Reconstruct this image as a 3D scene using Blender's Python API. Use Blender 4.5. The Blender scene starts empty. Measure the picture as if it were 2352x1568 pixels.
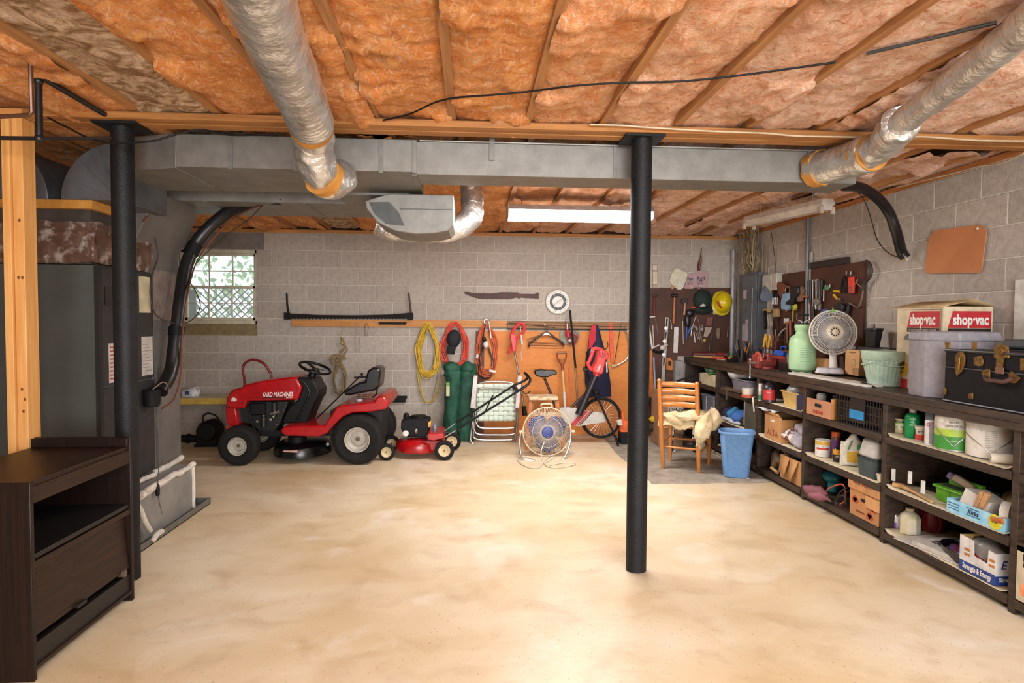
import bpy, math, random
import numpy as np
from mathutils import Vector, Matrix, Euler
random.seed(7)
RNG = np.random.RandomState(5)
scene = bpy.context.scene
col = scene.collection
# ---------------------------------------------------------------- camera
F_PX, YAW, PITCH, ROLL, CAM_H = 1410.6, 0.0663, 0.0354, 0.0064, 1.4287
DB, XR = 7.4835, 3.2932            # back wall plane y, right wall plane x
def cam_axes():
    cy, sy = math.cos(YAW), math.sin(YAW)
    f = Vector((sy*math.cos(PITCH), cy*math.cos(PITCH), -math.sin(PITCH)))
    r = Vector((cy, -sy, 0)); u = r.cross(f)
    c, s = math.cos(ROLL), math.sin(ROLL)
    return c*r+s*u, -s*r+c*u, f
CR, CU, CF = cam_axes()
cam_d = bpy.data.cameras.new('camera'); cam = bpy.data.objects.new('camera', cam_d); col.objects.link(cam)
cam_d.sensor_width = 36; cam_d.lens = F_PX*36/2352; cam_d.clip_start = .05
m = Matrix((CR, CU, -CF)).transposed().to_4x4(); m.translation = (0, 0, CAM_H); cam.matrix_world = m
scene.camera = cam
CAM = Vector((0, 0, CAM_H))
def at(x, y, X=None, Y=None, Z=None):      # where a line of sight meets a real plane of the room
    d = CF+(x-1176)/F_PX*CR-(y-784)/F_PX*CU
    t = X/d.x if X is not None else Y/d.y if Y is not None else (Z-CAM_H)/d.z
    return CAM+d*t
# ---------------------------------------------------------------- world, lights, exposure
scene.view_settings.view_transform = 'Standard'; scene.view_settings.look = 'None'
scene.view_settings.gamma = 1; scene.view_settings.exposure = 0.0
scene.view_settings.use_curve_mapping = False
w = bpy.data.worlds.new('daylight'); scene.world = w; w.use_nodes = True
bg = w.node_tree.nodes['Background']; bg.inputs[0].default_value = (.78, .92, 1, 1); bg.inputs[1].default_value = 2.8
def area(name, loc, target, sx, sy, power, colr):
    l = bpy.data.lights.new(name, 'AREA'); l.shape = 'RECTANGLE'; l.size = sx; l.size_y = sy; l.energy = power; l.color = colr
    o = bpy.data.objects.new(name, l); col.objects.link(o); o.location = loc
    o.rotation_euler = (Vector(target)-Vector(loc)).to_track_quat('-Z', 'Y').to_euler(); return o
area('rear_fill_light', (0.95, -2.9, 1.4), (0.9, 4, 1.7), 4.4, 1.9, 410, (.93, .97, 1))  # broad fill added behind the camera; that wall has no window
area('ceiling_lamp_glow', (0.9, 0.3, 2.38), (1.1, 2.2, 0), 2.6, .8, 95, (.96, .98, 1))
area('second_lamp_glow', (.4, 4.2, 2.28), (.4, 4.4, 0), .8, .3, 26, (1, .97, .94))
area('tube_light_glow', (.93, 5.33, 2.262), (.93, 5.5, 0), 1.2, .26, 62, (1, .96, .95))
# ---------------------------------------------------------------- materials
def lin(h):
    h = h.lstrip('#'); r = []
    for i in (0, 2, 4):
        c = int(h[i:i+2], 16)/255; r.append(c/12.92 if c <= .04045 else ((c+.055)/1.055)**2.4)
    return (*r, 1)
MATS = {}
def mat(name, c1, c2=None, rough=.6, metal=0, scale=6, detail=6, bump=0, bscale=40, stretch=(1, 1, 1), spec=.5,
        lo=.35, hi=.65, alpha=1, trans=0, emit=0, coat=0, rnd=0, dots=None, bstretch=None):
    if name in MATS: return MATS[name]
    mt = bpy.data.materials.new(name); mt.use_nodes = True; nt = mt.node_tree; N = nt.nodes; L = nt.links
    b = N['Principled BSDF']
    b.inputs['Roughness'].default_value = rough; b.inputs['Metallic'].default_value = metal
    b.inputs['Specular IOR Level'].default_value = spec; b.inputs['Coat Weight'].default_value = coat
    if alpha < 1: b.inputs['Alpha'].default_value = alpha
    if trans: b.inputs['Transmission Weight'].default_value = trans
    tc = N.new('ShaderNodeTexCoord'); mp = N.new('ShaderNodeMapping'); L.new(tc.outputs['Object'], mp.inputs[0]); mp.inputs['Scale'].default_value = stretch
    base = None
    if c2:
        n = N.new('ShaderNodeTexNoise'); n.inputs['Scale'].default_value = scale; n.inputs['Detail'].default_value = detail; n.inputs['Roughness'].default_value = .6
        L.new(mp.outputs[0], n.inputs['Vector'])
        r = N.new('ShaderNodeMapRange'); r.inputs['From Min'].default_value = lo; r.inputs['From Max'].default_value = hi; L.new(n.outputs['Fac'], r.inputs['Value'])
        mx = N.new('ShaderNodeMix'); mx.data_type = 'RGBA'; L.new(r.outputs[0], mx.inputs['Factor'])
        mx.inputs['A'].default_value = lin(c1); mx.inputs['B'].default_value = lin(c2); base = mx.outputs['Result']
    else: b.inputs['Base Color'].default_value = lin(c1)
    if rnd and base:
        oi = N.new('ShaderNodeObjectInfo'); mr = N.new('ShaderNodeMapRange'); L.new(oi.outputs['Random'], mr.inputs['Value'])
        mr.inputs['To Min'].default_value = 1-rnd; mr.inputs['To Max'].default_value = 1+rnd
        hs = N.new('ShaderNodeHueSaturation'); L.new(base, hs.inputs['Color']); L.new(mr.outputs[0], hs.inputs['Value']); base = hs.outputs[0]
    if dots:
        v = N.new('ShaderNodeTexVoronoi'); v.inputs['Scale'].default_value = dots; v.inputs['Randomness'].default_value = 0
        L.new(tc.outputs['Object'], v.inputs['Vector'])
        lt = N.new('ShaderNodeMath'); lt.operation = 'LESS_THAN'; lt.inputs[1].default_value = .17; L.new(v.outputs['Distance'], lt.inputs[0])
        mx2 = N.new('ShaderNodeMix'); mx2.data_type = 'RGBA'; L.new(lt.outputs[0], mx2.inputs['Factor']); L.new(base, mx2.inputs['A']); mx2.inputs['B'].default_value = (.004, .003, .002, 1); base = mx2.outputs['Result']
    if base: L.new(base, b.inputs['Base Color'])
    if bump:
        n2 = N.new('ShaderNodeTexNoise'); n2.inputs['Scale'].default_value = bscale; n2.inputs['Detail'].default_value = 5
        L.new(mp.outputs[0], n2.inputs['Vector'])
        bp = N.new('ShaderNodeBump'); bp.inputs['Strength'].default_value = bump; bp.inputs['Distance'].default_value = .01
        L.new(n2.outputs['Fac'], bp.inputs['Height']); L.new(bp.outputs[0], b.inputs['Normal'])
    if emit: b.inputs['Emission Color'].default_value = lin(c1); b.inputs['Emission Strength'].default_value = emit
    MATS[name] = mt; return mt
def C(h, rough=.55, metal=0, **k):           # plain coloured stuff with slight wear
    key = 'm_%s_%g_%g%s' % (h, rough, metal, ''.join('%s%s' % i for i in sorted(k.items())))
    if 'c2' in k: return mat(key, h, rough=rough, metal=metal, **k)
    v = int(h[:2], 16), int(h[2:4], 16), int(h[4:6], 16); d = ''.join('%02x' % max(0, int(c*.86)) for c in v)
    return mat(key, h, d, rough=rough, metal=metal, scale=k.pop('scale', 14), **k)
BLACK = C('0b0b0c', .45, spec=.3); BLACKM = C('101012', .6, spec=.25); RED = C('c4121a', .28, coat=.4); STEEL = C('b0ada8', .35, .85); CHROME = C('c5c3be', .3, .85)
RUBBER = mat('rubber', '121111', '1e1c1b', rough=.75, spec=.25, bump=.4, bscale=120)
PINE = mat('pine', 'c58a4c', 'ab7036', rough=.6, scale=3, stretch=(1, 18, 18), bump=.15, bscale=20)
PINEX = PINE
PINEY = mat('pine_y', 'b5763c', '93592a', rough=.6, scale=3, stretch=(18, 1, 18), bump=.15, bscale=20)
PINEZ = mat('pine_z', 'dba765', 'c98b48', rough=.5, scale=2.5, stretch=(16, 16, .8), bump=.1, bscale=20)
DARKW = mat('bench_wood', '402f22', '221811', rough=.5, scale=5, stretch=(3, 1, 8), bump=.25, bscale=30)
CARD = mat('cardboard', 'b98a58', 'a67646', rough=.85, scale=5, bump=.1, bscale=60)
GALV = mat('galvanised', '86837d', '76736d', rough=.5, metal=.45, scale=9, bump=.05, bscale=60)
WHITE = C('d9d6d0', .5); GREY = C('8d8b88', .5); BRASS = C('b98a3a', .3, .9)
FOIL = mat('foil', 'e0deda', 'b9b6b2', rough=.3, metal=.75, scale=9, bump=1.0, bscale=30)
# ---------------------------------------------------------------- mesh builder
class B:
    def __init__(s): s.v = []; s.f = []; s.M = Matrix()
    def at(s, loc=(0, 0, 0), rot=(0, 0, 0)): s.M = Matrix.Translation(loc) @ Euler(rot).to_matrix().to_4x4(); return s
    def add(s, vs, fs):
        n = len(s.v); s.v += [tuple(s.M @ Vector(p)) for p in vs]; s.f += [tuple(i+n for i in q) for q in fs]; return s
    def box(s, c, d, rot=None, tx=1, ty=1):      # centre, full size; tx, ty scale the top
        x, y, z = d[0]/2, d[1]/2, d[2]/2
        vs = [Vector((a*x*(tx if k > 0 else 1), b*y*(ty if k > 0 else 1), k*z)) for k in (-1, 1) for a, b in ((-1, -1), (1, -1), (1, 1), (-1, 1))]
        if rot: e = Euler(rot).to_matrix(); vs = [e @ p for p in vs]
        return s.add([p+Vector(c) for p in vs], [(3, 2, 1, 0), (4, 5, 6, 7), (0, 1, 5, 4), (1, 2, 6, 5), (2, 3, 7, 6), (3, 0, 4, 7)])
    def bb(s, x0, x1, y0, y1, z0, z1): return s.box(((x0+x1)/2, (y0+y1)/2, (z0+z1)/2), (abs(x1-x0), abs(y1-y0), abs(z1-z0)))
    def bar(s, p, q, w, t, up=(0, 0, 1)):        # rectangular bar from p to q
        p, q = Vector(p), Vector(q); d = (q-p).normalized(); a = d.cross(Vector(up))
        if a.length < 1e-4: a = d.cross(Vector((1, 0, 0)))
        a.normalize(); b = a.cross(d)
        vs = [r+a*i*w/2+b*j*t/2 for r in (p, q) for i, j in ((-1, -1), (1, -1), (1, 1), (-1, 1))]
        return s.add(vs, [(0, 1, 2, 3), (7, 6, 5, 4), (4, 5, 1, 0), (5, 6, 2, 1), (6, 7, 3, 2), (7, 4, 0, 3)])
    def tube(s, pts, r, n=8, closed=False, caps=True, flat=1):
        P = [Vector(p) for p in pts]; k = len(P); rs = r if isinstance(r, (list, tuple)) else [r]*k
        ts = []
        for i in range(k):
            a = P[(i-1) % k] if (i > 0 or closed) else P[i]; b = P[(i+1) % k] if (i < k-1 or closed) else P[i]
            t = b-a; ts.append(t.normalized() if t.length > 1e-9 else Vector((0, 0, 1)))
        u = ts[0].orthogonal().normalized(); vs = []
        for i in range(k):
            u = u-ts[i]*u.dot(ts[i]); u = u.normalized() if u.length > 1e-6 else ts[i].orthogonal().normalized(); v = ts[i].cross(u)
            for j in range(n):
                a = 2*math.pi*j/n; vs.append(P[i]+rs[i]*(u*math.cos(a)+v*math.sin(a)*flat))
        fs = [(i*n+j, i*n+(j+1) % n, ((i+1) % k)*n+(j+1) % n, ((i+1) % k)*n+j) for i in range(k if closed else k-1) for j in range(n)]
        if caps and not closed: fs += [tuple(range(n))[::-1], tuple((k-1)*n+j for j in range(n))]
        return s.add(vs, fs)
    def cyl(s, p, q, r, r2=None, n=20): return s.tube([p, q], [r, r if r2 is None else r2], n)
    def lathe(s, prof, c=(0, 0, 0), n=28, sx=1, sy=1, rot=None, cap=True):   # profile [(r, z)], revolved about z
        e = Euler(rot).to_matrix() if rot else Matrix.Identity(3); vs = []
        for r, z in prof:
            r = max(r, 1e-4)
            for j in range(n):
                a = 2*math.pi*j/n; vs.append(e @ Vector((r*math.cos(a)*sx, r*math.sin(a)*sy, z))+Vector(c))
        k = len(prof)
        fs = [(i*n+j, i*n+(j+1) % n, (i+1)*n+(j+1) % n, (i+1)*n+j) for i in range(k-1) for j in range(n)]
        if cap: fs += [tuple(range(n))[::-1], tuple((k-1)*n+j for j in range(n))]
        return s.add(vs, fs)
    def prism(s, poly, lo, hi, axis='y', scale_hi=1):
        k = len(poly); cx = sum(p[0] for p in poly)/k; cy = sum(p[1] for p in poly)/k
        def pt(a, b, c): return {'y': (a, c, b), 'x': (c, a, b), 'z': (a, b, c)}[axis]
        vs = [pt(a, b, lo) for a, b in poly]+[pt(cx+(a-cx)*scale_hi, cy+(b-cy)*scale_hi, hi) for a, b in poly]
        return s.add(vs, [tuple(range(k))[::-1], tuple(range(k, 2*k))]+[(i, (i+1) % k, k+(i+1) % k, k+i) for i in range(k)])
    def loft(s, rings, caps=True, closed=True):
        n = len(rings[0]); vs = [p for r in rings for p in r]
        fs = [(i*n+j, i*n+(j+1) % n, (i+1)*n+(j+1) % n, (i+1)*n+j) for i in range(len(rings)-1) for j in range(n if closed else n-1)]
        if caps: fs += [tuple(range(n))[::-1], tuple((len(rings)-1)*n+j for j in range(n))]
        return s.add(vs, fs)
    def torus(s, c, R, r, rot=(0, 0, 0), n=32, k=8, sy=1, a0=0, a1=None):
        e = Euler(rot).to_matrix(); full = a1 is None; a1 = 2*math.pi if full else a1
        pts = [e @ Vector((R*math.cos(a0+(a1-a0)*i/n), R*sy*math.sin(a0+(a1-a0)*i/n), 0))+Vector(c) for i in range(n if full else n+1)]
        return s.tube(pts, r, k, closed=full)
    def ball(s, c, r, n=14, rot=None):
        r = (r, r, r) if not isinstance(r, (tuple, list)) else r
        e = Euler(rot).to_matrix() if rot else Matrix.Identity(3); m = max(6, n//2); vs = []
        for i in range(m+1):
            t = math.pi*i/m
            for j in range(n):
                a = 2*math.pi*j/n; vs.append(e @ Vector((r[0]*max(math.sin(t), .001)*math.cos(a), r[1]*max(math.sin(t), .001)*math.sin(a), -r[2]*math.cos(t)))+Vector(c))
        return s.add(vs, [(i*n+j, i*n+(j+1) % n, (i+1)*n+(j+1) % n, (i+1)*n+j) for i in range(m) for j in range(n)])
    def grid(s, fn, nu, nv):
        vs = [fn(i/nu, j/nv) for i in range(nu+1) for j in range(nv+1)]
        return s.add(vs, [(i*(nv+1)+j, (i+1)*(nv+1)+j, (i+1)*(nv+1)+j+1, i*(nv+1)+j+1) for i in range(nu) for j in range(nv)])
    def noise(s, amp, freq=8, seed=0):           # lumpy displacement in place
        from mathutils import noise as mn
        for i, p in enumerate(s.v):
            q = Vector(p)*freq+Vector((seed*3.1, seed*1.7, seed)); s.v[i] = tuple(Vector(p)+mn.noise_vector(q)*amp)
        return s
def mesh(name, b, m, smooth=True, ang=35):
    me = bpy.data.meshes.new(name); me.from_pydata(b.v, [], b.f); me.validate()
    if m: me.materials.append(m)
    if smooth:
        me.polygons.foreach_set('use_smooth', [True]*len(me.polygons)); me.set_sharp_from_angle(angle=math.radians(ang))
    return me
def link(name, me, parent=None, bev=0, solid=0, sub=0):
    o = bpy.data.objects.new(name, me); col.objects.link(o)
    if parent: o.parent = parent
    if solid: q = o.modifiers.new('thick', 'SOLIDIFY'); q.thickness = solid
    if sub: q = o.modifiers.new('sub', 'SUBSURF'); q.levels = sub; q.render_levels = sub
    if bev: q = o.modifiers.new('bevel', 'BEVEL'); q.width = bev; q.segments = 2; q.limit_method = 'ANGLE'; q.angle_limit = math.radians(40)
    return o
def P(name, b, m, parent=None, label=None, bev=0, kind=None, ang=35, **k):
    o = link(name, mesh(name, b, m, ang=ang), parent, bev, **k)
    if label: o['label'] = label
    if kind: o['kind'] = kind
    return o
def T(name, label, cat, loc=(0, 0, 0), rz=0, group=None, rot=None):
    o = bpy.data.objects.new(name, None); col.objects.link(o); o.location = loc; o.rotation_euler = rot or (0, 0, rz); o.empty_display_size = .05
    o['label'] = label; o['category'] = cat
    if group: o['group'] = group
    return o
def S(name, label, cat, b, m, group=None, **k):          # a thing of one mesh
    o = P(name, b, m, label=label, **k); o['category'] = cat
    if group: o['group'] = group
    return o
def dup(o, label=None, loc=None, rz=None, parent=None):
    c = o.copy(); col.objects.link(c)
    if parent: c.parent = parent
    for ch in o.children: dup(ch, parent=c)
    if label: c['label'] = label
    if loc is not None: c.location = loc
    if rz is not None: c.rotation_euler.z = rz
    return c
def text(s, size, m, loc, rot, parent, ext=.0004, sx=1, align='CENTER', bold=0, shear=0, name='lettering', fit=None):
    cu = bpy.data.curves.new(name, 'FONT'); cu.body = s; cu.size = size; cu.extrude = ext; cu.align_x = align; cu.align_y = 'CENTER'; cu.offset = bold; cu.shear = shear
    cu.resolution_u = 3
    o = bpy.data.objects.new('tmp', cu); me = bpy.data.meshes.new_from_object(o); bpy.data.objects.remove(o); bpy.data.curves.remove(cu)
    me.materials.clear(); me.materials.append(m)
    if fit: xs = [v.co.x for v in me.vertices]; sx = fit/(max(xs)-min(xs))
    o = bpy.data.objects.new(name, me); col.objects.link(o); o.parent = parent; o.location = loc; o.rotation_euler = rot; o.scale = (sx, 1, 1); return o
FR = (math.pi/2, 0, 0)                # text facing -y
FL = (math.pi/2, 0, -math.pi/2)       # text facing -x
FX = (math.pi/2, 0, math.pi/2)        # text facing +x
def smooth(pts, n=6, closed=False):   # Catmull-Rom
    P_ = [Vector(p) for p in pts]; k = len(P_); out = []
    for i in range(k if closed else k-1):
        a = P_[(i-1) % k] if closed or i else P_[0]*2-P_[1]; b = P_[i]; c = P_[(i+1) % k]
        d = P_[(i+2) % k] if closed or i < k-2 else P_[-1]*2-P_[-2]
        for j in range(n):
            t = j/n; out.append(.5*((2*b)+(c-a)*t+(2*a-5*b+4*c-d)*t*t+(3*b-a-3*c+d)*t**3))
    if not closed: out.append(P_[-1])
    return out
def rrect(w_, h_, r, n=4, cx=0, cy=0):
    out = []
    for sx, sy, a0 in ((1, 1, 0), (-1, 1, 90), (-1, -1, 180), (1, -1, 270)):
        for i in range(n+1):
            a = math.radians(a0+90*i/n); out.append((cx+sx*(w_/2-r)+r*math.cos(a), cy+sy*(h_/2-r)+r*math.sin(a)))
    return out
# ---------------------------------------------------------------- the room
def floor_mat():
    mt = bpy.data.materials.new('concrete_floor'); mt.use_nodes = True; nt = mt.node_tree; N = nt.nodes; L = nt.links; b = N['Principled BSDF']
    tc = N.new('ShaderNodeTexCoord')
    def noise(sc, det, st=(1, 1, 1), dist=0):
        mp = N.new('ShaderNodeMapping'); mp.inputs['Scale'].default_value = st; L.new(tc.outputs['Object'], mp.inputs[0])
        n = N.new('ShaderNodeTexNoise'); n.inputs['Scale'].default_value = sc; n.inputs['Detail'].default_value = det; n.inputs['Distortion'].default_value = dist; L.new(mp.outputs[0], n.inputs['Vector']); return n.outputs['Fac']
    def ramp(v, lo, hi):
        r = N.new('ShaderNodeMapRange'); r.inputs['From Min'].default_value = lo; r.inputs['From Max'].default_value = hi; L.new(v, r.inputs['Value']); return r.outputs[0]
    def mix(f, a, c, amt=1):
        if amt < 1: q = N.new('ShaderNodeMath'); q.operation = 'MULTIPLY'; q.inputs[1].default_value = amt; L.new(f, q.inputs[0]); f = q.outputs[0]
        x = N.new('ShaderNodeMix'); x.data_type = 'RGBA'; L.new(f, x.inputs['Factor'])
        if isinstance(a, str): x.inputs['A'].default_value = lin(a)
        else: L.new(a, x.inputs['A'])
        x.inputs['B'].default_value = lin(c); return x.outputs['Result']
    c = mix(ramp(noise(1.1, 8, (1, 1.3, 1), .4), .36, .66), 'dccdb2', 'cdb791')
    c = mix(ramp(noise(2.6, 9, (1, 1.5, 1), .7), .52, .76), c, 'a98557', .45)
    c = mix(ramp(noise(2.2, 8, (1, 1, 1), .8), .58, .75), c, 'e8e3da', .6)
    c = mix(ramp(noise(5, 8, (1, 1, 1), .3), .56, .78), c, '9a7850', .32)
    c = mix(ramp(noise(.55, 4, (1, 1, 1), .6), .50, .70), c, 'b5925f', .4)
    c = mix(ramp(noise(70, 2), .66, .72), c, '6b5238', .5)
    L.new(c, b.inputs['Base Color'])
    r = ramp(noise(4, 6), .3, .7); rr = N.new('ShaderNodeMapRange'); rr.inputs['To Min'].default_value = .30; rr.inputs['To Max'].default_value = .5; L.new(r, rr.inputs['Value']); L.new(rr.outputs[0], b.inputs['Roughness'])
    bp = N.new('ShaderNodeBump'); bp.inputs['Strength'].default_value = .12; bp.inputs['Distance'].default_value = .01; L.new(noise(25, 6), bp.inputs['Height']); L.new(bp.outputs[0], b.inputs['Normal'])
    return mt
XL, YF = -4.6, -3.2
P('floor', B().bb(XL-.2, XR+.2, YF-.2, DB+.2, -.1, 0), floor_mat(), kind='structure')
BLOCKM = mat('block', 'b8afa4', '9c9288', rough=.9, scale=22, detail=8, bump=.5, bscale=160, rnd=.08, lo=.25, hi=.75)
MORTAR = mat('mortar', 'cdc5ba', 'b8b0a5', rough=.9, scale=30, bump=.3, bscale=90)
SUB = mat('subfloor', '4a3424', '3a281b', rough=.9)
MH = .2032; MW = .4064
bw = B(); wx0, wx1, wz0, wz1 = -3.43, -2.542, 1.2192, 2.2352
bw.bb(XL-.2, wx0, DB+.006, DB+.2, 0, 2.44).bb(wx1, XR+.2, DB+.006, DB+.2, 0, 2.44).bb(wx0, wx1, DB+.006, DB+.2, 0, wz0).bb(wx0, wx1, DB+.006, DB+.2, wz1, 2.44)
wall_back = P('wall_back', bw, MORTAR, kind='structure')
wall_right = P('wall_right', B().bb(XR+.006, XR+.2, YF-.2, DB+.2, 0, 2.44), MORTAR, kind='structure')
PLAINB = mat('block_plain', 'a79e93', '938a80', rough=.9, scale=4, bump=.3)
P('wall_left', B().bb(XL-.2, XL, YF-.2, DB+.2, 0, 2.44), PLAINB, kind='structure')
P('wall_front', B().bb(XL-.2, XR+.2, YF-.2, YF, 0, 2.44), PLAINB, kind='structure')
cache = {}
def block_mesh(wd, side):
    k = (round(wd, 2), side)
    if k in cache: return cache[k]
    w2, h2, c, dp = wd/2, (MH-.009)/2, .004, .014
    ring = [(-w2, -h2), (w2, -h2), (w2, h2), (-w2, h2)]; inner = [(-w2+c, -h2+c), (w2-c, -h2+c), (w2-c, h2-c), (-w2+c, h2-c)]
    if side == 'b': f = lambda a, z, d: (a, d, z)
    else: f = lambda a, z, d: (d, -a, z)
    vs = [f(a, z, dp) for a, z in ring]+[f(a, z, c) for a, z in ring]+[f(a, z, 0) for a, z in inner]
    fs = [(0, 1, 5, 4), (1, 2, 6, 5), (2, 3, 7, 6), (3, 0, 4, 7), (4, 5, 9, 8), (5, 6, 10, 9), (6, 7, 11, 10), (7, 4, 8, 11), (8, 9, 10, 11)]
    cache[k] = mesh('block', B().add(vs, fs), BLOCKM, smooth=False); return cache[k]
def lay(par, side, lo, hi, base):
    for r in range(12):
        off = base+(0 if (r % 2 == (1 if side == 'b' else 0)) else MW/2)
        i0 = math.floor((lo-off)/MW)-1; zc = (r+.5)*MH
        for i in range(i0, i0+40):
            a, b_ = off+i*MW, off+(i+1)*MW
            segs = [(max(a, lo), min(b_, hi))]
            if side == 'b' and wz0-.01 < zc < wz1+.0: segs = [(max(a, lo), min(b_, hi, wx0)), (max(a, lo, wx1), min(b_, hi))]
            if side == 'b' and r == 11: segs = [(max(a, lo, -2.449), min(b_, hi))]
            for s0, s1 in segs:
                if s1-s0 < .06: continue
                o = link('block', block_mesh(s1-s0-.009, side), par)
                cm = (s0+s1)/2; dj = random.uniform(-.0008, .0008)
                o.location = (cm, DB+dj, zc) if side == 'b' else (XR+dj, cm, zc)
lay(wall_back, 'b', -3.95, XR, -2.1611)
lay(wall_right, 'r', 3.3, DB, 5.626-10*MW)
P('lintel', B().bb(-3.95, -2.453, DB-.001, DB+.02, 2.2392, 2.437).noise(.0012, 30), mat('lintel_concrete', '6f6864', '857e79', rough=.95, scale=5, bump=.6, bscale=70), wall_back, label='dark grey cast concrete lintel above the window')
PL = B().bb(-4.6, XR, DB+.0, DB+.14, 2.44, 2.482)
P('trim_1', PL, PINE, kind='structure'); P('trim_2', B().bb(XR+.0, XR+.14, YF, DB, 2.44, 2.482), PINEY, kind='structure')
P('trim_3', B().bb(-4.6, XR+.2, DB+.11, DB+.15, 2.482, 2.73).bb(XR+.1, XR+.14, YF, DB, 2.482, 2.73), SUB, kind='structure')
ceiling = P('ceiling', B().bb(XL-.2, XR+.2, YF-.2, DB+.2, 2.73, 2.8), SUB, kind='structure')
P('trim_4', B().bb(XL-.2, XR+.2, YF-.2, YF, 2.44, 2.73).bb(XL-.2, XL, YF, DB, 2.44, 2.73), SUB, kind='structure')
# joists (front run ends over the beam; the back run laps them)
JM = mat('joist_wood', 'b98450', '94633a', rough=.65, scale=2.2, stretch=(14, .8, 5), bump=.25, bscale=18, rnd=.12)
jx = [-.512+.4064*k for k in range(-10, 10)]
jm1 = mesh('joist', B().bb(-.019, .019, 0, 6.75, 0, .235), JM, smooth=False); jm2 = mesh('joist', B().bb(-.019, .019, 0, 4.1, 0, .235), JM, smooth=False)
for x in jx:
    if x < XL+.03 or x > XR-.03: continue
    o = link('joist', jm1, ceiling); o.location = (x, YF, 2.49)
    o = link('joist', jm2, ceiling); o.location = (x+.045, 3.42, 2.487)
def batt_mat():
    mt = bpy.data.materials.new('glass_wool'); mt.use_nodes = True; nt = mt.node_tree; N = nt.nodes; L = nt.links; b = N['Principled BSDF']; b.inputs['Roughness'].default_value = .95; b.inputs['Specular IOR Level'].default_value = .15
    tc = N.new('ShaderNodeTexCoord'); oi = N.new('ShaderNodeObjectInfo')
    ad = N.new('ShaderNodeVectorMath'); ad.operation = 'ADD'; L.new(tc.outputs['Object'], ad.inputs[0]); L.new(oi.outputs['Location'], ad.inputs[1])
    def noise(sc, det, dist, st=(1, 1, 1)):
        mp = N.new('ShaderNodeMapping'); mp.inputs['Scale'].default_value = st; L.new(ad.outputs[0], mp.inputs[0])
        n = N.new('ShaderNodeTexNoise'); n.inputs['Scale'].default_value = sc; n.inputs['Detail'].default_value = det; n.inputs['Distortion'].default_value = dist*1.5; n.inputs['Roughness'].default_value = .66; L.new(mp.outputs[0], n.inputs['Vector']); return n.outputs['Fac']
    def ramp(v, lo, hi):
        r = N.new('ShaderNodeMapRange'); r.inputs['From Min'].default_value = lo; r.inputs['From Max'].default_value = hi; L.new(v, r.inputs['Value']); return r.outputs[0]
    def mix(f, a, c):
        x = N.new('ShaderNodeMix'); x.data_type = 'RGBA'; L.new(f, x.inputs['Factor'])
        for k_, v in (('A', a), ('B', c)):
            if isinstance(v, str): x.inputs[k_].default_value = lin(v)
            else: L.new(v, x.inputs[k_])
        return x.outputs['Result']
    # pinker batts at right; the deeper orange at left also paints in weaker light
    sx = N.new('ShaderNodeSeparateXYZ'); L.new(oi.outputs['Location'], sx.inputs[0])
    side = ramp(sx.outputs['X'], .2, 1.6)
    a = mix(side, 'd3803f', 'd6a184'); c = mix(side, 'e2a468', 'ead0bd')
    base = mix(ramp(noise(4.5, 9, 1.5, (1.2, .8, 1)), .36, .66), a, c)
    base = mix(ramp(noise(11, 8, 2.2), .50, .70), base, 'bf7040')
    fluff = ramp(noise(6, 8, 1.6), .60, .78); base = mix(fluff, base, 'efd9c4')
    fib = ramp(noise(17, 10, 2.6, (1, .45, 1)), .52, .68); f2 = N.new('ShaderNodeMath'); f2.operation = 'MULTIPLY'; f2.inputs[1].default_value = .55; L.new(fib, f2.inputs[0]); base = mix(f2.outputs[0], base, 'f1dac4')
    pit = ramp(noise(8, 9, 2.0), .60, .74); base = mix(pit, base, 'a0603a')
    dust = noise(2.3, 6, 1)
    q = N.new('ShaderNodeMath'); q.operation = 'MULTIPLY'; L.new(ramp(dust, .48, .68), q.inputs[0]); q.inputs[1].default_value = .5
    base = mix(q.outputs[0], base, '8a5a3c')
    # the dusty grey-brown batt third from the left
    gt = N.new('ShaderNodeMath'); gt.operation = 'COMPARE'; gt.inputs[1].default_value = GREYBAY; gt.inputs[2].default_value = .1; L.new(sx.outputs['X'], gt.inputs[0])
    g2 = mix(ramp(noise(7, 9, 1.5), .42, .62), '8b6a4a', 'd6b99c'); base = mix(gt.outputs[0], base, g2)
    L.new(base, b.inputs['Base Color'])
    bp = N.new('ShaderNodeBump'); bp.inputs['Strength'].default_value = .9; bp.inputs['Distance'].default_value = .010; L.new(noise(34, 8, 1.5), bp.inputs['Height']); L.new(bp.outputs[0], b.inputs['Normal'])
    return mt
from mathutils import noise as mn
jj = [x for x in jx if XL+.03 < x < XR-.03]; bays = [(XL, jj[0])]+list(zip(jj, jj[1:]))+[(jj[-1], XR+.1)]
GREYBAY = (jx[7]+jx[8])/2
BM = batt_mat()
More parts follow.
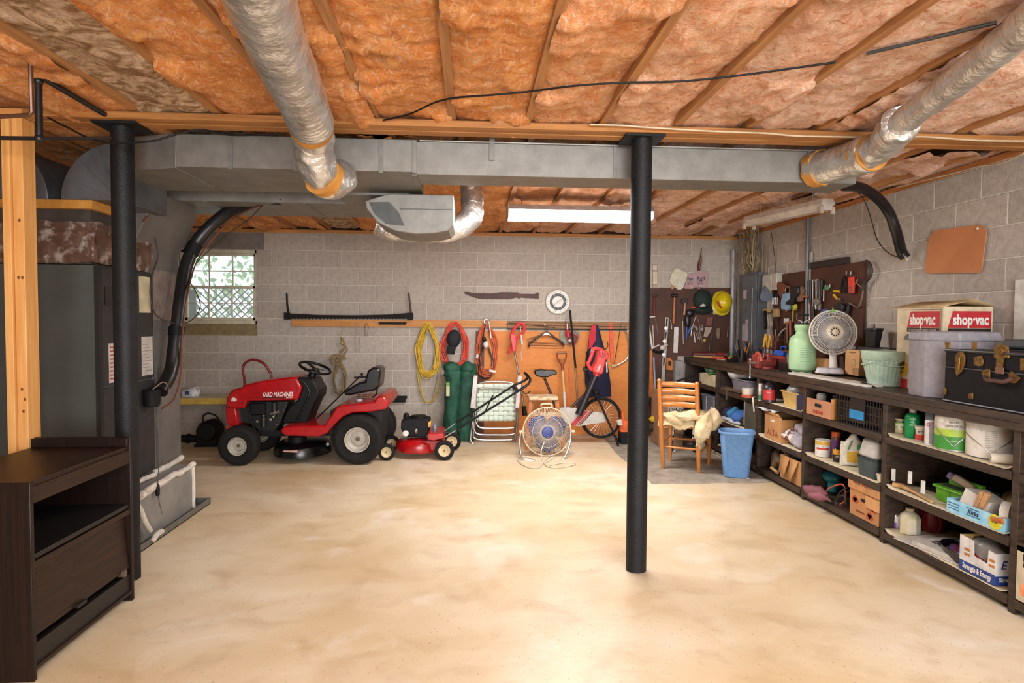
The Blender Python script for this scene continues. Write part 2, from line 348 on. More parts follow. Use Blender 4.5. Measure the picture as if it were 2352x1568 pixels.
def batt(a, b_, y0, y1, seed, step=.022, ragged=0):
    w_ = b_-a-.036; cx = (a+b_)/2; nu = max(6, int(w_/.024)); nv = int((y1-y0)/step); vs = []
    for j in range(nv+1):
        y = y0+(y1-y0)*j/nv
        for i in range(nu+1):
            u = i/nu; x = -w_/2+w_*u
            e = min(u, 1-u)*2; q = Vector((x*7+seed*9.3, y*3.6, seed))
            big = mn.fractal(q*.8, 1, 2, 3); fine = mn.turbulence(q*3.2, 3, False)
            z = 2.512-.020*min(1, e*3)-.014*big+.012*fine+.028*max(0, mn.noise(q*.45+Vector((5, 5, 5))))*1.5
            if e < .06: z = max(z, 2.510)
            sg_ = max(0, mn.noise(Vector((seed*3.7+(9 if u > .5 else 0), y*1.9, 2.2)))+.12*mn.noise(Vector((seed, y*9, u))))*(0 if y < 1 else 1)
            if sg_ > .2: x *= 1+min(.13, (sg_-.2)*.9); z -= min(.045, (sg_-.2)*.3)*(1 if e < .5 else .5)
            vs.append((x, y, z))
    fs = [(j*(nu+1)+i, j*(nu+1)+i+1, (j+1)*(nu+1)+i+1, (j+1)*(nu+1)+i) for j in range(nv) for i in range(nu)]
    o = P('insulation_batt', B().add([(x, y-y0, z-2.5) for x, y, z in vs], fs), BM, ceiling, ang=180); o.location = (cx, y0, 2.5)
for k, (a, b_) in enumerate(bays):
    batt(a, b_, YF, .9, k, .12); batt(a, b_, .9, 3.5, k+30); batt(a+.045, min(b_+.045, XR+.1), 3.6, DB-random.uniform(-.05, .12), k+60, .028)
# beam under the joists
bt = T('support_beam', 'long built-up wooden beam running across under the joists', 'beam', (0, 3.4, 2.45))
for i in range(4): P('beam_ply', B().bb(XL, XR+.1, -.085+i*.048+.001, -.04+i*.048-.001, 0+(.004 if i % 2 else 0), .036), mat('beam_wood', 'b37a3e', '8f5d2b', rough=.65, scale=3, stretch=(1, 18, 18), bump=.2, bscale=20), bt, bev=.003)
# window in the back wall
WF = C('cfcab2', .5)
win = P('window_1', B().bb(wx0, wx0+.05, DB+.03, DB+.09, wz0+.14, wz1).bb(wx1-.03, wx1, DB+.03, DB+.09, wz0+.14, wz1).bb(wx0, wx1, DB+.03, DB+.09, wz1-.04, wz1).bb(wx0, wx1, DB+.03, DB+.09, wz0+.14, wz0+.18), WF, kind='structure', bev=.003)
P('window_sill', B().prism([(DB-.0, wz0), (DB+.2, wz0), (DB+.2, wz0+.15), (DB+.03, wz0+.14), (DB+.0, wz0+.02)], wx0, wx1, 'x'), C('8a7a55', .8), win, label='sloping yellowed sill under the window')
P('jamb_panel', B().bb(-3.56, wx0, DB-.012, DB+.02, 1.2, wz1), C('cfccc6', .6), win, label='white painted strip left of the window')
gx0, gx1 = wx0+.05, wx1-.03; zm = 1.79
for z0, z1, yy, nm in ((zm-.015, wz1-.04, DB+.07, 'upper_sash'), (wz0+.18, zm+.02, DB+.045, 'lower_sash')):
    b = B().bb(gx0, gx0+.03, yy-.015, yy+.015, z0, z1).bb(gx1-.022, gx1, yy-.015, yy+.015, z0, z1).bb(gx0, gx1, yy-.015, yy+.015, z0, z0+.035).bb(gx0, gx1, yy-.015, yy+.015, z1-.03, z1)
    s_ = P(nm, b, WF, win, bev=.002)
    for k in (1, 2): xx = gx0+(gx1-gx0)*k/3; P('muntin', B().bb(xx-.007, xx+.007, yy-.01, yy+.01, z0+.03, z1-.03), WF, s_)
    zz = (z0+z1)/2; P('muntin', B().bb(gx0+.03, gx1-.02, yy-.0105, yy+.0095, zz-.007, zz+.007), WF, s_)
    for k in range(3):
        for q in range(2):
            xa = gx0+(gx1-gx0)*k/3; xb = gx0+(gx1-gx0)*(k+1)/3; za = z0+(z1-z0)*q/2; zb = z0+(z1-z0)*(q+1)/2
            P('pane', B().bb(xa+.008, xb-.008, yy-.002, yy+.002, za+.008, zb-.008), mat('glass', 'e8f4f2', rough=.02, alpha=.28, spec=.8), s_)
# outside the window: lattice screen and leaves
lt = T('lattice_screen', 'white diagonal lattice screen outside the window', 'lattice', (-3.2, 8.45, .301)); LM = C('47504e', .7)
for k in range(-16, 20):
    x = k*.1
    for sgn, yy in ((1, 0), (-1, .012)):
        z0, z1 = 0, 1.55; xa, xb = (x, x+1.55) if sgn > 0 else (x+1.55, x)
        if max(xa, xb) > 2.4 or min(xa, xb) < -1.6: continue
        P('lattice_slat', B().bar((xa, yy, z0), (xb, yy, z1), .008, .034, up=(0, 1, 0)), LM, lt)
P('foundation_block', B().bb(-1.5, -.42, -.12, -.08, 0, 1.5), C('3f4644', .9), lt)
LEAF = mat('leaf', '9cc488', 'c4e0b0', rough=.6, scale=9, rnd=.3)
b = B()
for k in range(1500):
    c = Vector((random.uniform(-4.6, -1.6), random.uniform(9.5, 11), random.uniform(.3, 3.1))); r = random.uniform(.03, .08)
    a = Vector((random.uniform(-1, 1), random.uniform(-.4, .4), random.uniform(-1, 1))).normalized()*r; d = a.cross(Vector((random.uniform(-.4, .4), 1, random.uniform(-.4, .4)))).normalized()*r*.5
    b.add([c-a, c+d, c+a, c-d], [(0, 1, 2, 3)])
S('garden_foliage', 'sunlit green leaves of shrubs beyond the window', 'foliage', b, LEAF, kind='stuff')
P('outdoor_ground', B().bb(-8, 2, 7.8, 14, .2, .3), C('7f8a66', .9)); bpy.data.objects['outdoor_ground']['kind'] = 'structure'
# window frame at the far right edge
w2 = P('window_2', B().bb(XR-.03, XR+.004, 3.42, 3.5, .99, 1.69).bb(XR-.03, XR+.004, 2.8, 3.42, 1.62, 1.69), C('cfccc4', .5), kind='structure', bev=.004)
P('pane', B().bb(XR-.008, XR-.004, 2.8, 3.42, .99, 1.62), mat('dull_pane', '8d8d90', '77777a', rough=.15, scale=3), w2)
# ---------------------------------------------------------------- steel columns, ducts, furnace
COLM = mat('black_paint', '0e0f12', '17181b', rough=.55, scale=12, bump=.25, bscale=120, spec=.3)
def column(label, x, y, r):
    t = T('steel_column', label, 'column', (x, y, 0))
    P('pole', B().cyl((0, 0, .004), (0, 0, 2.435), r, n=32), COLM, t)
    P('top_plate', B().bb(-.11, .11, -.09, .11, 2.436, 2.449), COLM, t, bev=.002)
column('black steel support column standing in the middle of the open floor', .948, 3.42, .058)
column('black steel support column behind the dark brown cabinet', -1.86, 3.44, .056)
# main supply trunk
FR_, BK = 3.60, 3.86
dk = T('supply_duct', 'long galvanised rectangular supply duct hung behind the wooden beam', 'duct', (0, 3.6, 2.25))
P('duct_section', B().bb(-.33, 2.32, 0, .27, .012, .20), GALV, dk, bev=.004)
P('duct_section', B().bb(-1.66, -.33, 0, .66, .025, .21), GALV, dk, bev=.004)
P('duct_section', B().prism([(-1.66, 0), (-1.66, .64), (-2.06, .66), (-2.06, .12)], .02, .21, 'z'), GALV, dk, bev=.003)
for x in (-1.36, -1.0, -.52, -.33, .84, 2.02): P('drive_cleat', B().bb(x-.012, x+.012, -.009, .0, .015, .205), C('7f7c77', .5, .4), dk)
P('drive_cleat', B().bb(-.345, -.315, -.005, .28, .004, .012), C('7f7c77', .5, .4), dk)
P('hanger_strap', B().bb(.1, .13, -.012, -.001, .1, .235), C('7f7c77', .5, .4), dk)
P('top_flange', B().bb(-.3, 2.32, -.01, .004, .2, .206), C('bdbab4', .4, .6), dk)
rd = T('return_duct', 'wide galvanised return duct running beside the supply duct', 'duct', (0, 4.55, 2.26))
P('duct_section', B().bb(-2.3, -.42, 0, .6, 0, .2), GALV, rd, bev=.004)
P('duct_section', B().bb(-.9, -.42, -.33, 0, .0, .2), GALV, rd, bev=.003)
for x in (-1.9, -1.2): P('drive_cleat', B().bb(x-.012, x+.012, -.004, .604, -.006, .0), C('7f7c77', .5, .4), rd)
# curved boot dropping from the trunk
bo = T('duct_boot', 'galvanised duct elbow curving down below the trunk', 'duct', (-.42, 4.1, 2.25))
prof = [(.30, .0), (.30, -.20), (.27, -.235), (.18, -.255), (.05, -.262), (-.08, -.245), (-.2, -.19), (-.27, -.10), (-.28, -.05), (-.12, -.0)]
P('elbow_shell', B().prism(prof, 0, .42, 'y'), GALV, bo, bev=.006)
P('cheek_panel', B().prism([(-.25, -.06), (-.12, -.055), (-.06, -.12), (-.02, -.21), (-.14, -.20), (-.22, -.13)], -.004, -.0005, 'y'), C('4f504e', .5, .4), bo, label='darker folded metal cheek')
P('seam', B().tube([(-.05, -.004, -.1), (.29, -.004, -.1)], .003, 6), C('6d6a66', .5, .5), bo)
def flex(name, label, pts, r, m=FOIL, n=8, seed=0, amp=.006, parent=None, cat='duct'):
    pp = smooth(pts, n); rr = [r*(1+.02*math.sin(i*1.3)) for i in range(len(pp))]
    b = B().tube(pp, rr, 28); b.noise(amp, 14, seed)
    return S(name, label, cat, b, m) if parent is None else P(name, b, m, parent, label=label, ang=80)
fb = T('flexible_duct', 'silver foil flexible duct bending up behind the metal boot', 'duct', (0, 0, 0))
flex('foil_sleeve', None, [at(1082, 420, Y=4.7), at(1085, 470, Y=4.68), at(1078, 505, Y=4.65), at(1030, 530, Y=4.62), at(960, 530, Y=4.6), at(900, 525, Y=4.6), at(868, 515, Y=4.6)], .085, parent=fb, amp=.01)
BATTC = mat('tape_wool', 'c0883a', 'a9702c', rough=.9, scale=8, bump=.5)
fl = T('flexible_duct', 'thick silver foil flexible duct overhead on the left, bending down into the trunk', 'duct')
flex('foil_sleeve', None, [(-.42, .5, 2.375), (-.52, 1.2, 2.375), (-.66, 2.1, 2.375), (-.735, 2.75, 2.37), (-.76, 3.0, 2.35)], .105, parent=fl, n=30, amp=.006)
flex('foil_elbow', 'crumpled foil elbow at the duct end', [(-.765, 2.97, 2.36), (-.79, 3.14, 2.33), (-.80, 3.22, 2.27), (-.795, 3.28, 2.21), (-.78, 3.38, 2.175), (-.76, 3.48, 2.19), (-.745, 3.585, 2.24)], .098, parent=fl, n=8, amp=.02, seed=4)
P('tape_band', B().tube([(-.765, 3.0, 2.352), (-.775, 3.05, 2.345)], .104, 28).noise(.008, 20, 2), BATTC, fl, label='band of yellow insulation tape')
P('tape_band', B().tube([(-.785, 3.30, 2.178), (-.77, 3.34, 2.17)], .104, 28).noise(.006, 20, 5), BATTC, fl, label='band of yellow insulation tape')
fr = T('flexible_duct', 'slim silver foil flexible duct overhead on the right, ending at the trunk', 'duct')
flex('foil_sleeve', None, [(1.2, .2, 2.41), (1.55, 1.3, 2.405), (1.83, 2.0, 2.40), (2.02, 2.75, 2.38), (2.06, 2.9, 2.37)], .06, parent=fr, n=26, amp=.005)
flex('foil_elbow', 'crumpled foil elbow', [(2.04, 2.83, 2.375), (2.09, 2.98, 2.36), (2.13, 3.12, 2.345), (2.14, 3.22, 2.335)], .085, parent=fr, n=10, amp=.02, seed=9)
flex('foil_collar', None, [(2.135, 3.2, 2.335), (2.12, 3.35, 2.335), (2.05, 3.58, 2.34)], .098, parent=fr, n=8, amp=.008, seed=3)
P('tape_band', B().tube([(2.14, 3.19, 2.337), (2.135, 3.27, 2.336)], .099, 28).noise(.006, 20, 5), BATTC, fr, label='band of yellow insulation tape')
P('tape_band', B().tube([(2.065, 3.53, 2.34), (2.05, 3.598, 2.34)], .104, 28).noise(.01, 20, 7), BATTC, fr, label='band of yellow insulation tape')
# furnace
fx, fy0, fy1 = -2.2, 3.76, 4.39
FURN = mat('furnace_paint', '474a46', '3e413d', rough=.55, scale=3, bump=.08, bscale=300); FURD = C('2b2b2c', .55)
fu = T('furnace', 'tall dark grey furnace cabinet standing beside the steel column', 'furnace', (fx, fy0, 0))
P('side_panel', B().bb(-.72, 0, 0, .63, .3, 1.735), FURN, fu, bev=.004)
P('front_panel', B().bb(.001, .018, .03, .62, 1.02, 1.725), FURD, fu, bev=.004, label='upper near-black front panel')
P('front_panel', B().bb(.001, .018, .03, .62, .38, 1.0), FURD, fu, bev=.004, label='lower near-black front panel')
P('trim_post', B().bb(-.004, .022, -.004, .028, .32, 1.735), C('161617', .5), fu, label='black corner post')
P('display_plate', B().bb(.019, .023, .06, .24, 1.50, 1.61), C('111112', .3), fu, label='black recessed plate')
P('warning_sticker', B().bb(.019, .021, .09, .27, 1.03, 1.27), C('cfc2bb', .6), fu, label='white sticker with red text lines')
for k in range(9): P('printed_line', B().bb(.0212, .0216, .10, .26, 1.05+k*.024, 1.058+k*.024), C('a3443a', .6), fu)
pp_ = P('service_tag', B().bb(.019, .0205, .46, .60, 1.04, 1.30), C('bdb8b2', .7), fu, label='white printed page')
for k in range(9): P('printed_line', B().bb(.0207, .021, .47, .585-.02*(k % 3), 1.07+k*.022, 1.073+k*.022), C('6a6664', .7), pp_)
P('service_tag', B().bb(.019, .0205, .44, .58, 1.46, 1.70), C('c9bda0', .7), fu, label='yellowed card hung beside the page')
pl = T('furnace_plenum', 'plastic-wrapped foil plenum sitting on top of the furnace', 'duct', (fx, fy0, 1.74))
P('plenum_box', B().bb(-.7, -.03, .02, .6, .0, .32), mat('plen', '4e4a45', '3d3936', rough=.4, metal=.3, scale=7, bump=.3), pl)
P('foil_wrap', B().box((-.36, .31, .1), (.73, .62, .19)).noise(.0, 1), mat('wrap', '4e3026', 'b5a698', rough=.18, metal=.5, scale=11, bump=1, bscale=18, lo=.45, hi=.7), pl, bev=.02)  # pale blotches over the brown paint in glints of the crumpled wrap
bw_ = B().grid(lambda u, v: (-.72+.74*u, -.012-.0*v, .0+.24*v), 26, 10).noise(.014, 12, 3)
P('plastic_wrap', bw_, mat('plastic_wrap', '7a5c4e', 'e4ddd6', rough=.12, metal=.3, scale=14, bump=1, bscale=16, alpha=.55, lo=.52, hi=.66), pl, label='crinkled clear plastic wrap')  # colour contrast stands in for shine on the crinkles
bw_ = B().grid(lambda u, v: (.012, -.01+.64*u, .0+.24*v), 24, 10).noise(.014, 12, 8)
P('plastic_wrap', bw_, MATS['plastic_wrap'], pl, label='crinkled clear plastic wrap')
P('tape_strip', B().bb(-.72, .0, -.015, .62, .315, .365).noise(.006, 9, 2), BATTC, pl, label='orange-yellow strip around the top')
P('drain_tube', B().tube(smooth([(-.60, -.03, .30), (-.55, -.05, .24), (-.52, -.045, .16)], 5), .008), C('b9bdb0', .3), pl)
# split elbows above the plenum
def gored(name, label, x0, y0, z0, R, sgn, dy):
    t = T(name, label, 'duct', (x0, y0, z0)); n = 12
    arc = [(0, 0)]+[(-sgn*R*math.cos(math.pi/2*i/n), R*math.sin(math.pi/2*i/n)) for i in range(n+1)]
    P('elbow_shell', B().prism(arc, 0, dy, 'y'), mat('galv_dark', '6c6f73', '575a5e', rough=.45, metal=.5, scale=6, bump=.05), t, bev=.004)
    for a in (22, 45, 68): P('crease', B().bar((0, -.001, 0), (-sgn*R*.98*math.cos(math.radians(a)), -.001, R*.98*math.sin(math.radians(a))), .003, .003, up=(0, 1, 0)), C('5f6266', .5, .4), t)
gored('duct_elbow', 'curved galvanised duct elbow fanning out above the furnace plenum', -2.04, 3.745, 2.108, .335, 1, .55)
gored('duct_elbow', 'second curved duct elbow seen behind the pine stud at far left', -2.78, 3.745, 2.108, .335, -1, .55)
# return drop and base box in its pan
rt = T('return_drop', 'grey painted return-air duct dropping beside the furnace', 'duct', (fx, 4.40, .36))
P('duct_drop', B().bb(-.6, .0, .0, .40, .0, 1.9), mat('grey_duct', '74716e', '64615e', rough=.5, metal=.3, scale=3, bump=.05), rt, bev=.004)
P('wide_head', B().prism([(-.6, 1.9), (-.6, 1.55), (.0, 1.55), (.12, 1.8), (.12, 1.9)], -.22, .42, 'y'), MATS['grey_duct'], rt, bev=.003)
P('foil_band', B().bb(-.3, .006, -.002, .405, 1.05, 1.40).noise(.004, 12, 2), mat('dustyfoil', '9c8f88', '7c716c', rough=.4, metal=.4, scale=12, bump=.4), rt, label='crinkled foil band')
P('corner_fold', B().bb(.0, .012, .03, .09, 0, 1.03), C('6e6b68', .5, .3), rt)
bx = T('return_base_box', 'grey metal box with white sealant edges under the return duct', 'box', (-2.06, 3.93, .012))
P('metal_box', B().bb(-.7, 0, 0, .74, .0, .33), mat('grey_duct2', '7b7a76', '8d8a84', rough=.6, metal=.2, scale=4), bx, bev=.003)
MAST = mat('mastic', 'd8d2c9', 'bdb5aa', rough=.8, scale=14, bump=.6)
P('mastic_bead', B().tube(smooth([(.004, 0, .30), (.004, .2, .315), (.004, .4, .325), (.004, .6, .322), (.004, .74, .33)], 4), .022, 8).noise(.01, 14), MAST, bx, label='smeared white sealant along the top edge')
P('mastic_bead', B().tube(smooth([(.004, .735, .33), (.006, .735, .2), (.004, .735, .01)], 4), .014, 8).noise(.005, 14), MAST, bx, label='smeared white sealant down the corner')
P('mastic_bead', B().tube(smooth([(-.14, .45, .34), (-.12, .6, .345), (-.13, .86, .355)], 5), .02, 8).noise(.008, 14), MAST, bx, label='smeared white sealant at the duct foot')
P('mastic_bead', B().tube(smooth([(-.12, .0, .34), (-.1, .2, .35), (-.08, .36, .35)], 5), .016, 8).noise(.006, 14), MAST, bx, label='smeared white sealant')
dp = T('drain_pan', 'shallow grey metal drain pan on the floor under the return box', 'pan', (-2.0, 3.83, 0))
P('pan_floor', B().bb(-.8, 0, -.06, 1.0, .0, .006), C('5d625f', .5, .3), dp)
P('pan_rim', B().bb(-.006, 0, -.06, 1.0, .0, .045).bb(-.8, 0, .994, 1.0, 0, .045).bb(-.8, 0, -.06, -.054, 0, .045), C('77766f', .5, .4), dp)
pv = T('drain_pipe', 'white plastic condensate pipe in front of the grey box', 'pipe', (-2.02, 3.86, .02))
WP = C('cfc7ba', .4)
P('pipe', B().tube(smooth([(-.1, 0, .30), (-.02, .02, .25), (.0, .06, .14), (.0, .12, .06)], 6), .016, 12), WP, pv)
P('pipe', B().cyl((-.05, .02, .29), (-.02, .22, .325), .016), WP, pv)
P('coupling', B().cyl((-.03, .12, .305), (-.028, .17, .315), .021), WP, pv)
P('fitting', B().tube(smooth([(.02, .1, .0), (.03, .14, .03), (.03, .2, .03)], 4), .018, 10), WP, pv)
# lineset hose, condensate pump cup, wires
hz = T('insulated_hose', 'thick black insulated refrigerant hose curving down past the window', 'hose')
hp = [at(640, 455, Y=4.6), at(585, 462, Y=4.75), at(520, 490, Y=4.82), at(460, 545, Y=4.82), at(428, 610, X=-2.12), at(413, 700, X=-2.12), at(403, 780, X=-2.12), at(393, 850, X=-2.12), at(368, 900, X=-2.12)]
P('foam_sleeve', B().tube(smooth(hp, 8), [.046]*9+[.046]*56, 16).noise(.003, 14), C('151416', .35), hz)
P('wrap_tape', B().tube([p+Vector((0, -.002, 0)) for p in smooth(hp, 8)][26:30], .053, 16), BLACKM, hz)
P('wrap_tape', B().tube([p+Vector((0, -.002, 0)) for p in smooth(hp, 8)][45:48], .052, 16), BLACKM, hz)
P('copper_line', B().tube(smooth([at(645, 458, Y=4.55), at(580, 478, Y=4.7), at(520, 515, Y=4.8), at(455, 595, Y=4.8), at(430, 680, X=-2.06), at(418, 780, X=-2.06), at(415, 860, X=-2.06), at(400, 915, X=-2.07), at(372, 938, X=-2.1)], 6), .006, 6), C('7d4a38', .4, .5), hz, label='thin reddish copper line')
cu = T('wall_cup', 'black plastic cup-shaped junction at the furnace side below the hose', 'cup', (-2.14, 4.26, .83))
P('cup_body', B().lathe([(.04, 0), (.05, .01), (.055, .10), (.06, .115), (.05, .12), (.04, .11)], sx=1), BLACKM, cu); P('bracket', B().bb(-.055, -.03, -.03, .03, .02, .1), BLACKM, cu)
P('lead', B().tube(smooth([(0, 0, .11), (.05, .05, .16), (.06, .1, .12), (.09, .05, .10)], 5), .004, 6), C('8c7466', .5), cu)
def wire(label, pts, r=.004, m=None, cat='cable', n=6, name='cable'): return S(name, label, cat, B().tube(smooth(pts, n), r, 6), m or C('2a241f', .5))
wire('thin brown cable looping down beside the return duct', [at(330, 520, X=-2.18), at(355, 545, X=-2.17), at(362, 590, X=-2.16), at(350, 630, X=-2.17), at(345, 680, X=-2.17), at(360, 725, X=-2.15), at(405, 743, X=-2.1), at(440, 735, X=-2.1), at(460, 705, X=-2.1), at(450, 670, X=-2.1), at(430, 640, X=-2.1)])
wire('thin black cable slanting from the hose to the duct', [at(620, 452, Y=4.6), at(575, 500, Y=4.8), at(520, 540, Y=4.85), at(455, 600, Y=4.86), at(440, 640, Y=4.84)])
wire('thin grey wire hanging down to an inline plug at the return box', [at(357, 960, X=-2.12), at(365, 1010, X=-2.1), at(364, 1090, X=-2.05), at(362, 1130, X=-2.04), at(372, 1180, X=-2.03)], .003, C('5c544c', .5))
S('inline_plug', 'small black inline plug hanging against the grey return box', 'plug', B().lathe([(.006, -.04), (.012, -.035), (.014, 0), (.012, .03), (.005, .04)], c=at(362, 1125, X=-2.035), n=12), BLACKM)
S('copper_stub', 'short copper tube stub slanting beside the tape at the plenum', 'pipe', B().tube([at(330, 508, X=-2.12), at(352, 480, X=-2.1), at(368, 470, X=-2.08)], .008, 8), C('8b5a45', .4, .4))
# stud at the far left
st = T('framing_stud', 'pine wall stud pair at the left edge of the room', 'stud', (-2.19, 3.2, 0))
P('stud_board', B().bb(-.05, 0, -.02, .07, 0, 2.40), PINEZ, st, bev=.003); P('stud_board', B().bb(-.089, -.051, -.035, .054, 0, 2.40), PINEZ, st, bev=.003)
for x, z in ((-.02, 1.9), (-.03, 1.62), (-.012, 1.62), (-.025, 1.07), (-.012, 1.02), (-.02, .96)): P('knot', B().ball((x, -.021, z), (.006, .002, .008), 10), C('6b3d1c', .6), st)
P('top_plate', B().bb(-1.4, .0, -.02, .07, 2.402, 2.44), PINEX, st, label='short top plate across the stud')
S('stud_frame', 'pine stud partly out of frame at the left edge', 'stud', B().bb(-2.42, -2.38, 3.16, 3.25, 0, 2.40), PINEZ, bev=.003)
# pipes at top left
PB = C('18171a', .4)
t = T('gas_pipe', 'thick black iron pipe at top left with a riser', 'pipe')
P('riser', B().cyl(at(88, 180, Y=2.9), at(90, 322, Y=2.9), .015), PB, t); P('run', B().cyl(at(-60, 316, Y=2.9), at(90, 318, Y=2.9), .009), PB, t); P('run', B().cyl(at(90, 318, Y=2.9), at(255, 317, Y=2.92), .007), PB, t); P('elbow', B().ball(at(88, 186, Y=2.9), .02), PB, t); P('elbow', B().ball(at(90, 318, Y=2.9), .02), PB, t)
P('branch', B().cyl(at(100, 180, Y=2.9), at(240, 262, Y=3.3), .013), PB, t)
t = T('copper_water_pipe', 'thin brown copper pipe with an elbow at top left', 'pipe')
cp_ = C('6a4a38', .35, .5); P('pipe', B().tube([at(70, 130, Y=2.7), at(73, 258, Y=2.7), at(66, 264, Y=2.7), at(0, 268, Y=2.7), at(-40, 271, Y=2.7)], .009, 8), cp_, t)
wire('black cable sagging along the beam at left', [at(110, 270, Y=3.28), at(150, 290, Y=3.26), at(230, 325, Y=3.24), at(340, 325, Y=3.24), at(400, 310, Y=3.26), at(460, 298, Y=3.28), at(530, 310, Y=3.28), at(650, 308, Y=3.28)], .005, BLACKM)
# overhead cables
wire('long black cable stapled across the joists overhead', [at(880, 276, Y=3.3), at(940, 262, Z=2.475), at(1000, 235, Z=2.48), at(1050, 224, Z=2.48), at(1130, 218, Z=2.475), at(1215, 210, Z=2.48), at(1320, 197, Z=2.478), at(1430, 190, Z=2.48), at(1560, 187, Z=2.478), at(1700, 173, Z=2.48), at(1920, 143, Z=2.482)], .0045, BLACKM)
wire('black rod lying across the insulation at upper right', [at(1990, 123, Z=2.485), at(2140, 88, Z=2.485), at(2290, 52, Z=2.485)], .007, C('33312f', .5), name='rod', cat='rod', n=2)
wire('white cable clipped along the front edge of the wooden beam', [at(x, y, Y=3.27) for x, y in ((1355, 286), (1430, 288), (1480, 292), (1560, 297), (1650, 302), (1760, 306), (1830, 312), (1930, 314), (2040, 317), (2120, 314), (2240, 322), (2360, 324))], .005, C('cdb89a', .5))
wire('white cable slanting along the ceiling edge above the right wall', [at(2352, 352, X=3.2), at(2300, 375, X=3.2), at(2250, 382, X=3.2), at(2200, 395, X=3.2), at(2150, 408, X=3.2), at(2060, 430, X=3.2)], .005, C('b9a78c', .5))
# cabinet in the left foreground
WG = mat('walnut', '2e1910', '170c08', rough=.42, scale=3, stretch=(3, 1, 30), bump=.08, bscale=20, spec=.3)
WGZ = mat('walnut_z', '1f110b', '120906', rough=.42, scale=3, stretch=(30, 30, 1), bump=.08, spec=.3); WGD = C('120c0a', .5)
cb = T('media_cabinet', 'dark walnut-grain media cabinet with an open shelf, in the left foreground', 'cabinet', (-1.70, 2.49, 0))
W_, D_ = .68, .46
P('side_panel', B().bb(-D_, 0, -.02, 0, 0, .787), WGZ, cb, bev=.003); P('side_panel', B().bb(-D_, 0, W_, W_+.02, 0, .83), WGZ, cb, bev=.003)
P('top_board', B().bb(-D_, -.012, 0, W_, .755, .785), WG, cb, bev=.002); P('shelf_board', B().bb(-D_, -.01, 0, W_, .475, .495), WGD, cb, bev=.002)
P('back_rim', B().bb(-D_, -.006, W_-.02, W_, .785, .828), WGZ, cb, bev=.002)
P('top_rail', B().bb(-.014, -.004, 0, W_, .70, .765), WG, cb); P('back_panel', B().bb(-D_, -D_+.006, .12, W_, .1, .74), WGD, cb)
d_ = P('drop_door', B().add([(-.03, .005, .44), (-.03, W_-.005, .44), (-.012, W_-.005, .17), (-.012, .005, .17), (-.045, .005, .44), (-.045, W_-.005, .44), (-.027, W_-.005, .17), (-.027, .005, .17)], [(0, 3, 2, 1), (4, 5, 6, 7), (0, 1, 5, 4), (3, 7, 6, 2), (0, 4, 7, 3), (1, 2, 6, 5)]), WG, cb)
P('door_edge', B().bb(-.02, -.004, 0, W_, .445, .47), WG, d_)
P('finger_pull', B().bb(-.02, .004, .25, .31, .165, .18), WGD, d_)
P('base_rail', B().bb(-.03, -.012, 0, W_, .05, .14), WGD, cb); P('base_strip', B().bb(-.02, -.002, 0, W_, .04, .055), WG, cb)
P('caster', B().cyl((-.03, .62, .165), (-.0, .62, .165), .018), C('5a4a3c', .4), cb)
P('floor_board', B().bb(-D_, -.03, 0, W_, .1, .12), WGD, cb)
# ---------------------------------------------------------------- riding mower
class ZV:                                   # reads a point off a real vertical plane, in the grid of one measured detail
    def __init__(s, sc, ox, oy, root): s.a = (sc, ox, oy); s.r = Vector(root)
    def p(s, x, y, Y): sc, ox, oy = s.a; return at(ox+x/sc, oy+y/sc, Y=Y)-s.r
    def poly(s, pts, Y): return [(v.x, v.z) for v in (s.p(x, y, Y) for x, y in pts)]
    def prism(s, b, pts, Y0, Y1, **k): return b.prism(s.poly(pts, Y0), Y0-s.r.y, Y1-s.r.y, 'y', **k)
def wheel(par, c, r, w_, hr, rim, name='wheel'):
    rt_ = (math.pi/2, 0, 0); h = w_/2
    t = P(name, B().lathe([(hr*.97, -h*.8), (hr*1.1, -h*.95), (r*.8, -h), (r*.94, -h*.86), (r, -h*.5), (r, h*.5), (r*.94, h*.86), (r*.8, h), (hr*1.1, h*.95), (hr*.97, h*.8)], c, 40, rot=rt_, cap=False), RUBBER, par, ang=25)
    P('rim', B().lathe([(0, h*.45), (hr*.16, h*.45), (hr*.18, h*.25), (hr*.55, h*.2), (hr*.62, h*.42), (hr*.85, h*.5), (hr*.93, h*.95), (hr*1.0, h*.97), (hr*1.02, h*.7), (hr, -h*.6), (0, -h*.6)], c, 32, rot=rt_), rim, t)
    P('axle_cap', B().lathe([(hr*.16, h*.4), (hr*.16, h*.55), (0, h*.6)], c, 12, rot=rt_), C('6a5a4a', .5, .4), t); return t
R0 = (-1.62, 6.1, 0); Z = ZV(4.523, 400, 780, R0); RIM = C('b9b3a6', .45); REDP = C('ad0c14', .3, coat=.3)
tr = T('riding_mower', 'red riding lawn mower parked by the back wall', 'lawn mower', R0)
hd = P('hood', Z.prism(B(), [(530, 700), (545, 600), (580, 540), (620, 515), (690, 500), (745, 465), (900, 430), (1200, 388), (1262, 388), (1325, 500), (1280, 627), (755, 637), (725, 717), (630, 717)], 6.2, 6.62), REDP, tr, bev=.018)
P('grille', Z.prism(B(), [(528, 700), (535, 800), (545, 880), (600, 900), (665, 893), (640, 712), (600, 690)], 6.22, 6.6), REDP, tr, bev=.012, label='red front nose below the hood')
P('headlight', Z.prism(B(), [(590, 640), (600, 600), (625, 600), (650, 625), (640, 640)], 6.19, 6.2), C('e6c9c4', .2), hd)
v = Z.p(1072, 570, 6.195); text('YARD MACHINES', .062, C('eee6e0', .5), v, (math.pi/2, math.radians(-1), 0), hd, sx=.62, bold=.0012, shear=.25)
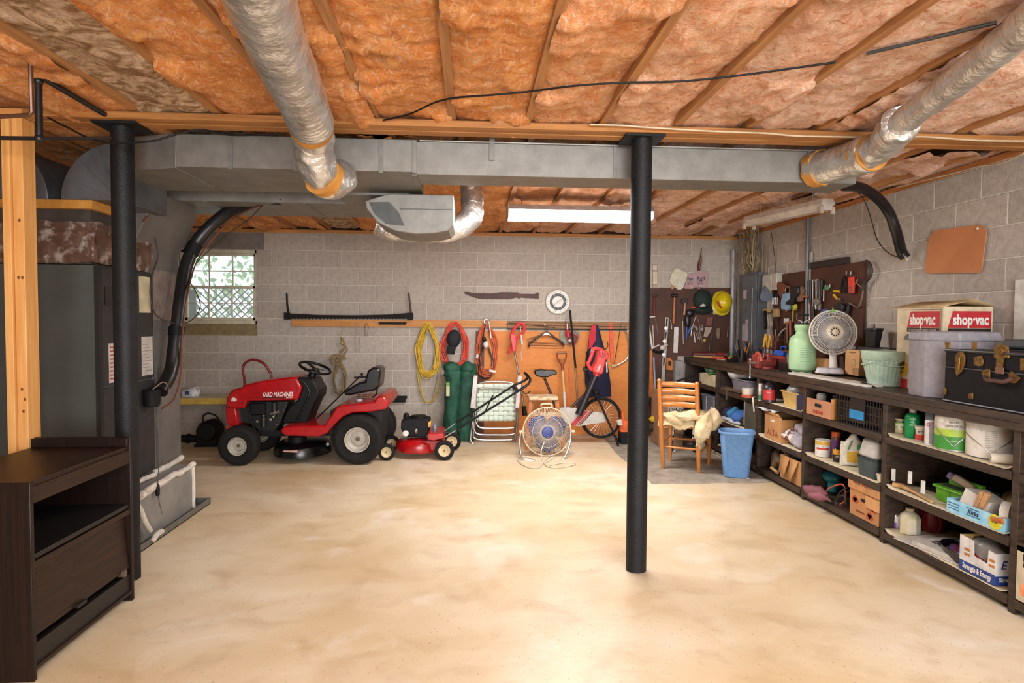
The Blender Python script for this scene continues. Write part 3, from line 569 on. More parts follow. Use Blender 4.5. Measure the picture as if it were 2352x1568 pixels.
v = Z.p(1195, 602, 6.195); text('LAWN', .02, C('eee6e0', .5), v, FR, hd); v = Z.p(845, 605, 6.195); text('14.5 HP', .028, C('55090c', .5), v, FR, hd)
P('stripe', Z.prism(B(), [(925, 597), (1160, 595), (1160, 607), (925, 608)], 6.194, 6.199), C('3a0709', .5), hd)
P('bumper', Z.prism(B(), [(538, 900), (610, 890), (605, 930), (540, 975)], 6.24, 6.56), C('d63a30', .4), tr, bev=.004)
P('engine_block', Z.prism(B(), [(660, 640), (1190, 640), (1100, 880), (1040, 960), (880, 950), (800, 880), (650, 860)], 6.30, 6.56), C('141312', .5), tr, bev=.01)
P('engine_cover', B().bb(*[Z.p(770, 0, 6.26).x, Z.p(940, 0, 6.26).x], .16, .3, Z.p(0, 790, 6.26).z, Z.p(0, 660, 6.26).z), BLACKM, tr, bev=.015)
P('muffler', B().cyl(Z.p(1040, 650, 6.27), Z.p(1040, 800, 6.27), .025).cyl(Z.p(930, 800, 6.28), Z.p(930, 900, 6.28), .03), C('2a2826', .4, .3), tr)
b = B()
for x, y, r in ((1050, 750, .012), (1030, 800, .016), (1000, 830, .018), (860, 850, .016), (930, 790, .012), (1080, 740, .009), (1070, 880, .006)): b.ball(Z.p(x, y, 6.25), r, 8)
P('carburetor', b.cyl(Z.p(1000, 770, 6.25), Z.p(1090, 750, 6.25), .011), C('8d8472', .4, .6), tr)
P('belt_guard', B().tube(smooth([Z.p(760, 660, 6.24), Z.p(790, 800, 6.24), Z.p(830, 920, 6.24), Z.p(880, 990, 6.24)], 5), .008), BLACKM, tr)
P('dashboard', Z.prism(B(), [(1270, 400), (1300, 390), (1440, 400), (1470, 465), (1505, 520), (1500, 600), (1470, 640), (1400, 800), (1380, 870), (1110, 870), (1190, 700), (1290, 620), (1330, 500)], 6.24, 6.58), BLACK, tr, bev=.014)
P('dash_ridge', B().tube(smooth([Z.p(1340, 430, 6.235), Z.p(1405, 545, 6.235), Z.p(1345, 700, 6.235), Z.p(1270, 850, 6.235)], 5), .012), BLACK, tr)
P('steering_column', B().cyl(Z.p(1410, 450, 6.42), Z.p(1450, 320, 6.42), .05, .035), BLACK, tr)
sw = P('steering_wheel', B().torus(Z.p(1465, 292, 6.42), .158, .014, (math.radians(8), math.radians(19), 0), 36, 10), BLACK, tr)
e = Euler((math.radians(8), math.radians(19), 0)).to_matrix(); c0 = Z.p(1465, 292, 6.42)
b = B().cyl(c0-Vector((0, 0, .05)), c0+Vector((0, 0, -.005)), .05, .035)
for a in (20, 140, 260): b.bar(c0-Vector((0, 0, .01)), c0+e @ Vector((.15*math.cos(math.radians(a)), .15*math.sin(math.radians(a)), 0)), .035, .008)
P('spoke', b, BLACK, sw)
FP = [(1105, 935), (1150, 900), (1330, 893), (1560, 890), (1620, 800), (1690, 700), (1760, 680), (1900, 665), (2080, 645), (2110, 592), (2180, 590), (2230, 670), (2200, 720), (2050, 750), (1850, 760), (1750, 800), (1650, 900), (1590, 970), (1500, 1008), (1160, 998), (1112, 968)]
P('fender', Z.prism(B(), FP, 6.04, 6.88), REDP, tr, bev=.014, label='red rear fender and footrest')
P('foot_mat', Z.prism(B(), [(1330, 890), (1400, 850), (1600, 850), (1570, 890)], 6.3, 6.8), BLACKM, tr, bev=.003)
P('seat', Z.prism(B(), [(1985, 400), (2010, 320), (2060, 288), (2120, 288), (2145, 330), (2130, 480), (2090, 530), (2000, 545), (1880, 568), (1790, 585), (1755, 560), (1770, 535), (1860, 475), (1930, 440), (1980, 435)], 6.26, 6.62), C('17171a', .3), tr, bev=.03)
P('seat_bracket', B().tube([Z.p(2110, 500, 6.35), Z.p(2105, 560, 6.35), Z.p(2060, 600, 6.35)], .008), BLACKM, tr)
b = B()
for x in (1920, 1980, 2040):
    for y in (570, 590, 610, 630): b.torus(Z.p(x, y, 6.36), .02, .003, n=14, k=5)
P('seat_spring', b, C('8a5a3c', .4, .5), tr)
P('gear_lever', B().cyl(Z.p(1480, 820, 6.28), Z.p(1930, 380, 6.22), .007).ball(Z.p(1950, 360, 6.22), .015, 10).cyl(Z.p(1870, 395, 6.22), Z.p(1990, 385, 6.22), .01), BLACKM, tr)
P('fuel_cap', B().lathe([(.03, 0), (.03, .02), (.02, .025)], Z.p(1920, 640, 6.3), 16), C('b9c4cc', .4), tr)
P('frame_rail', B().bb(Z.p(560, 0, 6.2).x, Z.p(2060, 0, 6.2).x, .2, .42, .24, .30), BLACKM, tr)
P('front_axle', B().bb(Z.p(640, 0, 6.1).x-.03, Z.p(640, 0, 6.1).x+.03, .04, .66, .17, .23), BLACKM, tr)
P('rear_axle', B().cyl((Z.p(1903, 0, 6.1).x, .0, .25), (Z.p(1903, 0, 6.1).x, .8, .25), .025), BLACKM, tr)
P('under_body', B().bb(Z.p(1600, 0, 6.2).x, Z.p(2150, 0, 6.2).x, .16, .7, .2, .50), C('100f0f', .6), tr)
wheel(tr, (Z.p(655, 0, 6.06).x, .0, .193), .193, .15, .088, RIM); wheel(tr, (Z.p(655, 0, 6.06).x, .66, .193), .193, .15, .088, RIM)
wheel(tr, (Z.p(1905, 0, 6.06).x, .02, .25), .25, .21, .122, RIM); wheel(tr, (Z.p(1905, 0, 6.06).x+.02, .80, .25), .25, .21, .122, RIM)
dk_ = P('mower_deck', B().lathe([(.27, .05), (.285, .055), (.285, .10), (.27, .145), (.22, .175), (.1, .185), (0, .19)], (Z.p(1270, 0, 6.2).x, .34, 0), 36, sy=1.25), C('121212', .25), tr, label='black mowing deck')
P('deck_pulley', B().lathe([(.09, .18), (.09, .24), (.05, .25)], (Z.p(1240, 0, 6.2).x, .22, 0), 20).lathe([(.03, .24), (.03, .30)], (Z.p(1240, 0, 6.2).x, .22, 0), 12), BLACKM, dk_)
P('deck_label', Z.prism(B(), [(1125, 1165), (1135, 1152), (1290, 1150), (1280, 1172)], 6.065, 6.075), C('c99a8c', .6), dk_)
P('deck_bolt', B().cyl(Z.p(1595, 1085, 6.2), Z.p(1595, 1085, 6.23), .016), C('8a8378', .5), tr)
t = S('handle_hoop', 'dark red tube hoop rising behind the hood of the riding mower', 'hoop', B().tube(smooth([at(562, 1005, Y=6.95), at(562, 880, Y=6.95), at(558, 855, Y=6.95), at(560, 838, Y=6.95), at(572, 828, Y=6.95), at(585, 826, Y=6.95), at(605, 834, Y=6.95), at(618, 852, Y=6.95), at(624, 872, Y=6.95), at(632, 1000, Y=6.95)], 6), .014, 10), C('7a1518', .4))
# low shelf, bag, pump by the left end of the wall
t = T('low_table', 'low white table with a yellow front edge, left of the riding mower', 'table', (-3.2, 7.0, 0))
P('table_top', B().bb(-.35, .58, 0, .42, .50, .535), C('c9bfa2', .5), t, bev=.003); P('front_edge', B().bb(-.35, .58, -.006, 0, .47, .535), C('c9a94a', .5), t, label='yellow front edge')
for x in (-.3, .53): P('leg', B().bb(x-.02, x+.02, .3, .34, 0, .5), C('8a8478', .5), t)
t = S('plastic_bag', 'crumpled white shopping bag with a blue print on the low table', 'bag', B().ball(at(436, 902, Y=7.15)+Vector((0, 0, -.01)), (.10, .06, .06), 20).torus(at(450, 897, Y=7.12), .035, .006, (math.pi/2, 0, 0), 16, 6).noise(.03, 14, 2), C('d9dadd', .4))
P('blue_print', B().bb(0, .045, -.002, .002, 0, .04), C('35427a', .5), t).location = at(425, 906, Y=7.07)
t = T('utility_pump', 'black portable pump with a silver nozzle under the low table', 'pump', (at(480, 1010, Y=7.05).x, 7.05, 0))
P('motor_body', B().lathe([(.0, -.14), (.09, -.14), (.12, -.08), (.12, .08), (.09, .14), (0, .14)], (.02, 0, .17), 24, rot=(math.pi/2, 0, 0)).bb(-.1, .12, -.1, .1, .02, .2), BLACKM, t, bev=.01)
P('handle', B().tube(smooth([(-.06, 0, .25), (-.06, 0, .33), (.0, 0, .36), (.08, 0, .33), (.13, 0, .25)], 5), .01), BLACKM, t)
P('nozzle_pipe', B().cyl((-.05, -.02, .075), (-.28, -.02, .085), .04), BLACKM, t); P('nozzle_ring', B().cyl((-.20, -.02, .082), (-.23, -.02, .083), .052), BLACKM, t)
P('nozzle_tip', B().cyl((-.28, -.02, .085), (-.34, -.02, .087), .042), C('9fb0b2', .2, .8), t, label='silver nozzle tip')
P('foot', B().bb(-.12, .14, -.1, .1, 0, .025), BLACKM, t)
# ---------------------------------------------------------------- push mower
R1 = (at(950, 1045, Y=6.4).x, 6.4, 0); Z = ZV(4.355, 840, 720, R1)
pm = T('push_mower', 'small red push lawn mower with cream wheel hubs behind the riding mower', 'lawn mower', R1)
HUB = C('d3bf94', .5)
xc = Z.p(520, 0, 6.35).x
P('deck', B().lathe([(.0, .06), (.235, .06), (.24, .07), (.235, .135), (.225, .155), (.20, .175), (.1, .19), (0, .19)], (xc, .06, 0), 36, sy=.95).bb(xc-.05, xc+.27, -.12, .24, .09, .185), REDP, pm, bev=.006)
P('rear_guard', Z.prism(B(), [(620, 1200), (770, 1200), (790, 1240), (690, 1270), (620, 1260)], 6.2, 6.6), REDP, pm, bev=.006)
P('engine', Z.prism(B(), [(355, 1075), (385, 1055), (560, 1050), (640, 1060), (630, 1180), (600, 1240), (390, 1230), (350, 1150)], 6.34, 6.56), BLACKM, pm, bev=.012)
P('engine_cap', B().lathe([(.09, 0), (.09, .03), (.08, .04), (.06, .035), (.04, .045), (0, .045)], Z.p(530, 1055, 6.45), 24), BLACK, pm)
P('air_filter', B().lathe([(.025, 0), (.03, .02), (.03, .05), (.015, .07)], Z.p(405, 1060, 6.4), 14), BLACKM, pm)
P('carburetor', B().ball(Z.p(503, 1175, 6.32), (.02, .02, .03), 10), C('857d74', .35, .6), pm); P('starter_hub', B().cyl(Z.p(400, 1197, 6.34), Z.p(400, 1197, 6.3), .03), C('857d74', .35, .6), pm)
P('caution_tag', Z.prism(B(), [(625, 1085), (655, 1070), (650, 1120), (628, 1140)], 6.32, 6.325), C('d9a02c', .5), pm, label='yellow caution sticker')
P('oil_cap', B().cyl(Z.p(690, 1190, 6.35), Z.p(690, 1110, 6.35), .018), C('7c8ca0', .4), pm)
wheel(pm, (Z.p(210, 0, 6.26).x, -.16, .085), .085, .05, .052, HUB); wheel(pm, (Z.p(792, 0, 6.24).x, -.18, .1), .1, .05, .06, HUB)
wheel(pm, (Z.p(865, 0, 6.7).x, .28, .1), .1, .05, .06, HUB); wheel(pm, (Z.p(260, 0, 6.7).x, .28, .085), .085, .05, .052, HUB)
for Y, a, b_, c_ in ((6.22, (790, 1232), (905, 1165), (1525, 775)), (6.62, (770, 1185), (900, 1095), (1490, 712))):
    P('handle_bracket', B().bar(Z.p(*a, Y), Z.p(*b_, Y), .006, .035, up=(0, 1, 0)), C('a39f99', .35, .5), pm)
    P('handle_bar', B().cyl(Z.p(*b_, Y), Z.p(*c_, Y), .011), BLACKM, pm)
P('handle_grip', B().tube(smooth([Z.p(1525, 775, 6.22), Z.p(1620, 710, 6.22), Z.p(1645, 665, 6.24), Z.p(1630, 630, 6.3), Z.p(1590, 592, 6.42), Z.p(1620, 640, 6.6), Z.p(1570, 680, 6.62), Z.p(1490, 712, 6.62)], 6), .013, 10), BLACK, pm)
P('cross_brace', B().cyl(Z.p(1270, 822, 6.62), Z.p(1200, 968, 6.22), .008), BLACKM, pm); P('handle_clamp', B().cyl(Z.p(1510, 765, 6.22), Z.p(1480, 735, 6.62), .02), BLACKM, pm)
P('control_cable', B().tube(smooth([Z.p(1560, 770, 6.22), Z.p(1600, 800, 6.25), Z.p(1650, 775, 6.3)], 5), .005), BLACKM, pm)
P('starter_rope', B().tube(smooth([Z.p(640, 1150, 6.3), Z.p(900, 1180, 6.35), Z.p(1170, 935, 6.3)], 5), .003), C('3a3836', .5), pm)
# ---------------------------------------------------------------- back wall: boards and what hangs on them
WY = DB
def wp(x, y, off=.0): return at(x, y, Y=WY-off)
v0, v1 = wp(672, 733), wp(1165, 752)
S('hanging_rail', 'long pale pine board screwed to the back wall, carrying hooks', 'board', B().bb(v0.x, v1.x, WY-.038, WY-.001, 1.333, 1.417), PINEX, bev=.002)
S('hanging_rail', 'darker shorter board continuing the pale one toward the column', 'board', B().bb(v1.x+.003, 2.16, WY-.036, WY-.001, 1.318, 1.412), mat('oldpine', '9c7350', '7d5a3d', rough=.7, scale=3, stretch=(1, 18, 18)), bev=.002)
S('trim_strip', 'thin white strip lying along the top of the pine board', 'strip', B().bb(wp(1075, 733).x, wp(1213, 733).x, WY-.03, WY-.012, 1.4175, 1.424), C('cfc6c0', .5))
for lab, x0, y0, x1, y1, r, c_ in (('long thin dowel on top of the dark board', 1220, 738, 1440, 744, .006, 'a98456'), ('dark metal rod lowest along the dark board', 1165, 755, 1440, 757, .008, '2d2522'), ('slim brown rod in the middle of the dark board', 1162, 745, 1440, 750, .004, '6d4a30'), ('short slanting stick on the dark board above the hangers', 1168, 741, 1275, 752, .004, '4a2e1c')):
    S('rod', lab, 'rod', B().cyl(wp(x0, y0, .048), wp(x1, y1, .048), r, n=8), C(c_, .6))
ply = T('plywood_sheet', 'orange plywood sheet leaning flat against the back wall', 'plywood', (1.2, WY-.012, 0))
a_, b_ = wp(1112, 800).x-1.2, 2.16-1.2
P('sheet', B().bb(a_, b_, 0, .010, 0.01, 1.29), mat('plywood', 'd08238', 'c0722e', rough=.6, scale=2.5, stretch=(4, 1, 14), detail=8, bump=.05), ply); P('cap_strip', B().bb(a_, b_, -.004, .01, 1.29, 1.312), C('c4b8a8', .6), ply, label='pale strip along the top')
P('edge_board', B().bb(wp(1093, 800).x-1.2, a_-.002, -.01, .01, .01, 1.29), C('5b3324', .6), ply, label='dark brown board at the left edge')
# crosscut saw
Z = ZV(3.36, 640, 600, (at(800, 735, Y=WY-.06).x, WY-.06, 1.42))
cs = T('crosscut_saw', 'two-handled black crosscut saw resting on the pine board', 'saw', (at(800, 735, Y=WY-.06).x, WY-.06, 1.42)); IRON = mat('iron', '141110', '1f1816', rough=.65, spec=.2, scale=12, bump=.2)
bl = [(55, 398), (82, 402), (300, 413), (600, 416), (850, 410), (1000, 398), (1040, 402), (1040, 446)]
xs = list(range(1020, 100, -14)); teeth = []
for i, x in enumerate(xs): teeth.append((x, 440 if i % 2 else 447))
P('blade', Z.prism(B(), bl+teeth+[(100, 446), (52, 450)], WY-.062, WY-.058), IRON, cs)
P('handle', B().tube([Z.p(78, 405, WY-.06), Z.p(66, 330, WY-.06), Z.p(62, 243, WY-.06)], [.014, .011, .009], 10), IRON, cs); P('handle', B().tube([Z.p(1022, 400, WY-.06), Z.p(1012, 320, WY-.06), Z.p(1004, 240, WY-.06)], [.012, .010, .009], 10), C('4a2e20', .6), cs)
P('ferrule', B().bb(Z.p(52, 0, WY).x, Z.p(82, 0, WY).x, -.012, .012, Z.p(0, 448, WY).z, Z.p(0, 395, WY).z).bb(Z.p(1005, 0, WY).x, Z.p(1040, 0, WY).x, -.012, .012, Z.p(0, 446, WY).z, Z.p(0, 390, WY).z), IRON, cs)
S('machete', 'dark brown wooden knife-shaped plaque on the back wall beside the thermometer', 'machete', ZV(3.36, 640, 600, (0, 0, 0)).prism(B(), [(1428, 235), (1450, 232), (1500, 245), (1650, 248), (1720, 238), (1845, 240), (1860, 250), (1975, 252), (2000, 240), (2010, 250), (2008, 292), (1990, 290), (1975, 285), (1870, 280), (1855, 288), (1840, 278), (1780, 292), (1560, 290), (1500, 275), (1450, 255)], WY-.018, WY-.002), mat('brownwood', '4a2720', '38190f', rough=.6, scale=8, bump=.1), bev=.002)
th = T('wall_thermometer', 'round white dial thermometer on the back wall', 'thermometer', wp(1281, 693, .002))
RT = (math.pi/2, 0, 0)
P('case', B().lathe([(0, 0), (.152, 0), (.155, .01), (.152, .028), (.146, .03), (.142, .022), (0, .022)], n=48, rot=RT), C('c4bda8', .4, .2), th)
P('dial', B().lathe([(0, .022), (.142, .022), (.142, .023), (0, .023)], n=48, rot=RT), C('d8d5cd', .4), th); P('dial_ring', B().lathe([(.068, .0235), (.102, .0235), (.102, .0245), (.068, .0245), (.068, .0235)], n=40, rot=RT, cap=False), C('3b3c3e', .5), th, label='dark inner ring')
b = B()
for k in range(24):
    a = 2*math.pi*k/24; b.at((.12*math.cos(a), -.0245, .12*math.sin(a)), (0, -a, 0)).box((0, 0, 0), (.018 if k % 2 else .01, .001, .004))
P('tick_mark', b, C('5a5854', .5), th); b = B()
for k in range(12):
    a = 2*math.pi*k/12; b.at((.085*math.cos(a), -.0255, .085*math.sin(a)), (0, -a, 0)).box((0, 0, 0), (.01, .001, .005))
P('tick_mark', b, C('c9c6c0', .5), th); P('needle', B().bar((-.045, -.026, -.035), (.05, -.026, .04), .003, .004, up=(0, 1, 0)), C('8a2a1e', .5), th)
# hanks of rope and cord
def hank(b, x, y0, y1, wpx, n, r, off=.05, jit=.15, seed=1, twist=0, spread=.018, top=.25):
    rn = random.Random(seed); T0, B0 = wp(x, y0, off), wp(x, y1, off)
    hw = wpx/2/191.
    for k in range(n):
        h = (T0.z-B0.z)*(1-jit*rn.random()); ww = hw*(.72+.3*rn.random()); cx = T0.x+rn.uniform(-.1, .1)*hw; yy = T0.y+rn.uniform(-spread, spread); pts = []
        ph = rn.uniform(-.25, .25); z0 = T0.z-rn.random()*.02
        for i in range(26):
            t = 2*math.pi*i/26; z = z0-h*(1-math.cos(t))/2; f = (z0-z)/h
            s_ = math.sin(t); wd = ww*(top+(1-top)*min(1, f*2.2)**.7) if f < .5 else ww
            pts.append((cx+wd*s_*1.0*(abs(s_)**-.25 if abs(s_) > .05 else 1)+.012*math.sin(3*t+ph*9)+twist*f, yy+.01*math.sin(2*t+ph*7), z))
        b.tube(smooth(pts, 3, closed=True), r, 6, closed=True)
    return b
t = T('extension_cord', 'yellow extension cord hanging in long loops from the pine board', 'cord', wp(985, 745, .05)); o_ = Vector(t.location)
def rel(b, o): b.v = [tuple(Vector(p)-o) for p in b.v]; return b
P('coil', rel(hank(B(), 983, 740, 868, 52, 18, .0055, seed=3), o_), C('d8b02e', .45), t); P('loose_loop', rel(hank(B(), 984, 750, 925, 58, 3, .005, seed=5, jit=.04), o_), C('c9a83e', .5), t); P('hook', B().tube([(0, .05, .01), (0, .0, 0), (0, -.01, .02)], .004), STEEL, t)
t = T('extension_cord', 'thick coil of red-orange extension cord with a black cap hung over it', 'cord', wp(1044, 745, .05)); o_ = Vector(t.location)
P('coil', rel(hank(B(), 1044, 739, 850, 60, 20, .0055, seed=8, top=.45), o_), C('e04a35', .45), t); P('loose_end', rel(hank(B(), 1046, 745, 862, 66, 2, .0045, seed=11), o_), C('e04a35', .45), t); P('hook', B().tube([(0, .05, .01), (0, .0, 0), (0, -.01, .02)], .004), STEEL, t)
t = T('baseball_cap', 'black cap hanging inside the red-orange cord', 'cap', wp(1042, 790, .12))
P('crown', B().ball((0, 0, .06), (.085, .06, .11), 18, rot=(0, .1, 0)).noise(.008, 9), C('191a22', .8), t); P('visor', B().box((-.03, -.02, -.07), (.10, .04, .10), rot=(.2, .2, 0)), C('15161c', .8), t, bev=.015)
t = T('extension_cord', 'orange extension cord tangled with black leads, hung on the plywood', 'cord', wp(1118, 748, .05)); o_ = Vector(t.location)
P('coil', rel(hank(B(), 1117, 742, 865, 50, 14, .0055, seed=21, top=.4), o_), C('cc5a2e', .45), t); P('coil', rel(hank(B(), 1116, 790, 868, 34, 3, .0055, seed=25), o_), C('2b1d18', .5), t, label='black leads')
P('plug', B().box(wp(1131, 852, .08)-o_, (.085, .03, .03), rot=(0, .2, 0)), C('d9d2c8', .4), t, bev=.005, label='white three-way plug'); P('plug', B().box(wp(1096, 818, .07)-o_, (.03, .02, .05), rot=(0, .3, 0)), C('cfc6bc', .4), t, bev=.004)
t = T('work_light', 'small white bulb in a black socket hung over the orange cord', 'lamp', wp(1116, 785, .12)); P('bulb', B().ball((0, 0, -.03), (.035, .035, .045), 16), C('dcdad6', .3), t); P('socket', B().cyl((-.01, 0, .0), (-.03, 0, .06), .022), BLACK, t); P('lead', B().tube(smooth([(-.03, 0, .06), (-.02, .02, .14), (.0, .06, .22)], 5), .004), BLACKM, t)
S('wrench', 'long chrome wrench hanging over the orange cord', 'wrench', B().bar(wp(1124, 745, .1), wp(1128, 776, .1), .02, .008).torus(wp(1118, 738, .1), .03, .009, (math.pi/2, 0, 0), 16, 6), STEEL)
t = T('rope_hank', 'tan rope hank with a knotted top hung from an iron hook', 'rope', wp(785, 790, .06)); o_ = Vector(t.location); ROPE = mat('rope', '9c8460', '7d6847', rough=.9, scale=60, bump=.6, bscale=200)
P('coil', rel(hank(B(), 780, 828, 905, 30, 8, .006, seed=31, jit=.1), o_), ROPE, t); P('knot', rel(B().torus(wp(768, 824, .07), .045, .009, (math.pi/2, .3, 0), 18, 7).torus(wp(778, 822, .08), .04, .01, (math.pi/2, -.4, 0), 18, 7).torus(wp(772, 828, .08), .05, .008, (math.pi/2, 0, .3), 18, 7).tube(smooth([wp(784, 775, .06), wp(792, 795, .07), wp(783, 812, .07), wp(795, 825, .07)], 6), .012).tube(smooth([wp(781, 786, .06), wp(797, 800, .07), wp(792, 812, .07), wp(784, 830, .07)], 6), .009), o_), ROPE, t)
P('pulley_hook', rel(B().tube(smooth([wp(785, 745, .05), wp(785, 765, .05), wp(781, 775, .05), wp(786, 783, .05), wp(790, 775, .05)], 5), .004).ball(wp(786, 788, .06), (.025, .015, .02), 10), o_), C('b5a258', .4, .3), t, label='iron hook with a yellowed block')
for lab, xx, yy, y2 in (('thin white string loop hanging beside the rope', 821, 742, 810), ('thin rusty wire hook hanging right of the string', 842, 742, 772)):
    S('string_loop', lab, 'string', B().tube(smooth([wp(xx-3, y2, .05), wp(xx-4, yy+8, .05), wp(xx, yy, .05), wp(xx+4, yy+8, .05), wp(xx+2, y2, .05)], 5), .0025), C('b59a88' if xx < 830 else '5d3b2c', .6))
def brush(label, x0, x1, y, hpx, off=.05):
    a, c = wp(x0, y, off), wp(x1, y, off); t = T('brush_strip', label, 'brush', ((a.x+c.x)/2, a.y, a.z)); h = hpx/191; l = (c.x-a.x)
    P('back', B().box((0, 0, h*.25), (l, .02, h*.4)), BLACKM, t); b = B()
    for k in range(int(l/.012)): b.box((-l/2+.006+k*.012, random.uniform(-.003, .003), -h*.2), (.009, .016, h*.6))
    P('bristles', b, BLACKM, t, kind='stuff')
brush('short black brush strip on the pine board', 870, 934, 742, 6); brush('black brush strip on the wall behind the mower seat', 868, 935, 916, 16, .04)
# green folded bags
GB = mat('green_cloth', '17543f', '0e3a2c', rough=.7, scale=9, bump=.6, bscale=22)
for lab, x, s_, tag_ in (('tall dark green folded fabric bag with a pale label, left of its twin', 1037, 5, 1), ('tall dark green folded fabric bag beside the lawn chair', 1073, 9, 0)):
    c = at(x, 1012, Y=7.22); c.z = 0; t = T('chair_bag', lab, 'bag', c); rings = []
    for k in range(22):
        f = k/21; z = .005+f*.90; r = .095*(1.0-.12*math.cos(f*5)+(.08 if .84 < f < .95 else 0))*(1 if f < .97 else .8); o = .02*math.sin(f*4+s_)
        rings.append([((r*(1+.13*math.sin(3*a+f*4+s_)))*math.cos(a)+o-(.02 if not tag_ else -.01)*(1-f), r*.8*math.sin(a), z) for a in [2*math.pi*j/28 for j in range(28)]])
    P('bag_body', B().loft(rings).noise(.02, 11, s_).noise(.006, 30, s_), GB, t, ang=70)
    P('folded_top', B().ball((0, -.01, .86), (.1, .085, .07), 20).noise(.022, 14, s_), GB, t, ang=70)
    P('tie_strap', B().tube([(.095*math.cos(a), .08*math.sin(a), .77) for a in [2*math.pi*j/20 for j in range(20)]], .008, 6, closed=True), C('0d3226', .7), t)
    if tag_: P('label_tag', B().bb(-.06, -.02, -.105, -.10, .54, .70), C('c4c79a', .6), t, label='cream label'); P('label_tag', B().bb(-.06, -.02, -.108, -.105, .66, .70), C('6da23c', .6), t, label='lime green label top')
# folded lawn chair
R2 = (at(1140, 1018, Y=7.05).x, 7.05, 0); Z = ZV(4.355, 840, 720, R2); lc = T('lawn_chair', 'folded aluminium lawn chair with woven mint webbing', 'chair', R2, rot=None)
AL = C('b9b7b4', .28, .9); MINT = mat('webbing', 'ccd8cb', 'b4c6b6', rough=.5, scale=4, stretch=(1, 1, 1))
P('back_frame', B().tube(smooth([Z.p(1115, 1085, 7.05), Z.p(1110, 800, 7.05), Z.p(1125, 720, 7.05), Z.p(1170, 688, 7.05), Z.p(1300, 682, 7.05), Z.p(1440, 690, 7.05), Z.p(1495, 725, 7.05), Z.p(1508, 800, 7.05), Z.p(1505, 1085, 7.05)], 5), .012, 10), AL, lc)
P('seat_frame', B().tube(smooth([Z.p(1095, 1090, 7.0), Z.p(1100, 820, 7.0), Z.p(1120, 770, 7.0), Z.p(1180, 745, 7.0), Z.p(1430, 748, 7.0), Z.p(1490, 780, 7.0), Z.p(1500, 1085, 7.0)], 5), .011, 10), AL, lc)
for dy, pts in ((0, [(1085, 960), (1055, 1180), (1050, 1260), (1085, 1305), (1180, 1318), (1400, 1318), (1470, 1305), (1500, 1240), (1525, 960)]), (.05, [(1100, 1080), (1075, 1200), (1090, 1245), (1180, 1262), (1400, 1262), (1480, 1240), (1500, 1080)]), (.02, [(1080, 1080), (1085, 1160), (1130, 1205), (1300, 1212), (1470, 1205), (1505, 1150), (1520, 1000)]), (.04, [(1100, 1080), (1130, 1130), (1200, 1145), (1400, 1145), (1480, 1140)])):
    P('leg_frame', B().tube(smooth([Z.p(x, y, 7.05+dy) for x, y in pts], 5), .0115, 10), AL, lc)
for x0, x1 in ((1045, 1120), (1495, 1563)):
    P('armrest', Z.prism(B(), [(x0+(35 if x0 < 1200 else 28), 618), (x1, 622), (x1-(28 if x0 < 1200 else 28), 948), (x0, 943)], 6.96, 6.985), C('cfc6c2', .45), lc, bev=.004)
nx, nz = 7, 8
for k in range(nx):
    xa = 1150+k*50; pts = []
    b = B().grid(lambda u, v: (Z.p(xa-23+46*u, 700+375*v, 7.03)+Vector((0, .006*math.sin(math.pi*(v*nz+k)), 0))), 3, 34)
    P('webbing_strap', b, MINT, lc, solid=.002)
for k in range(nz):
    ya = 725+k*46
    P('webbing_strap', B().grid(lambda u, v: (Z.p(1108+395*u, ya-20+40*v, 7.03)+Vector((0, -.006*math.sin(math.pi*(u*nx+k)), 0))), 34, 3), MINT, lc, solid=.002)
# string trimmer
Z = ZV(4.355, 1130, 720, (0, 0, 0)); c = Z.p(230, 380, 7.3); ZT = ZV(4.355, 1130, 720, c)
t = T('string_trimmer', 'red electric string trimmer with a grey shaft hung on the plywood', 'trimmer', c); RP = C('d6303a', .4)
P('handle', B().tube(smooth([ZT.p(*q, 7.3) for q in ((200, 240), (205, 180), (260, 110), (295, 95), (322, 120), (318, 170), (270, 230), (230, 260))], 5), .018, 10), RP, t)
P('motor_grip', ZT.prism(B(), [(185, 200), (225, 200), (245, 260), (240, 380), (205, 380), (195, 300), (182, 250)], 7.26, 7.32), RP, t, bev=.008)
P('trigger_guard', B().tube(smooth([ZT.p(*q, 7.3) for q in ((205, 330), (185, 345), (168, 380), (170, 400))], 5), .014, 8), RP, t)
P('shaft', B().cyl(ZT.p(225, 380, 7.3), ZT.p(275, 640, 7.25), .011).cyl(ZT.p(275, 640, 7.25), ZT.p(318, 930, 7.2), .011), C('8d8885', .3, .7), t)
P('cutter_head', B().cyl(ZT.p(318, 925, 7.2), ZT.p(330, 1020, 7.18), .025, .03), BLACKM, t)
P('wall_hook', B().tube([ZT.p(290, 105, 7.3), ZT.p(290, 100, 7.465)], .005), STEEL, t); P('plug_lead', B().tube(smooth([ZT.p(*q, 7.3) for q in ((285, 130), (295, 230), (305, 350), (290, 400), (300, 480))], 5), .004).cyl(ZT.p(290, 215, 7.28), ZT.p(303, 310, 7.28), .013), C('cfc8c2', .4), t, label='white plug and lead')
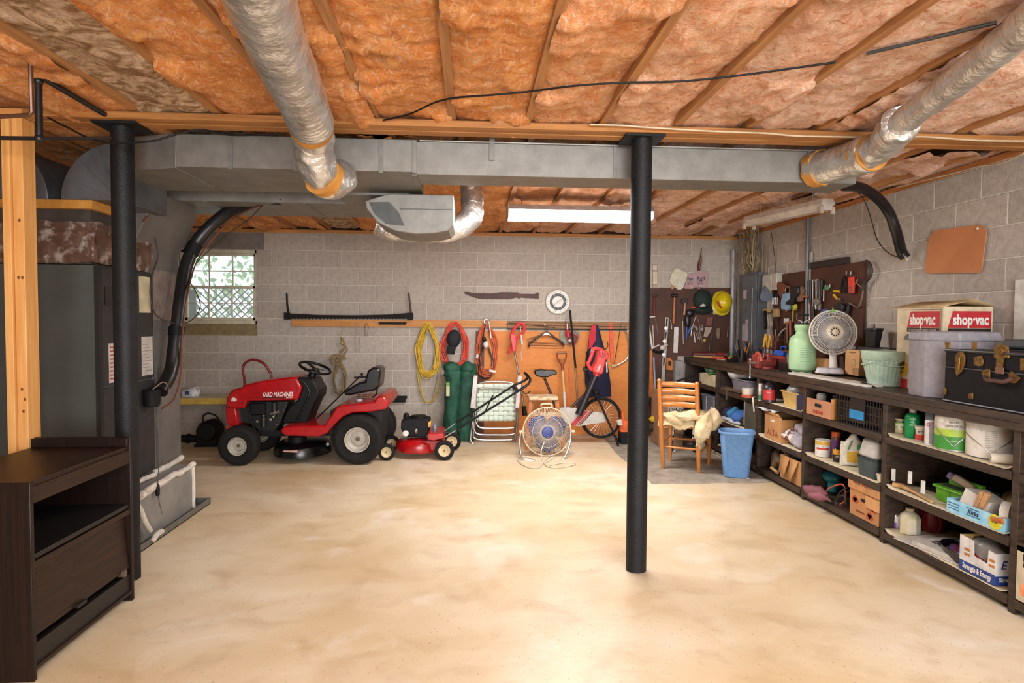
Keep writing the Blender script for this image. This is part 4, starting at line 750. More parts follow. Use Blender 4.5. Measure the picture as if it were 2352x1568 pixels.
# hangers
c = Z.p(545, 190, WY-.07); ZT = ZV(4.355, 1130, 720, c); t = T('coat_hanger', 'dark wooden coat hanger with a chrome neck hung on the plywood', 'hanger', c)
P('shoulder_bar', B().tube(smooth([ZT.p(*q, WY-.07) for q in ((370, 335), (375, 300), (460, 235), (545, 190), (620, 235), (700, 290), (720, 325))], 5), .012, 8), C('3c2820', .4), t)
P('cross_bar', B().cyl(ZT.p(380, 318, WY-.07), ZT.p(710, 325, WY-.07), .006), C('6a4028', .5), t); P('neck_plate', ZT.prism(B(), [(500, 225), (530, 190), (560, 190), (595, 225), (560, 215), (530, 215)], WY-.09, WY-.06), C('c9c4be', .3, .3), t, bev=.003)
P('hook', B().tube(smooth([ZT.p(*q, WY-.07) for q in ((545, 190), (548, 150), (535, 130), (520, 115), (535, 105))], 5), .003), STEEL, t)
for lab, dy, dx, m_ in (('thin bare wire hanger hanging widest behind the wooden one', .04, -14, C('7a5138', .4, .4)), ('second thin wire hanger with the low crossbar', .05, 10, C('4a3026', .4, .4)), ('third wire hanger tucked closest to the plywood', .03, 0, C('8d6a4a', .4, .4))):
    z_ = 10 if dx else 0
    S('wire_hanger', lab, 'hanger', B().tube([Z.p(q[0]+dx, q[1]+z_, WY-dy) for q in ((535, 110), (550, 130), (548, 190), (365, 250), (360, 280), (710, 300), (712, 280), (548, 192))], .0022, 6), m_)
# saw blade, drop light, pole
c = Z.p(777, 210, WY-.03); S('abrasive_disc', 'round grey-green disc hanging on the plywood', 'disc', B().lathe([(.012, 0), (.128, 0), (.128, .005), (.012, .005), (.012, 0)], c, 40, cap=False, rot=(math.pi/2, 0, 0)), C('8a8672', .6))
t = T('drop_light', 'small red drop light with a knotted cord in front of the round disc', 'lamp', Z.p(760, 200, WY-.08)); o_ = Vector(t.location); ZT = ZV(4.355, 1130, 720, o_)
P('body', B().cyl(ZT.p(758, 165, WY-.08), ZT.p(765, 235, WY-.08), .024), RP, t, bev=.003); P('tip', B().cyl(ZT.p(755, 160, WY-.08), ZT.p(750, 95, WY-.08), .012, .006), C('c9c6c2', .3, .5), t); P('bulb', B().ball(ZT.p(780, 272, WY-.09), .022, 12), C('d8d2cf', .3), t)
b = B()
for k in range(5): b.torus(ZT.p(790+6*k, 215+10*k, WY-.09), .03+.006*k, .004, (math.pi/2, .3*k, .2), 18, 6)
P('cord_knot', b.tube(smooth([ZT.p(*q, WY-.09) for q in ((735, 70), (740, 130), (730, 200), (750, 260), (800, 310), (850, 270), (860, 210), (830, 180))], 5), .004), C('a02530', .5), t)
S('pruning_pole', 'long black pole leaning on the wall in front of the round disc', 'pole', B().tube([at(1309, 712, Y=7.3), at(1322, 845, Y=7.2)], .013, 10), BLACKM)
S('wooden_pole', 'thin brown wooden pole with a cord continuing below the black pole', 'pole', B().cyl(at(1321, 845, Y=7.2), at(1327, 930, Y=7.15), .011).tube(smooth([at(1324, 850, Y=7.17), at(1330, 880, Y=7.15), at(1326, 925, Y=7.13)], 4), .003), C('8a6446', .6))
# D-handled shovel
c = Z.p(705, 550, 7.3); ZT = ZV(4.355, 1130, 720, c); t = T('garden_spade', 'D-handled spade with a pale wooden shaft leaning on the plywood', 'shovel', c)
P('grip', B().cyl(ZT.p(655, 392, 7.3), ZT.p(740, 390, 7.3), .016), C('8a5a34', .5), t); P('yoke', B().tube(smooth([ZT.p(*q, 7.3) for q in ((655, 392), (650, 430), (680, 490), (705, 530))], 5), .010).tube(smooth([ZT.p(*q, 7.3) for q in ((740, 390), (742, 430), (722, 490), (705, 530))], 5), .010).cyl(ZT.p(702, 500, 7.3), ZT.p(708, 565, 7.3), .018), C('8d3f26', .5), t, label='red-brown yoke')
P('shaft', B().cyl(ZT.p(706, 560, 7.3), ZT.p(722, 785, 7.25), .016), C('cf9b62', .5), t); P('blade_socket', B().cyl(ZT.p(722, 785, 7.25), ZT.p(732, 950, 7.22), .017), C('c9c2b8', .4), t); P('spade_blade', ZT.prism(B(), [(700, 950), (765, 950), (760, 1240), (730, 1270), (700, 1240)], 7.21, 7.216), C('77706a', .4, .5), t)
S('orange_stake', 'thin orange-red fibreglass stake right of the spade', 'stake', B().cyl(Z.p(768, 545, 7.3), at(1306, 1005, Y=7.22), .007), C('e2542c', .4))
# jacket
t = T('work_jacket', 'navy jacket with a red lining hanging by the column', 'jacket', Z.p(1040, 120, WY-.1)); ZT = ZV(4.355, 1130, 720, t.location); rings = []
for y, xa, xb in ((115, 1010, 1062), (200, 985, 1085), (300, 960, 1110), (420, 945, 1140), (560, 925, 1165), (700, 930, 1185), (830, 980, 1195)):
    A, C_ = ZT.p(xa, y, WY-.1), ZT.p(xb, y, WY-.1); ring = []
    for j in range(24): a = 2*math.pi*j/24; ring.append(((A.x+C_.x)/2+(C_.x-A.x)/2*math.cos(a), (.055+.012*math.sin(4*a))*math.sin(a), A.z+.006*math.sin(5*a)))
    rings.append(ring)
P('coat_body', B().loft(rings).noise(.012, 11), C('1c2140', .85), t, ang=70)
P('lining', ZT.prism(B(), [(1000, 118), (1042, 112), (1040, 270), (1000, 340), (965, 360), (975, 220)], WY-.168, WY-.15), C('c2273a', .8), t, bev=.006, label='red lining')
P('white_trim', ZT.prism(B(), [(1000, 335), (1022, 345), (1005, 400), (985, 390)], WY-.172, WY-.155), C('d9d6d6', .8), t); P('white_trim', ZT.prism(B(), [(1140, 490), (1152, 480), (1158, 585), (1146, 590)], WY-.172, WY-.15), C('d9d6d6', .8), t)
# orange level, bow saw
t = T('spirit_level', 'orange-red spirit level hanging upright between jacket and bow saw', 'level', Z.p(1195, 290, WY-.03)); ZT = ZV(4.355, 1130, 720, t.location)
P('level_body', ZT.prism(B(), [(1172, 90), (1203, 90), (1216, 345), (1214, 490), (1190, 490), (1178, 345)], WY-.04, WY-.015), C('e0522a', .45), t, bev=.002); P('vial_window', ZT.prism(B(), [(1184, 250), (1200, 250), (1200, 275), (1184, 275)], WY-.042, WY-.0405), C('b8351c', .4), t); P('dark_line', ZT.prism(B(), [(1180, 340), (1216, 340), (1216, 346), (1180, 346)], WY-.042, WY-.0405), C('7a2a18', .4), t)  # narrow darker line across the level body
t = T('bow_saw', 'bow saw with a chrome tubular frame at the right end of the plywood', 'saw', Z.p(1290, 300, WY-.04)); ZT = ZV(4.355, 1130, 720, t.location)
P('frame', B().tube(smooth([ZT.p(*q, WY-.04) for q in ((1205, 525), (1240, 520), (1300, 490), (1350, 450), (1370, 380), (1360, 260), (1320, 140), (1298, 85))], 6), .010), CHROME, t); P('blade', B().bar(ZT.p(1222, 500, WY-.04), ZT.p(1292, 95, WY-.04), .002, .022, up=(0, 1, 0)), C('2a2624', .5, .4), t); P('grip', B().cyl(ZT.p(1195, 530, WY-.04), ZT.p(1235, 520, WY-.04), .014), C('c9b68a', .5), t)
S('hose_hook', 'small curved black hook hanging left of the orange level', 'hook', B().tube(smooth([Z.p(1155, 280, WY-.03), Z.p(1160, 320, WY-.03), Z.p(1140, 350, WY-.03), Z.p(1120, 355, WY-.03)], 5), .004), BLACKM)
# ---------------------------------------------------------------- leaf blower, exercise bike, stool, fan
t = T('leaf_blower', 'red handheld leaf blower with a black tube, propped on the bike', 'leaf blower', Z.p(1060, 600, 6.84)); ZT = ZV(4.355, 1130, 720, t.location); LB = C('dd3c3a', .4)
P('housing', ZT.prism(B(), [(1060, 380), (1110, 350), (1165, 390), (1180, 440), (1140, 470), (1115, 600), (1090, 612), (1020, 590), (1000, 560), (1050, 470)], 6.79, 6.93), LB, t, bev=.02)
P('handle', B().tube(smooth([ZT.p(*q, 6.86) for q in ((1100, 360), (1030, 348), (1010, 380), (975, 470), (960, 500), (985, 550), (1030, 570))], 5), .02, 10), LB, t)
b = B()
for k in range(6): b.bar(ZT.p(1075+k*16, 365+k*8, 6.788), ZT.p(1070+k*16, 430+k*4, 6.788), .006, .006)
P('air_grille', b, C('7a1a1c', .5), t); P('nozzle_tube', B().cyl(ZT.p(1045, 605, 6.86), ZT.p(865, 1010, 6.88), .036, .042), C('1e1e22', .4), t); P('collar', B().cyl(ZT.p(1055, 585, 6.86), ZT.p(1040, 620, 6.86), .04), LB, t)
v = ZT.p(1072, 545, 6.784); text('TORO', .03, C('efe0dc', .5), v, (math.pi/2, math.radians(-68), 0), t, bold=.0008)
RB = (at(1370, 1005, Y=7.0).x, 7.0, 0); ZT = ZV(4.355, 1130, 720, RB); bk = T('exercise_bike', 'old exercise bike with a grey chain cover and red stripes', 'exercise bike', RB)
cw = ZT.p(1090, 1040, 7.02); WR = .225
wh = P('wheel', B().torus(cw, WR, .018, (math.pi/2, 0, 0), 44, 10), RUBBER, bk); P('rim', B().torus(cw, WR-.02, .007, (math.pi/2, 0, 0), 44, 6), C('7d6a58', .3, .7), wh); b = B()
for k in range(28):
    a = 2*math.pi*k/28; b.cyl(cw+Vector((.015*math.cos(a+1), .012*(k % 2), .015*math.sin(a+1))), cw+Vector(((WR-.02)*math.cos(a), 0, (WR-.02)*math.sin(a))), .0014, n=4)
P('spoke', b, C('cfcac4', .3, .6), wh); P('wheel_hub', B().cyl(cw+Vector((0, -.05, 0)), cw+Vector((0, .05, 0)), .016), CHROME, wh)
gc = P('chain_cover', ZT.prism(B(), [(668, 942), (760, 938), (860, 950), (990, 975), (1120, 995), (1145, 1030), (1135, 1085), (1000, 1105), (870, 1128), (780, 1115), (700, 1060)], 6.93, 6.95), C('bab4aa', .5), bk, bev=.003)
for x, w_ in ((0, 55), (70, 14), (95, 10)): P('red_stripe' if x != 95 else 'dark_stripe', ZT.prism(B(), [(780+x, 1116), (780+x+w_, 1118), (910+x+w_, 977), (910+x, 970)], 6.926, 6.9295), C('b7262a' if x != 95 else '3a1c18', .5), gc)
FRM = C('3c2a25', .4)
P('frame_tube', B().cyl(ZT.p(525, 645, 7.0), ZT.p(610, 850, 7.0), .015).cyl(ZT.p(610, 850, 7.0), ZT.p(690, 1080, 7.0), .018).cyl(ZT.p(690, 1080, 7.0), cw+Vector((0, .03, 0)), .015).cyl(ZT.p(760, 970, 6.99), ZT.p(960, 780, 6.99), .017).cyl(ZT.p(640, 940, 7.), ZT.p(770, 960, 7.), .016), FRM, bk)
P('seat_post', B().cyl(ZT.p(525, 640, 7.0), ZT.p(560, 740, 7.0), .012), CHROME, bk)
P('saddle', ZT.prism(B(), [(425, 590), (435, 565), (500, 558), (560, 568), (640, 566), (655, 590), (648, 612), (600, 618), (560, 638), (500, 640), (440, 622)], 6.92, 7.08), C('131314', .25), bk, bev=.022)
P('stand_leg', B().cyl(ZT.p(1020, 760, 6.93), ZT.p(1262, 1300, 6.80), .012), BLACKM, bk); P('stand_foot', B().tube([ZT.p(1262, 1305, 6.80), ZT.p(1240, 1240, 7.2)], .014), BLACKM, bk); P('stand_foot', B().cyl((ZT.p(620, 0, 7).x, -.2, .014), (ZT.p(620, 0, 7).x, .25, .014), .014).cyl(ZT.p(690, 1080, 7.0), (ZT.p(620, 0, 7).x, 0, .014), .014), BLACKM, bk)
P('handlebar_post', B().cyl(ZT.p(1020, 800, 7.0), ZT.p(940, 560, 7.0), .014).tube(smooth([ZT.p(*q, 7.0) for q in ((915, 560), (940, 540), (945, 470), (950, 400), (945, 380))], 5), .012).ball(ZT.p(1045, 790, 6.95), .035, 12), BLACKM, bk)
P('grip', B().cyl(ZT.p(912, 555, 6.98), ZT.p(950, 560, 6.98), .025), C('1b1a1c', .4), bk); P('pedal', B().box(ZT.p(700, 1150, 6.85), (.09, .06, .025)), BLACKM, bk, bev=.004); P('friction_bracket', B().bar(ZT.p(880, 860, 6.98), ZT.p(850, 940, 6.98), .02, .03), C('2a2624', .4), bk)
R3 = (at(1250, 1020, Y=6.75).x, 6.75, 0); ZT = ZV(4.355, 1130, 720, R3); t = T('step_stool', 'small paint-spattered wooden step stool behind the floor fan', 'stool', R3); SW = mat('stool_paint', 'c9b496', 'a97a4e', rough=.7, scale=18, lo=.45, hi=.6); OW = C('b96a34', .6)
P('step_top', ZT.prism(B(), [(368, 836), (662, 834), (665, 866), (372, 868)], 6.62, 6.9), SW, t, bev=.004)
for x0, x1, Y in ((385, 350, 6.66), (650, 715, 6.66), (400, 370, 6.86), (640, 700, 6.86)): P('leg', B().bar(ZT.p(x0, 868, Y), Vector((ZT.p(x1, 1300, Y).x, Y-6.75, 0)), .035, .035), OW if Y < 6.7 else SW, t)
P('lower_step', ZT.prism(B(), [(372, 1085), (700, 1085), (702, 1110), (370, 1110)], 6.6, 6.75), OW, t, bev=.003); P('brace', B().bar(ZT.p(385, 1000, 6.64), ZT.p(690, 1010, 6.64), .02, .04), SW, t)
S('foam_block', 'beige foam block on the floor between fan and bike wheel', 'block', ZT.prism(B(), [(770, 1135), (900, 1130), (918, 1190), (915, 1285), (770, 1292)], 6.78, 6.98), C('a99070', .9), bev=.01)
# floor fan
RF = (at(1256, 1040, Y=6.35).x, 6.35, 0); ZT = ZV(4.355, 1130, 720, RF); t = T('floor_fan', 'round floor fan with blue blades and a white wire cage', 'fan', RF); c = ZT.p(550, 1180, 6.35); CREAM = C('d3c3a6', .4)
def cage(par, c, R, d, n, m_, rot, rings=(.3, .62), wire=.0015, hub=.12):
    M_ = Matrix.Translation(c) @ Euler(rot).to_matrix().to_4x4()
    for sg, nm in ((1, 'front_grille'), (-1, 'rear_grille')):
        b = B(); b.M = M_
        for k in range(n):
            a = 2*math.pi*k/n; pts = [(R*f*math.cos(a+.3*(1-f)), R*f*math.sin(a+.3*(1-f)), sg*d*(1-f**3)) for f in (hub, .4, .7, .9, 1)]; b.tube(pts, wire, 4, caps=False)
        for f in rings: b.torus((0, 0, sg*d*(1-f**3)), R*f, wire*1.3, n=40, k=5)
        P(nm, b, m_, par)
    b = B(); b.M = M_; b.torus((0, 0, 0), R, .007, n=56, k=8); P('cage_ring', b, m_, par); return M_
MF = cage(t, c, .252, .06, 90, CREAM, (math.radians(88), 0, 0)); FB = mat('fan_blue', '24377c', '1d2c64', rough=.25, alpha=.8)
def blades(par, M_, n, R, m_, hubr, pitch=.5, a0=0):
    for k in range(n):
        b = B(); b.M = M_ @ Matrix.Rotation(2*math.pi*k/n+a0, 4, 'Z')
        b.grid(lambda u, v: ((hubr+(R-hubr)*u), (v-.5)*R*(.35+.95*math.sin(math.pi*min(1, u*.9+.15))*.8), (v-.5)*pitch*R*.35+.0), 8, 6); P('blade', b, m_, par, solid=.003)
blades(t, MF, 3, .215, FB, .05, a0=.5)
b = B(); b.M = MF; b.lathe([(0, -.06), (.06, -.055), (.085, -.03), (.088, .035), (.07, .05), (.055, .065), (.03, .068), (0, .068)], n=32); P('hub', b, C('26387f', .25), t, label='glossy blue hub'); b = B(); b.M = MF; b.torus((0, 0, .066), .05, .004).torus((0, 0, .069), .03, .003); P('hub_ring', b, C('4658a5', .3), t)
P('stand', B().tube(smooth([ZT.p(288, 1185, 6.35), ZT.p(275, 1260, 6.33), ZT.p(285, 1400, 6.22), ZT.p(330, 1460, 6.2), ZT.p(500, 1475, 6.18), ZT.p(680, 1475, 6.2), ZT.p(750, 1390, 6.24), ZT.p(785, 1260, 6.33), ZT.p(790, 1175, 6.35)], 5), .011, 10), CHROME, t)
P('pivot_knob', B().cyl(c+Vector((-.26, 0, 0)), c+Vector((-.29, 0, 0)), .016).cyl(c+Vector((.26, 0, 0)), c+Vector((.29, 0, 0)), .016), CREAM, t); P('carry_handle', B().tube(smooth([ZT.p(490, 930, 6.36), ZT.p(500, 905, 6.36), ZT.p(590, 905, 6.36), ZT.p(600, 930, 6.36)], 5), .008), CREAM, t)
gp = [at(1250, 1015, Y=6.25), at(1243, 1035, Y=6.2)]+[at(x, y, Z=.008) for x, y in ((1242, 1056), (1228, 1055), (1205, 1048), (1190, 1053), (1196, 1064), (1215, 1073), (1238, 1073), (1248, 1062), (1262, 1048), (1272, 1040), (1274, 1048), (1262, 1058), (1250, 1063), (1262, 1072), (1290, 1073), (1318, 1067), (1318, 1062), (1295, 1062), (1262, 1068))]
P('power_cord', rel(B().tube(smooth(gp, 5), .0055, 6), Vector(RF)), C('d8cdb6', .5), t, label='cream power cord looped on the floor')
t = S('hedge_trimmer', 'orange and white garden tool on the floor half hidden behind the column', 'garden tool', ZV(4.355, 1130, 720, (0, 0, 0)).prism(B(), [(1280, 1100), (1300, 1060), (1300, 975), (1320, 975), (1330, 1060), (1380, 1080), (1380, 1190), (1290, 1190), (1280, 1150)], 6.95, 7.05), C('e0642a', .4), bev=.008)
P('silver_cylinder', ZV(4.355, 1130, 720, (0, 0, 0)).prism(B(), [(1250, 1075), (1300, 1060), (1310, 1120), (1265, 1120)], 6.9, 6.97), C('cfccc6', .3), t, bev=.005); P('base', B().bb(at(1424, 1000, Y=6.98).x, at(1450, 1000, Y=6.98).x, 6.93, 7.08, 0, .14), BLACKM, t)
# ---------------------------------------------------------------- workbench with shelves along the right wall
BXF = 2.66; UY = [1.85, 2.81, 3.77, 4.73, 5.53, 6.5, 7.44]; SZ = (.70, .37, .08)
wb = T('workbench', 'long dark-stained plank workbench with open shelves along the right wall', 'workbench', (BXF, 1.8, 0))
def wq(b): return rel(b, Vector((BXF, 1.8, 0)))
for i, (z0, z1) in enumerate(((2.64, 2.85), (2.852, 3.06), (3.062, XR-.01))): P('top_plank', wq(B().bb(z0, z1, 1.8, 7.475, .945, .985)), DARKW, wb, bev=.003)
P('front_rail', wq(B().bb(2.645, 2.665, 1.8, 7.475, .905, .944)), DARKW, wb, bev=.002)
for y in UY:
    P('upright', wq(B().bb(BXF, BXF+.035, y-.02, y+.02, 0, .904)), DARKW, wb, bev=.002); P('divider_panel', wq(B().bb(BXF+.036, XR-.03, y-.010, y+.010, .02, .94)), DARKW, wb)
for y0, y1 in zip(UY, UY[1:]):
    for z in SZ: P('shelf_board', wq(B().bb(BXF+.006, XR-.03, y0+.021, y1-.021, z-.02, z)), DARKW, wb, bev=.002); P('shelf_lip', wq(B().bb(BXF-.008, BXF+.005, y0-.0 if False else y0+.021, y1-.021, z-.045, z-.002)), DARKW, wb, bev=.002)
P('back_panel', wq(B().bb(XR-.028, XR-.012, 1.8, 7.47, .02, .94)), C('1f1812', .8), wb)
for y0, y1, z in ((2.84, 3.74, .70), (3.80, 4.70, .37), (4.75, 5.5, .70), (2.84, 3.74, .37), (4.75, 5.5, .37), (2.84, 3.74, .08), (5.56, 6.46, .37)): S('shelf_liner', {(.70, 2.84): 'curled cream paper liner under the paint cans', (.37, 3.80): 'curled cream liner under the bottles and jug', (.70, 4.75): 'cream liner under the yellow basin', (.37, 2.84): 'cream liner under the green caddy', (.37, 4.75): 'cream liner under the cardboard box and fabrics', (.08, 2.84): 'yellowed papers lining the lowest shelf near the camera', (.37, 5.56): 'cream liner under the blue clothes'}[(z, y0)], 'liner', B().grid(lambda u, v: (BXF+.0+.5*u, y0+(y1-y0)*v, z+.002+.02*max(0, abs(v-.5)*2-.93)/.07*(1 if u < .3 else .4)), 8, 30).noise(.0015, 9), C('cdbf9f', .7), solid=.0015)
def cbox(cx, cy, z, lx, ty, dx):       # aligned box from its nearest bottom corner
    c = at(cx, cy, Z=z); return c, dx, abs(at(lx, cy, X=c.x).y-c.y), at(cx, ty, Y=c.y).z-z
def base(px, py, z, r=0):              # point of contact at the front, pushed back by the radius
    c = at(px, py, Z=z); d = Vector((c.x, c.y, 0)).normalized(); return c+d*r
def wid(c, px): return px/F_PX*(c-CAM).dot(CF)
def ht(c, px, ty): return at(px, ty, Y=c.y).z-c.z
def jar(name, label, cat, px0, px1, ytop, ybase, z, prof, m_, extra=None, n=28):   # prof in units of (radius, height)
    xm = (px0+px1)/2; c0 = at(xm, ybase, Z=z); r = wid(c0, px1-px0)/2; c = base(xm, ybase, z, r); h = ht(c, xm, ytop)
    t = T(name, label, cat, c); P('body', B().lathe([(a*r, b_*h) for a, b_ in prof], n=n), m_, t)
    if extra: extra(t, r, h)
    return t
def face(t, c=None):                    # yaw that turns local -y to the camera
    l = t.location; return math.atan2(-l.x, l.y)
def band(t, r, z0, z1, m_, name='label_band', lab=None, a0=0, a1=360, n=28):
    f = face(t)-math.pi/2; vs = []; k = n
    for z in (z0, z1):
        for j in range(k+1): a = f+math.radians(a0-180+(a1-a0)*j/k)-math.radians((a0+a1)/2-180); vs.append((r*math.cos(a), r*math.sin(a), z))
    return P(name, B().add(vs, [(j, j+1, k+2+j, k+1+j) for j in range(k)]), m_, t, label=lab)
def ctext(t, s, size, z, r, m_, sx=1, bold=0, off=0):
    f = face(t)+off; return text(s, size, m_, (r*math.sin(f), -r*math.cos(f), z), (math.pi/2, 0, f), t, sx=sx, bold=bold)
CAN = [(.97, 0), (1, .01), (1, .97), (.96, 1), (.9, 1), (.88, .97), (0, .97)]
INK = C('3a3632', .6); WINK = C('e4ded6', .6)
# near bay, top shelf
def x_(t, r, h): band(t, r*1.005, h*.45, h*.88, C('7d9a4a', .5)); band(t, r*1.006, h*.78, h*.9, C('1d211a', .5)); ctext(t, 'WOOD', h*.18, h*.62, r*1.02, WINK, .7, .0006, -.0); ctext(t, 'FILL', h*.18, h*.48, r*1.02, WINK, .7, .0006); ctext(t, 'FAMOWOOD', h*.08, h*.84, r*1.02, WINK, .7)
jar('wood_filler_can', 'small green and tan wood filler can, leftmost among the paint cans', 'can', 2051, 2081, 960, 1000, .703, CAN, C('b3a37c', .5), x_)
def x_(t, r, h):
    P('cap', B().lathe([(.42*r, h*.86), (.45*r, h*.87), (.45*r, h), (0, h)], n=20), C('c9bcae', .4), t)
    for k, (q, s_) in enumerate((('WATER', .08), ('SEAL', .08), ('SEALER', .08))): ctext(t, q, h*s_, h*(.66-.1*k), r*.99, C('a8cdb0', .6), .7, .0004)
jar('green_bottle', 'bright green plastic bottle with a white cap beside the filler can', 'bottle', 2079, 2111, 938, 1007, .703, [(.9, 0), (1, .04), (1, .7), (.85, .8), (.5, .86), (0, .87)], C('0f8a4a', .35), x_)
def x_(t, r, h): band(t, r*.97, h*.08, h*.45, C('c93a34', .5), lab='red label'); ctext(t, 'PUTTY', h*.2, h*.62, r*1.0, INK, .6, .0005)
jar('putty_tub', 'small white and red putty tub in front of the spray can', 'tub', 2103, 2127, 979, 1013, .703, [(.8, 0), (.95, .8), (1.05, .82), (1.05, 1), (0, 1)], C('d0c4b0', .5), x_)
def x_(t, r, h): P('cap', B().lathe([(.95*r, h*.74), (.95*r, h*.96), (.85*r, h), (0, h)], n=20), C('565f64', .5), t, label='dark grey cap'); band(t, r*1.005, h*.05, h*.7, C('8d8790', .5), a1=40); ctext(t, 'O', h*.14, h*.6, r*1.02, C('b8323a', .5), .8, .001, -.5)
jar('spray_can', 'white spray paint can with a dark grey cap', 'can', 2125, 2152, 943, 1023, .703, [(1, 0), (1, .7), (.85, .74), (0, .74)], C('d9d4d0', .35), x_)
def handle(t, r, h, sag=.5, m_=None):
    f = face(t); e = Euler((0, 0, f)).to_matrix()
    P('wire_handle', B().tube(smooth([e @ Vector((r*1.03*math.cos(a), r*1.03*math.sin(a) if abs(math.cos(a)) < .99 else 0, h*.66-(1-abs(math.cos(a)))*h*sag)) for a in [math.pi+math.pi*k/12 for k in range(13)]], 3), .0025, 6), m_ or STEEL, t)
def x_(t, r, h):
    band(t, r*1.004, h*.04, h*.42, C('3b8a35', .5), lab='green lower label', a1=200); band(t, r*1.004, h*.42, h*.62, C('a3bf45', .5), a1=200); band(t, r*1.004, h*.62, h*.96, mat('paintspat', 'cfc9bd', 'a9a094', rough=.5, scale=30), a1=200); handle(t, r, h); ctext(t, 'KENSINGTON', h*.09, h*.72, r*1.012, INK, .7); ctext(t, 'GLACIER', h*.09, h*.83, r*1.012, INK, .7); ctext(t, 'mineral', h*.07, h*.3, r*1.012, WINK, .7)
jar('paint_can', 'gallon paint can with a green and white label and paint drips', 'can', 2151, 2228, 952, 1037, .703, CAN, C('b9b5ae', .35, .4), x_)
def x_(t, r, h):
    band(t, r*1.01, h*.03, h*.93, mat('paintedwhite', 'd3cdc5', 'b9a896', rough=.5, scale=14, lo=.5, hi=.7), a1=220); handle(t, r, h, .45); b = B()
    for k in range(10): ctext(t, 'mmmm mm mmmmm', h*.035, h*(.80-.05*k), r*1.025, C('8a857e', .6), .8)
    P('dented_lid', B().lathe([(r*.9, h*.98), (r*.97, h*1.02), (0, h*1.01)], n=24).noise(.008, 15), C('4a4540', .5, .4), t)
jar('paint_can', 'dented gallon paint can with a white printed label, near the shelf end', 'can', 2227, 2322, 968, 1056, .703, [(.85, 0), (.9, .1), (.97, .5), (1.04, .97), (1, 1), (0, .97)], C('c9c3ba', .5), x_)
c = at(2275, 1062, Z=.703)+Vector((.0, .0, .025)); S('roller_cover', 'small white paint roller cover lying in front of the dented can', 'roller', B().lathe([(.012, 0), (.024, 0), (.026, .004), (.026, .14), (.012, .14), (.012, 0)], c, 20, rot=(math.radians(90), 0, math.radians(58)), cap=False), C('d3c9b8', .8))
# near bay, middle shelf
z = .373
t = T('shelf_standard_bundle', 'bundle of black slotted rails with white brackets at the far end of the shelf', 'rails', at(2060, 1110, Z=z)); o_ = Vector(t.location)
for k, (a, b_, dz) in enumerate((((2045, 1085), (2160, 1118), .02), ((2050, 1078), (2150, 1100), .05), ((2075, 1100), (2165, 1130), .015))): P('rail', rel(B().bar(at(*a, Z=z+dz), at(*b_, Z=z+dz), .03, .018), o_), BLACKM, t)
for x, y in ((2052, 1090), (2090, 1096), (2120, 1118)):
    q = at(x, y, X=2.68)-o_; P('bracket', B().box(q, (.012, .022, .075)).box(q+Vector((-.003, 0, .01)), (.012, .008, .03)), WHITE, t)
S('white_shelf_board', 'white board leaning behind the black rails', 'board', B().bar(at(2068, 1080, Z=z+.07), at(2160, 1095, Z=z+.05), .012, .10), C('c5bfc2', .5))
S('wooden_club', 'tan tapered wooden dowel lying along the shelf edge', 'dowel', B().tube([at(2050, 1112, Z=z+.02), at(2070, 1115, Z=z+.02), at(2100, 1130, Z=z+.015), at(2140, 1152, Z=z+.012)], [.015, .016, .010, .008], 12), C('b98f5e', .5))
c, dx, dy, h = cbox(2213, 1172, z, 2145, 1135, .2); t = T('tool_caddy', 'lime green plastic carry caddy with brushes in it', 'caddy', c); GR = C('5fa81f', .4)
LY = dy
P('tray', B().box((.10, LY*.25, h/2), (.18, LY*.46, h), tx=1.1, ty=1.05).box((.10, LY*.75, h/2), (.18, LY*.46, h), tx=1.1, ty=1.05), GR, t, bev=.005); P('rim', B().prism(rrect(.23, LY*1.12, .02, cx=.10, cy=LY*.5), h*.9, h*1.02, 'z'), GR, t, bev=.003); P('dark_inside', B().bb(.02, .18, .0, LY, h*1.02, h*1.03), C('222b18', .8), t)
P('carry_handle', B().bb(.085, .115, -.02, LY, h, h+.05), GR, t, bev=.006)
for lab, dx_, y_, m_ in (('wood-handled brush lying in the lime caddy', .06, .3, C('8a7a60', .6)), ('purple-grey paint pad lying in the lime caddy', .07, .55, C('6d5f78', .4))): S('paint_pad', lab, 'brush', B().box(c+Vector((dx_, LY*y_, h+.045)), (.06, .12, .04), rot=(.4, .3, .4)), m_, bev=.008)
c, dx, dy, h = cbox(2318, 1228, z, 2214, 1205, .16); c.x = max(c.x, 2.672); t = T('blue_tray_box', 'light blue cardboard tray with a yellow round sticker', 'box', (2.672, 2.87, z)); LB_ = mat('lightblue', '6fb4d6', 'a4d3e6', rough=.5, scale=14); dy = .38
P('tray_wall', B().bb(0, .004, 0, dy, 0, .075), LB_, t); P('tray_wall', B().bb(.16, .164, 0, dy, 0, .075), LB_, t); P('tray_wall', B().bb(0.004, .16, 0, .004, 0, .075), LB_, t); P('tray_wall', B().bb(0.004, .16, dy-.004, dy, 0, .075), LB_, t)
P('round_sticker', B().cyl((-.003, .06, .04), (0, .06, .04), .038, n=32), C('d9cf20', .5), t, label='yellow round sticker'); text('#2', .03, INK, (-.004, .06, .045), FL, t); text('Kirks', .034, C('1f3a5a', .5), (-.001, .2, .04), FL, t, bold=.001, shear=.2); P('dark_frame', B().bb(-.0006, 0, .155, .245, .02, .024).bb(-.0006, 0, .155, .245, .058, .062), C('1f3a5a', .5), t)
for k in range(3): text('mmm mmmm', .014, C('2c6c94', .5), (-.001, .33, .055-.015*k), FL, t)
S('white_carton', 'blank white carton in the light blue tray', 'box', B().box((2.77, 3.10, z+.085), (.15, .16, .085), rot=(.25, .1, .1), tx=.9), C('d5cfc5', .6), bev=.003)
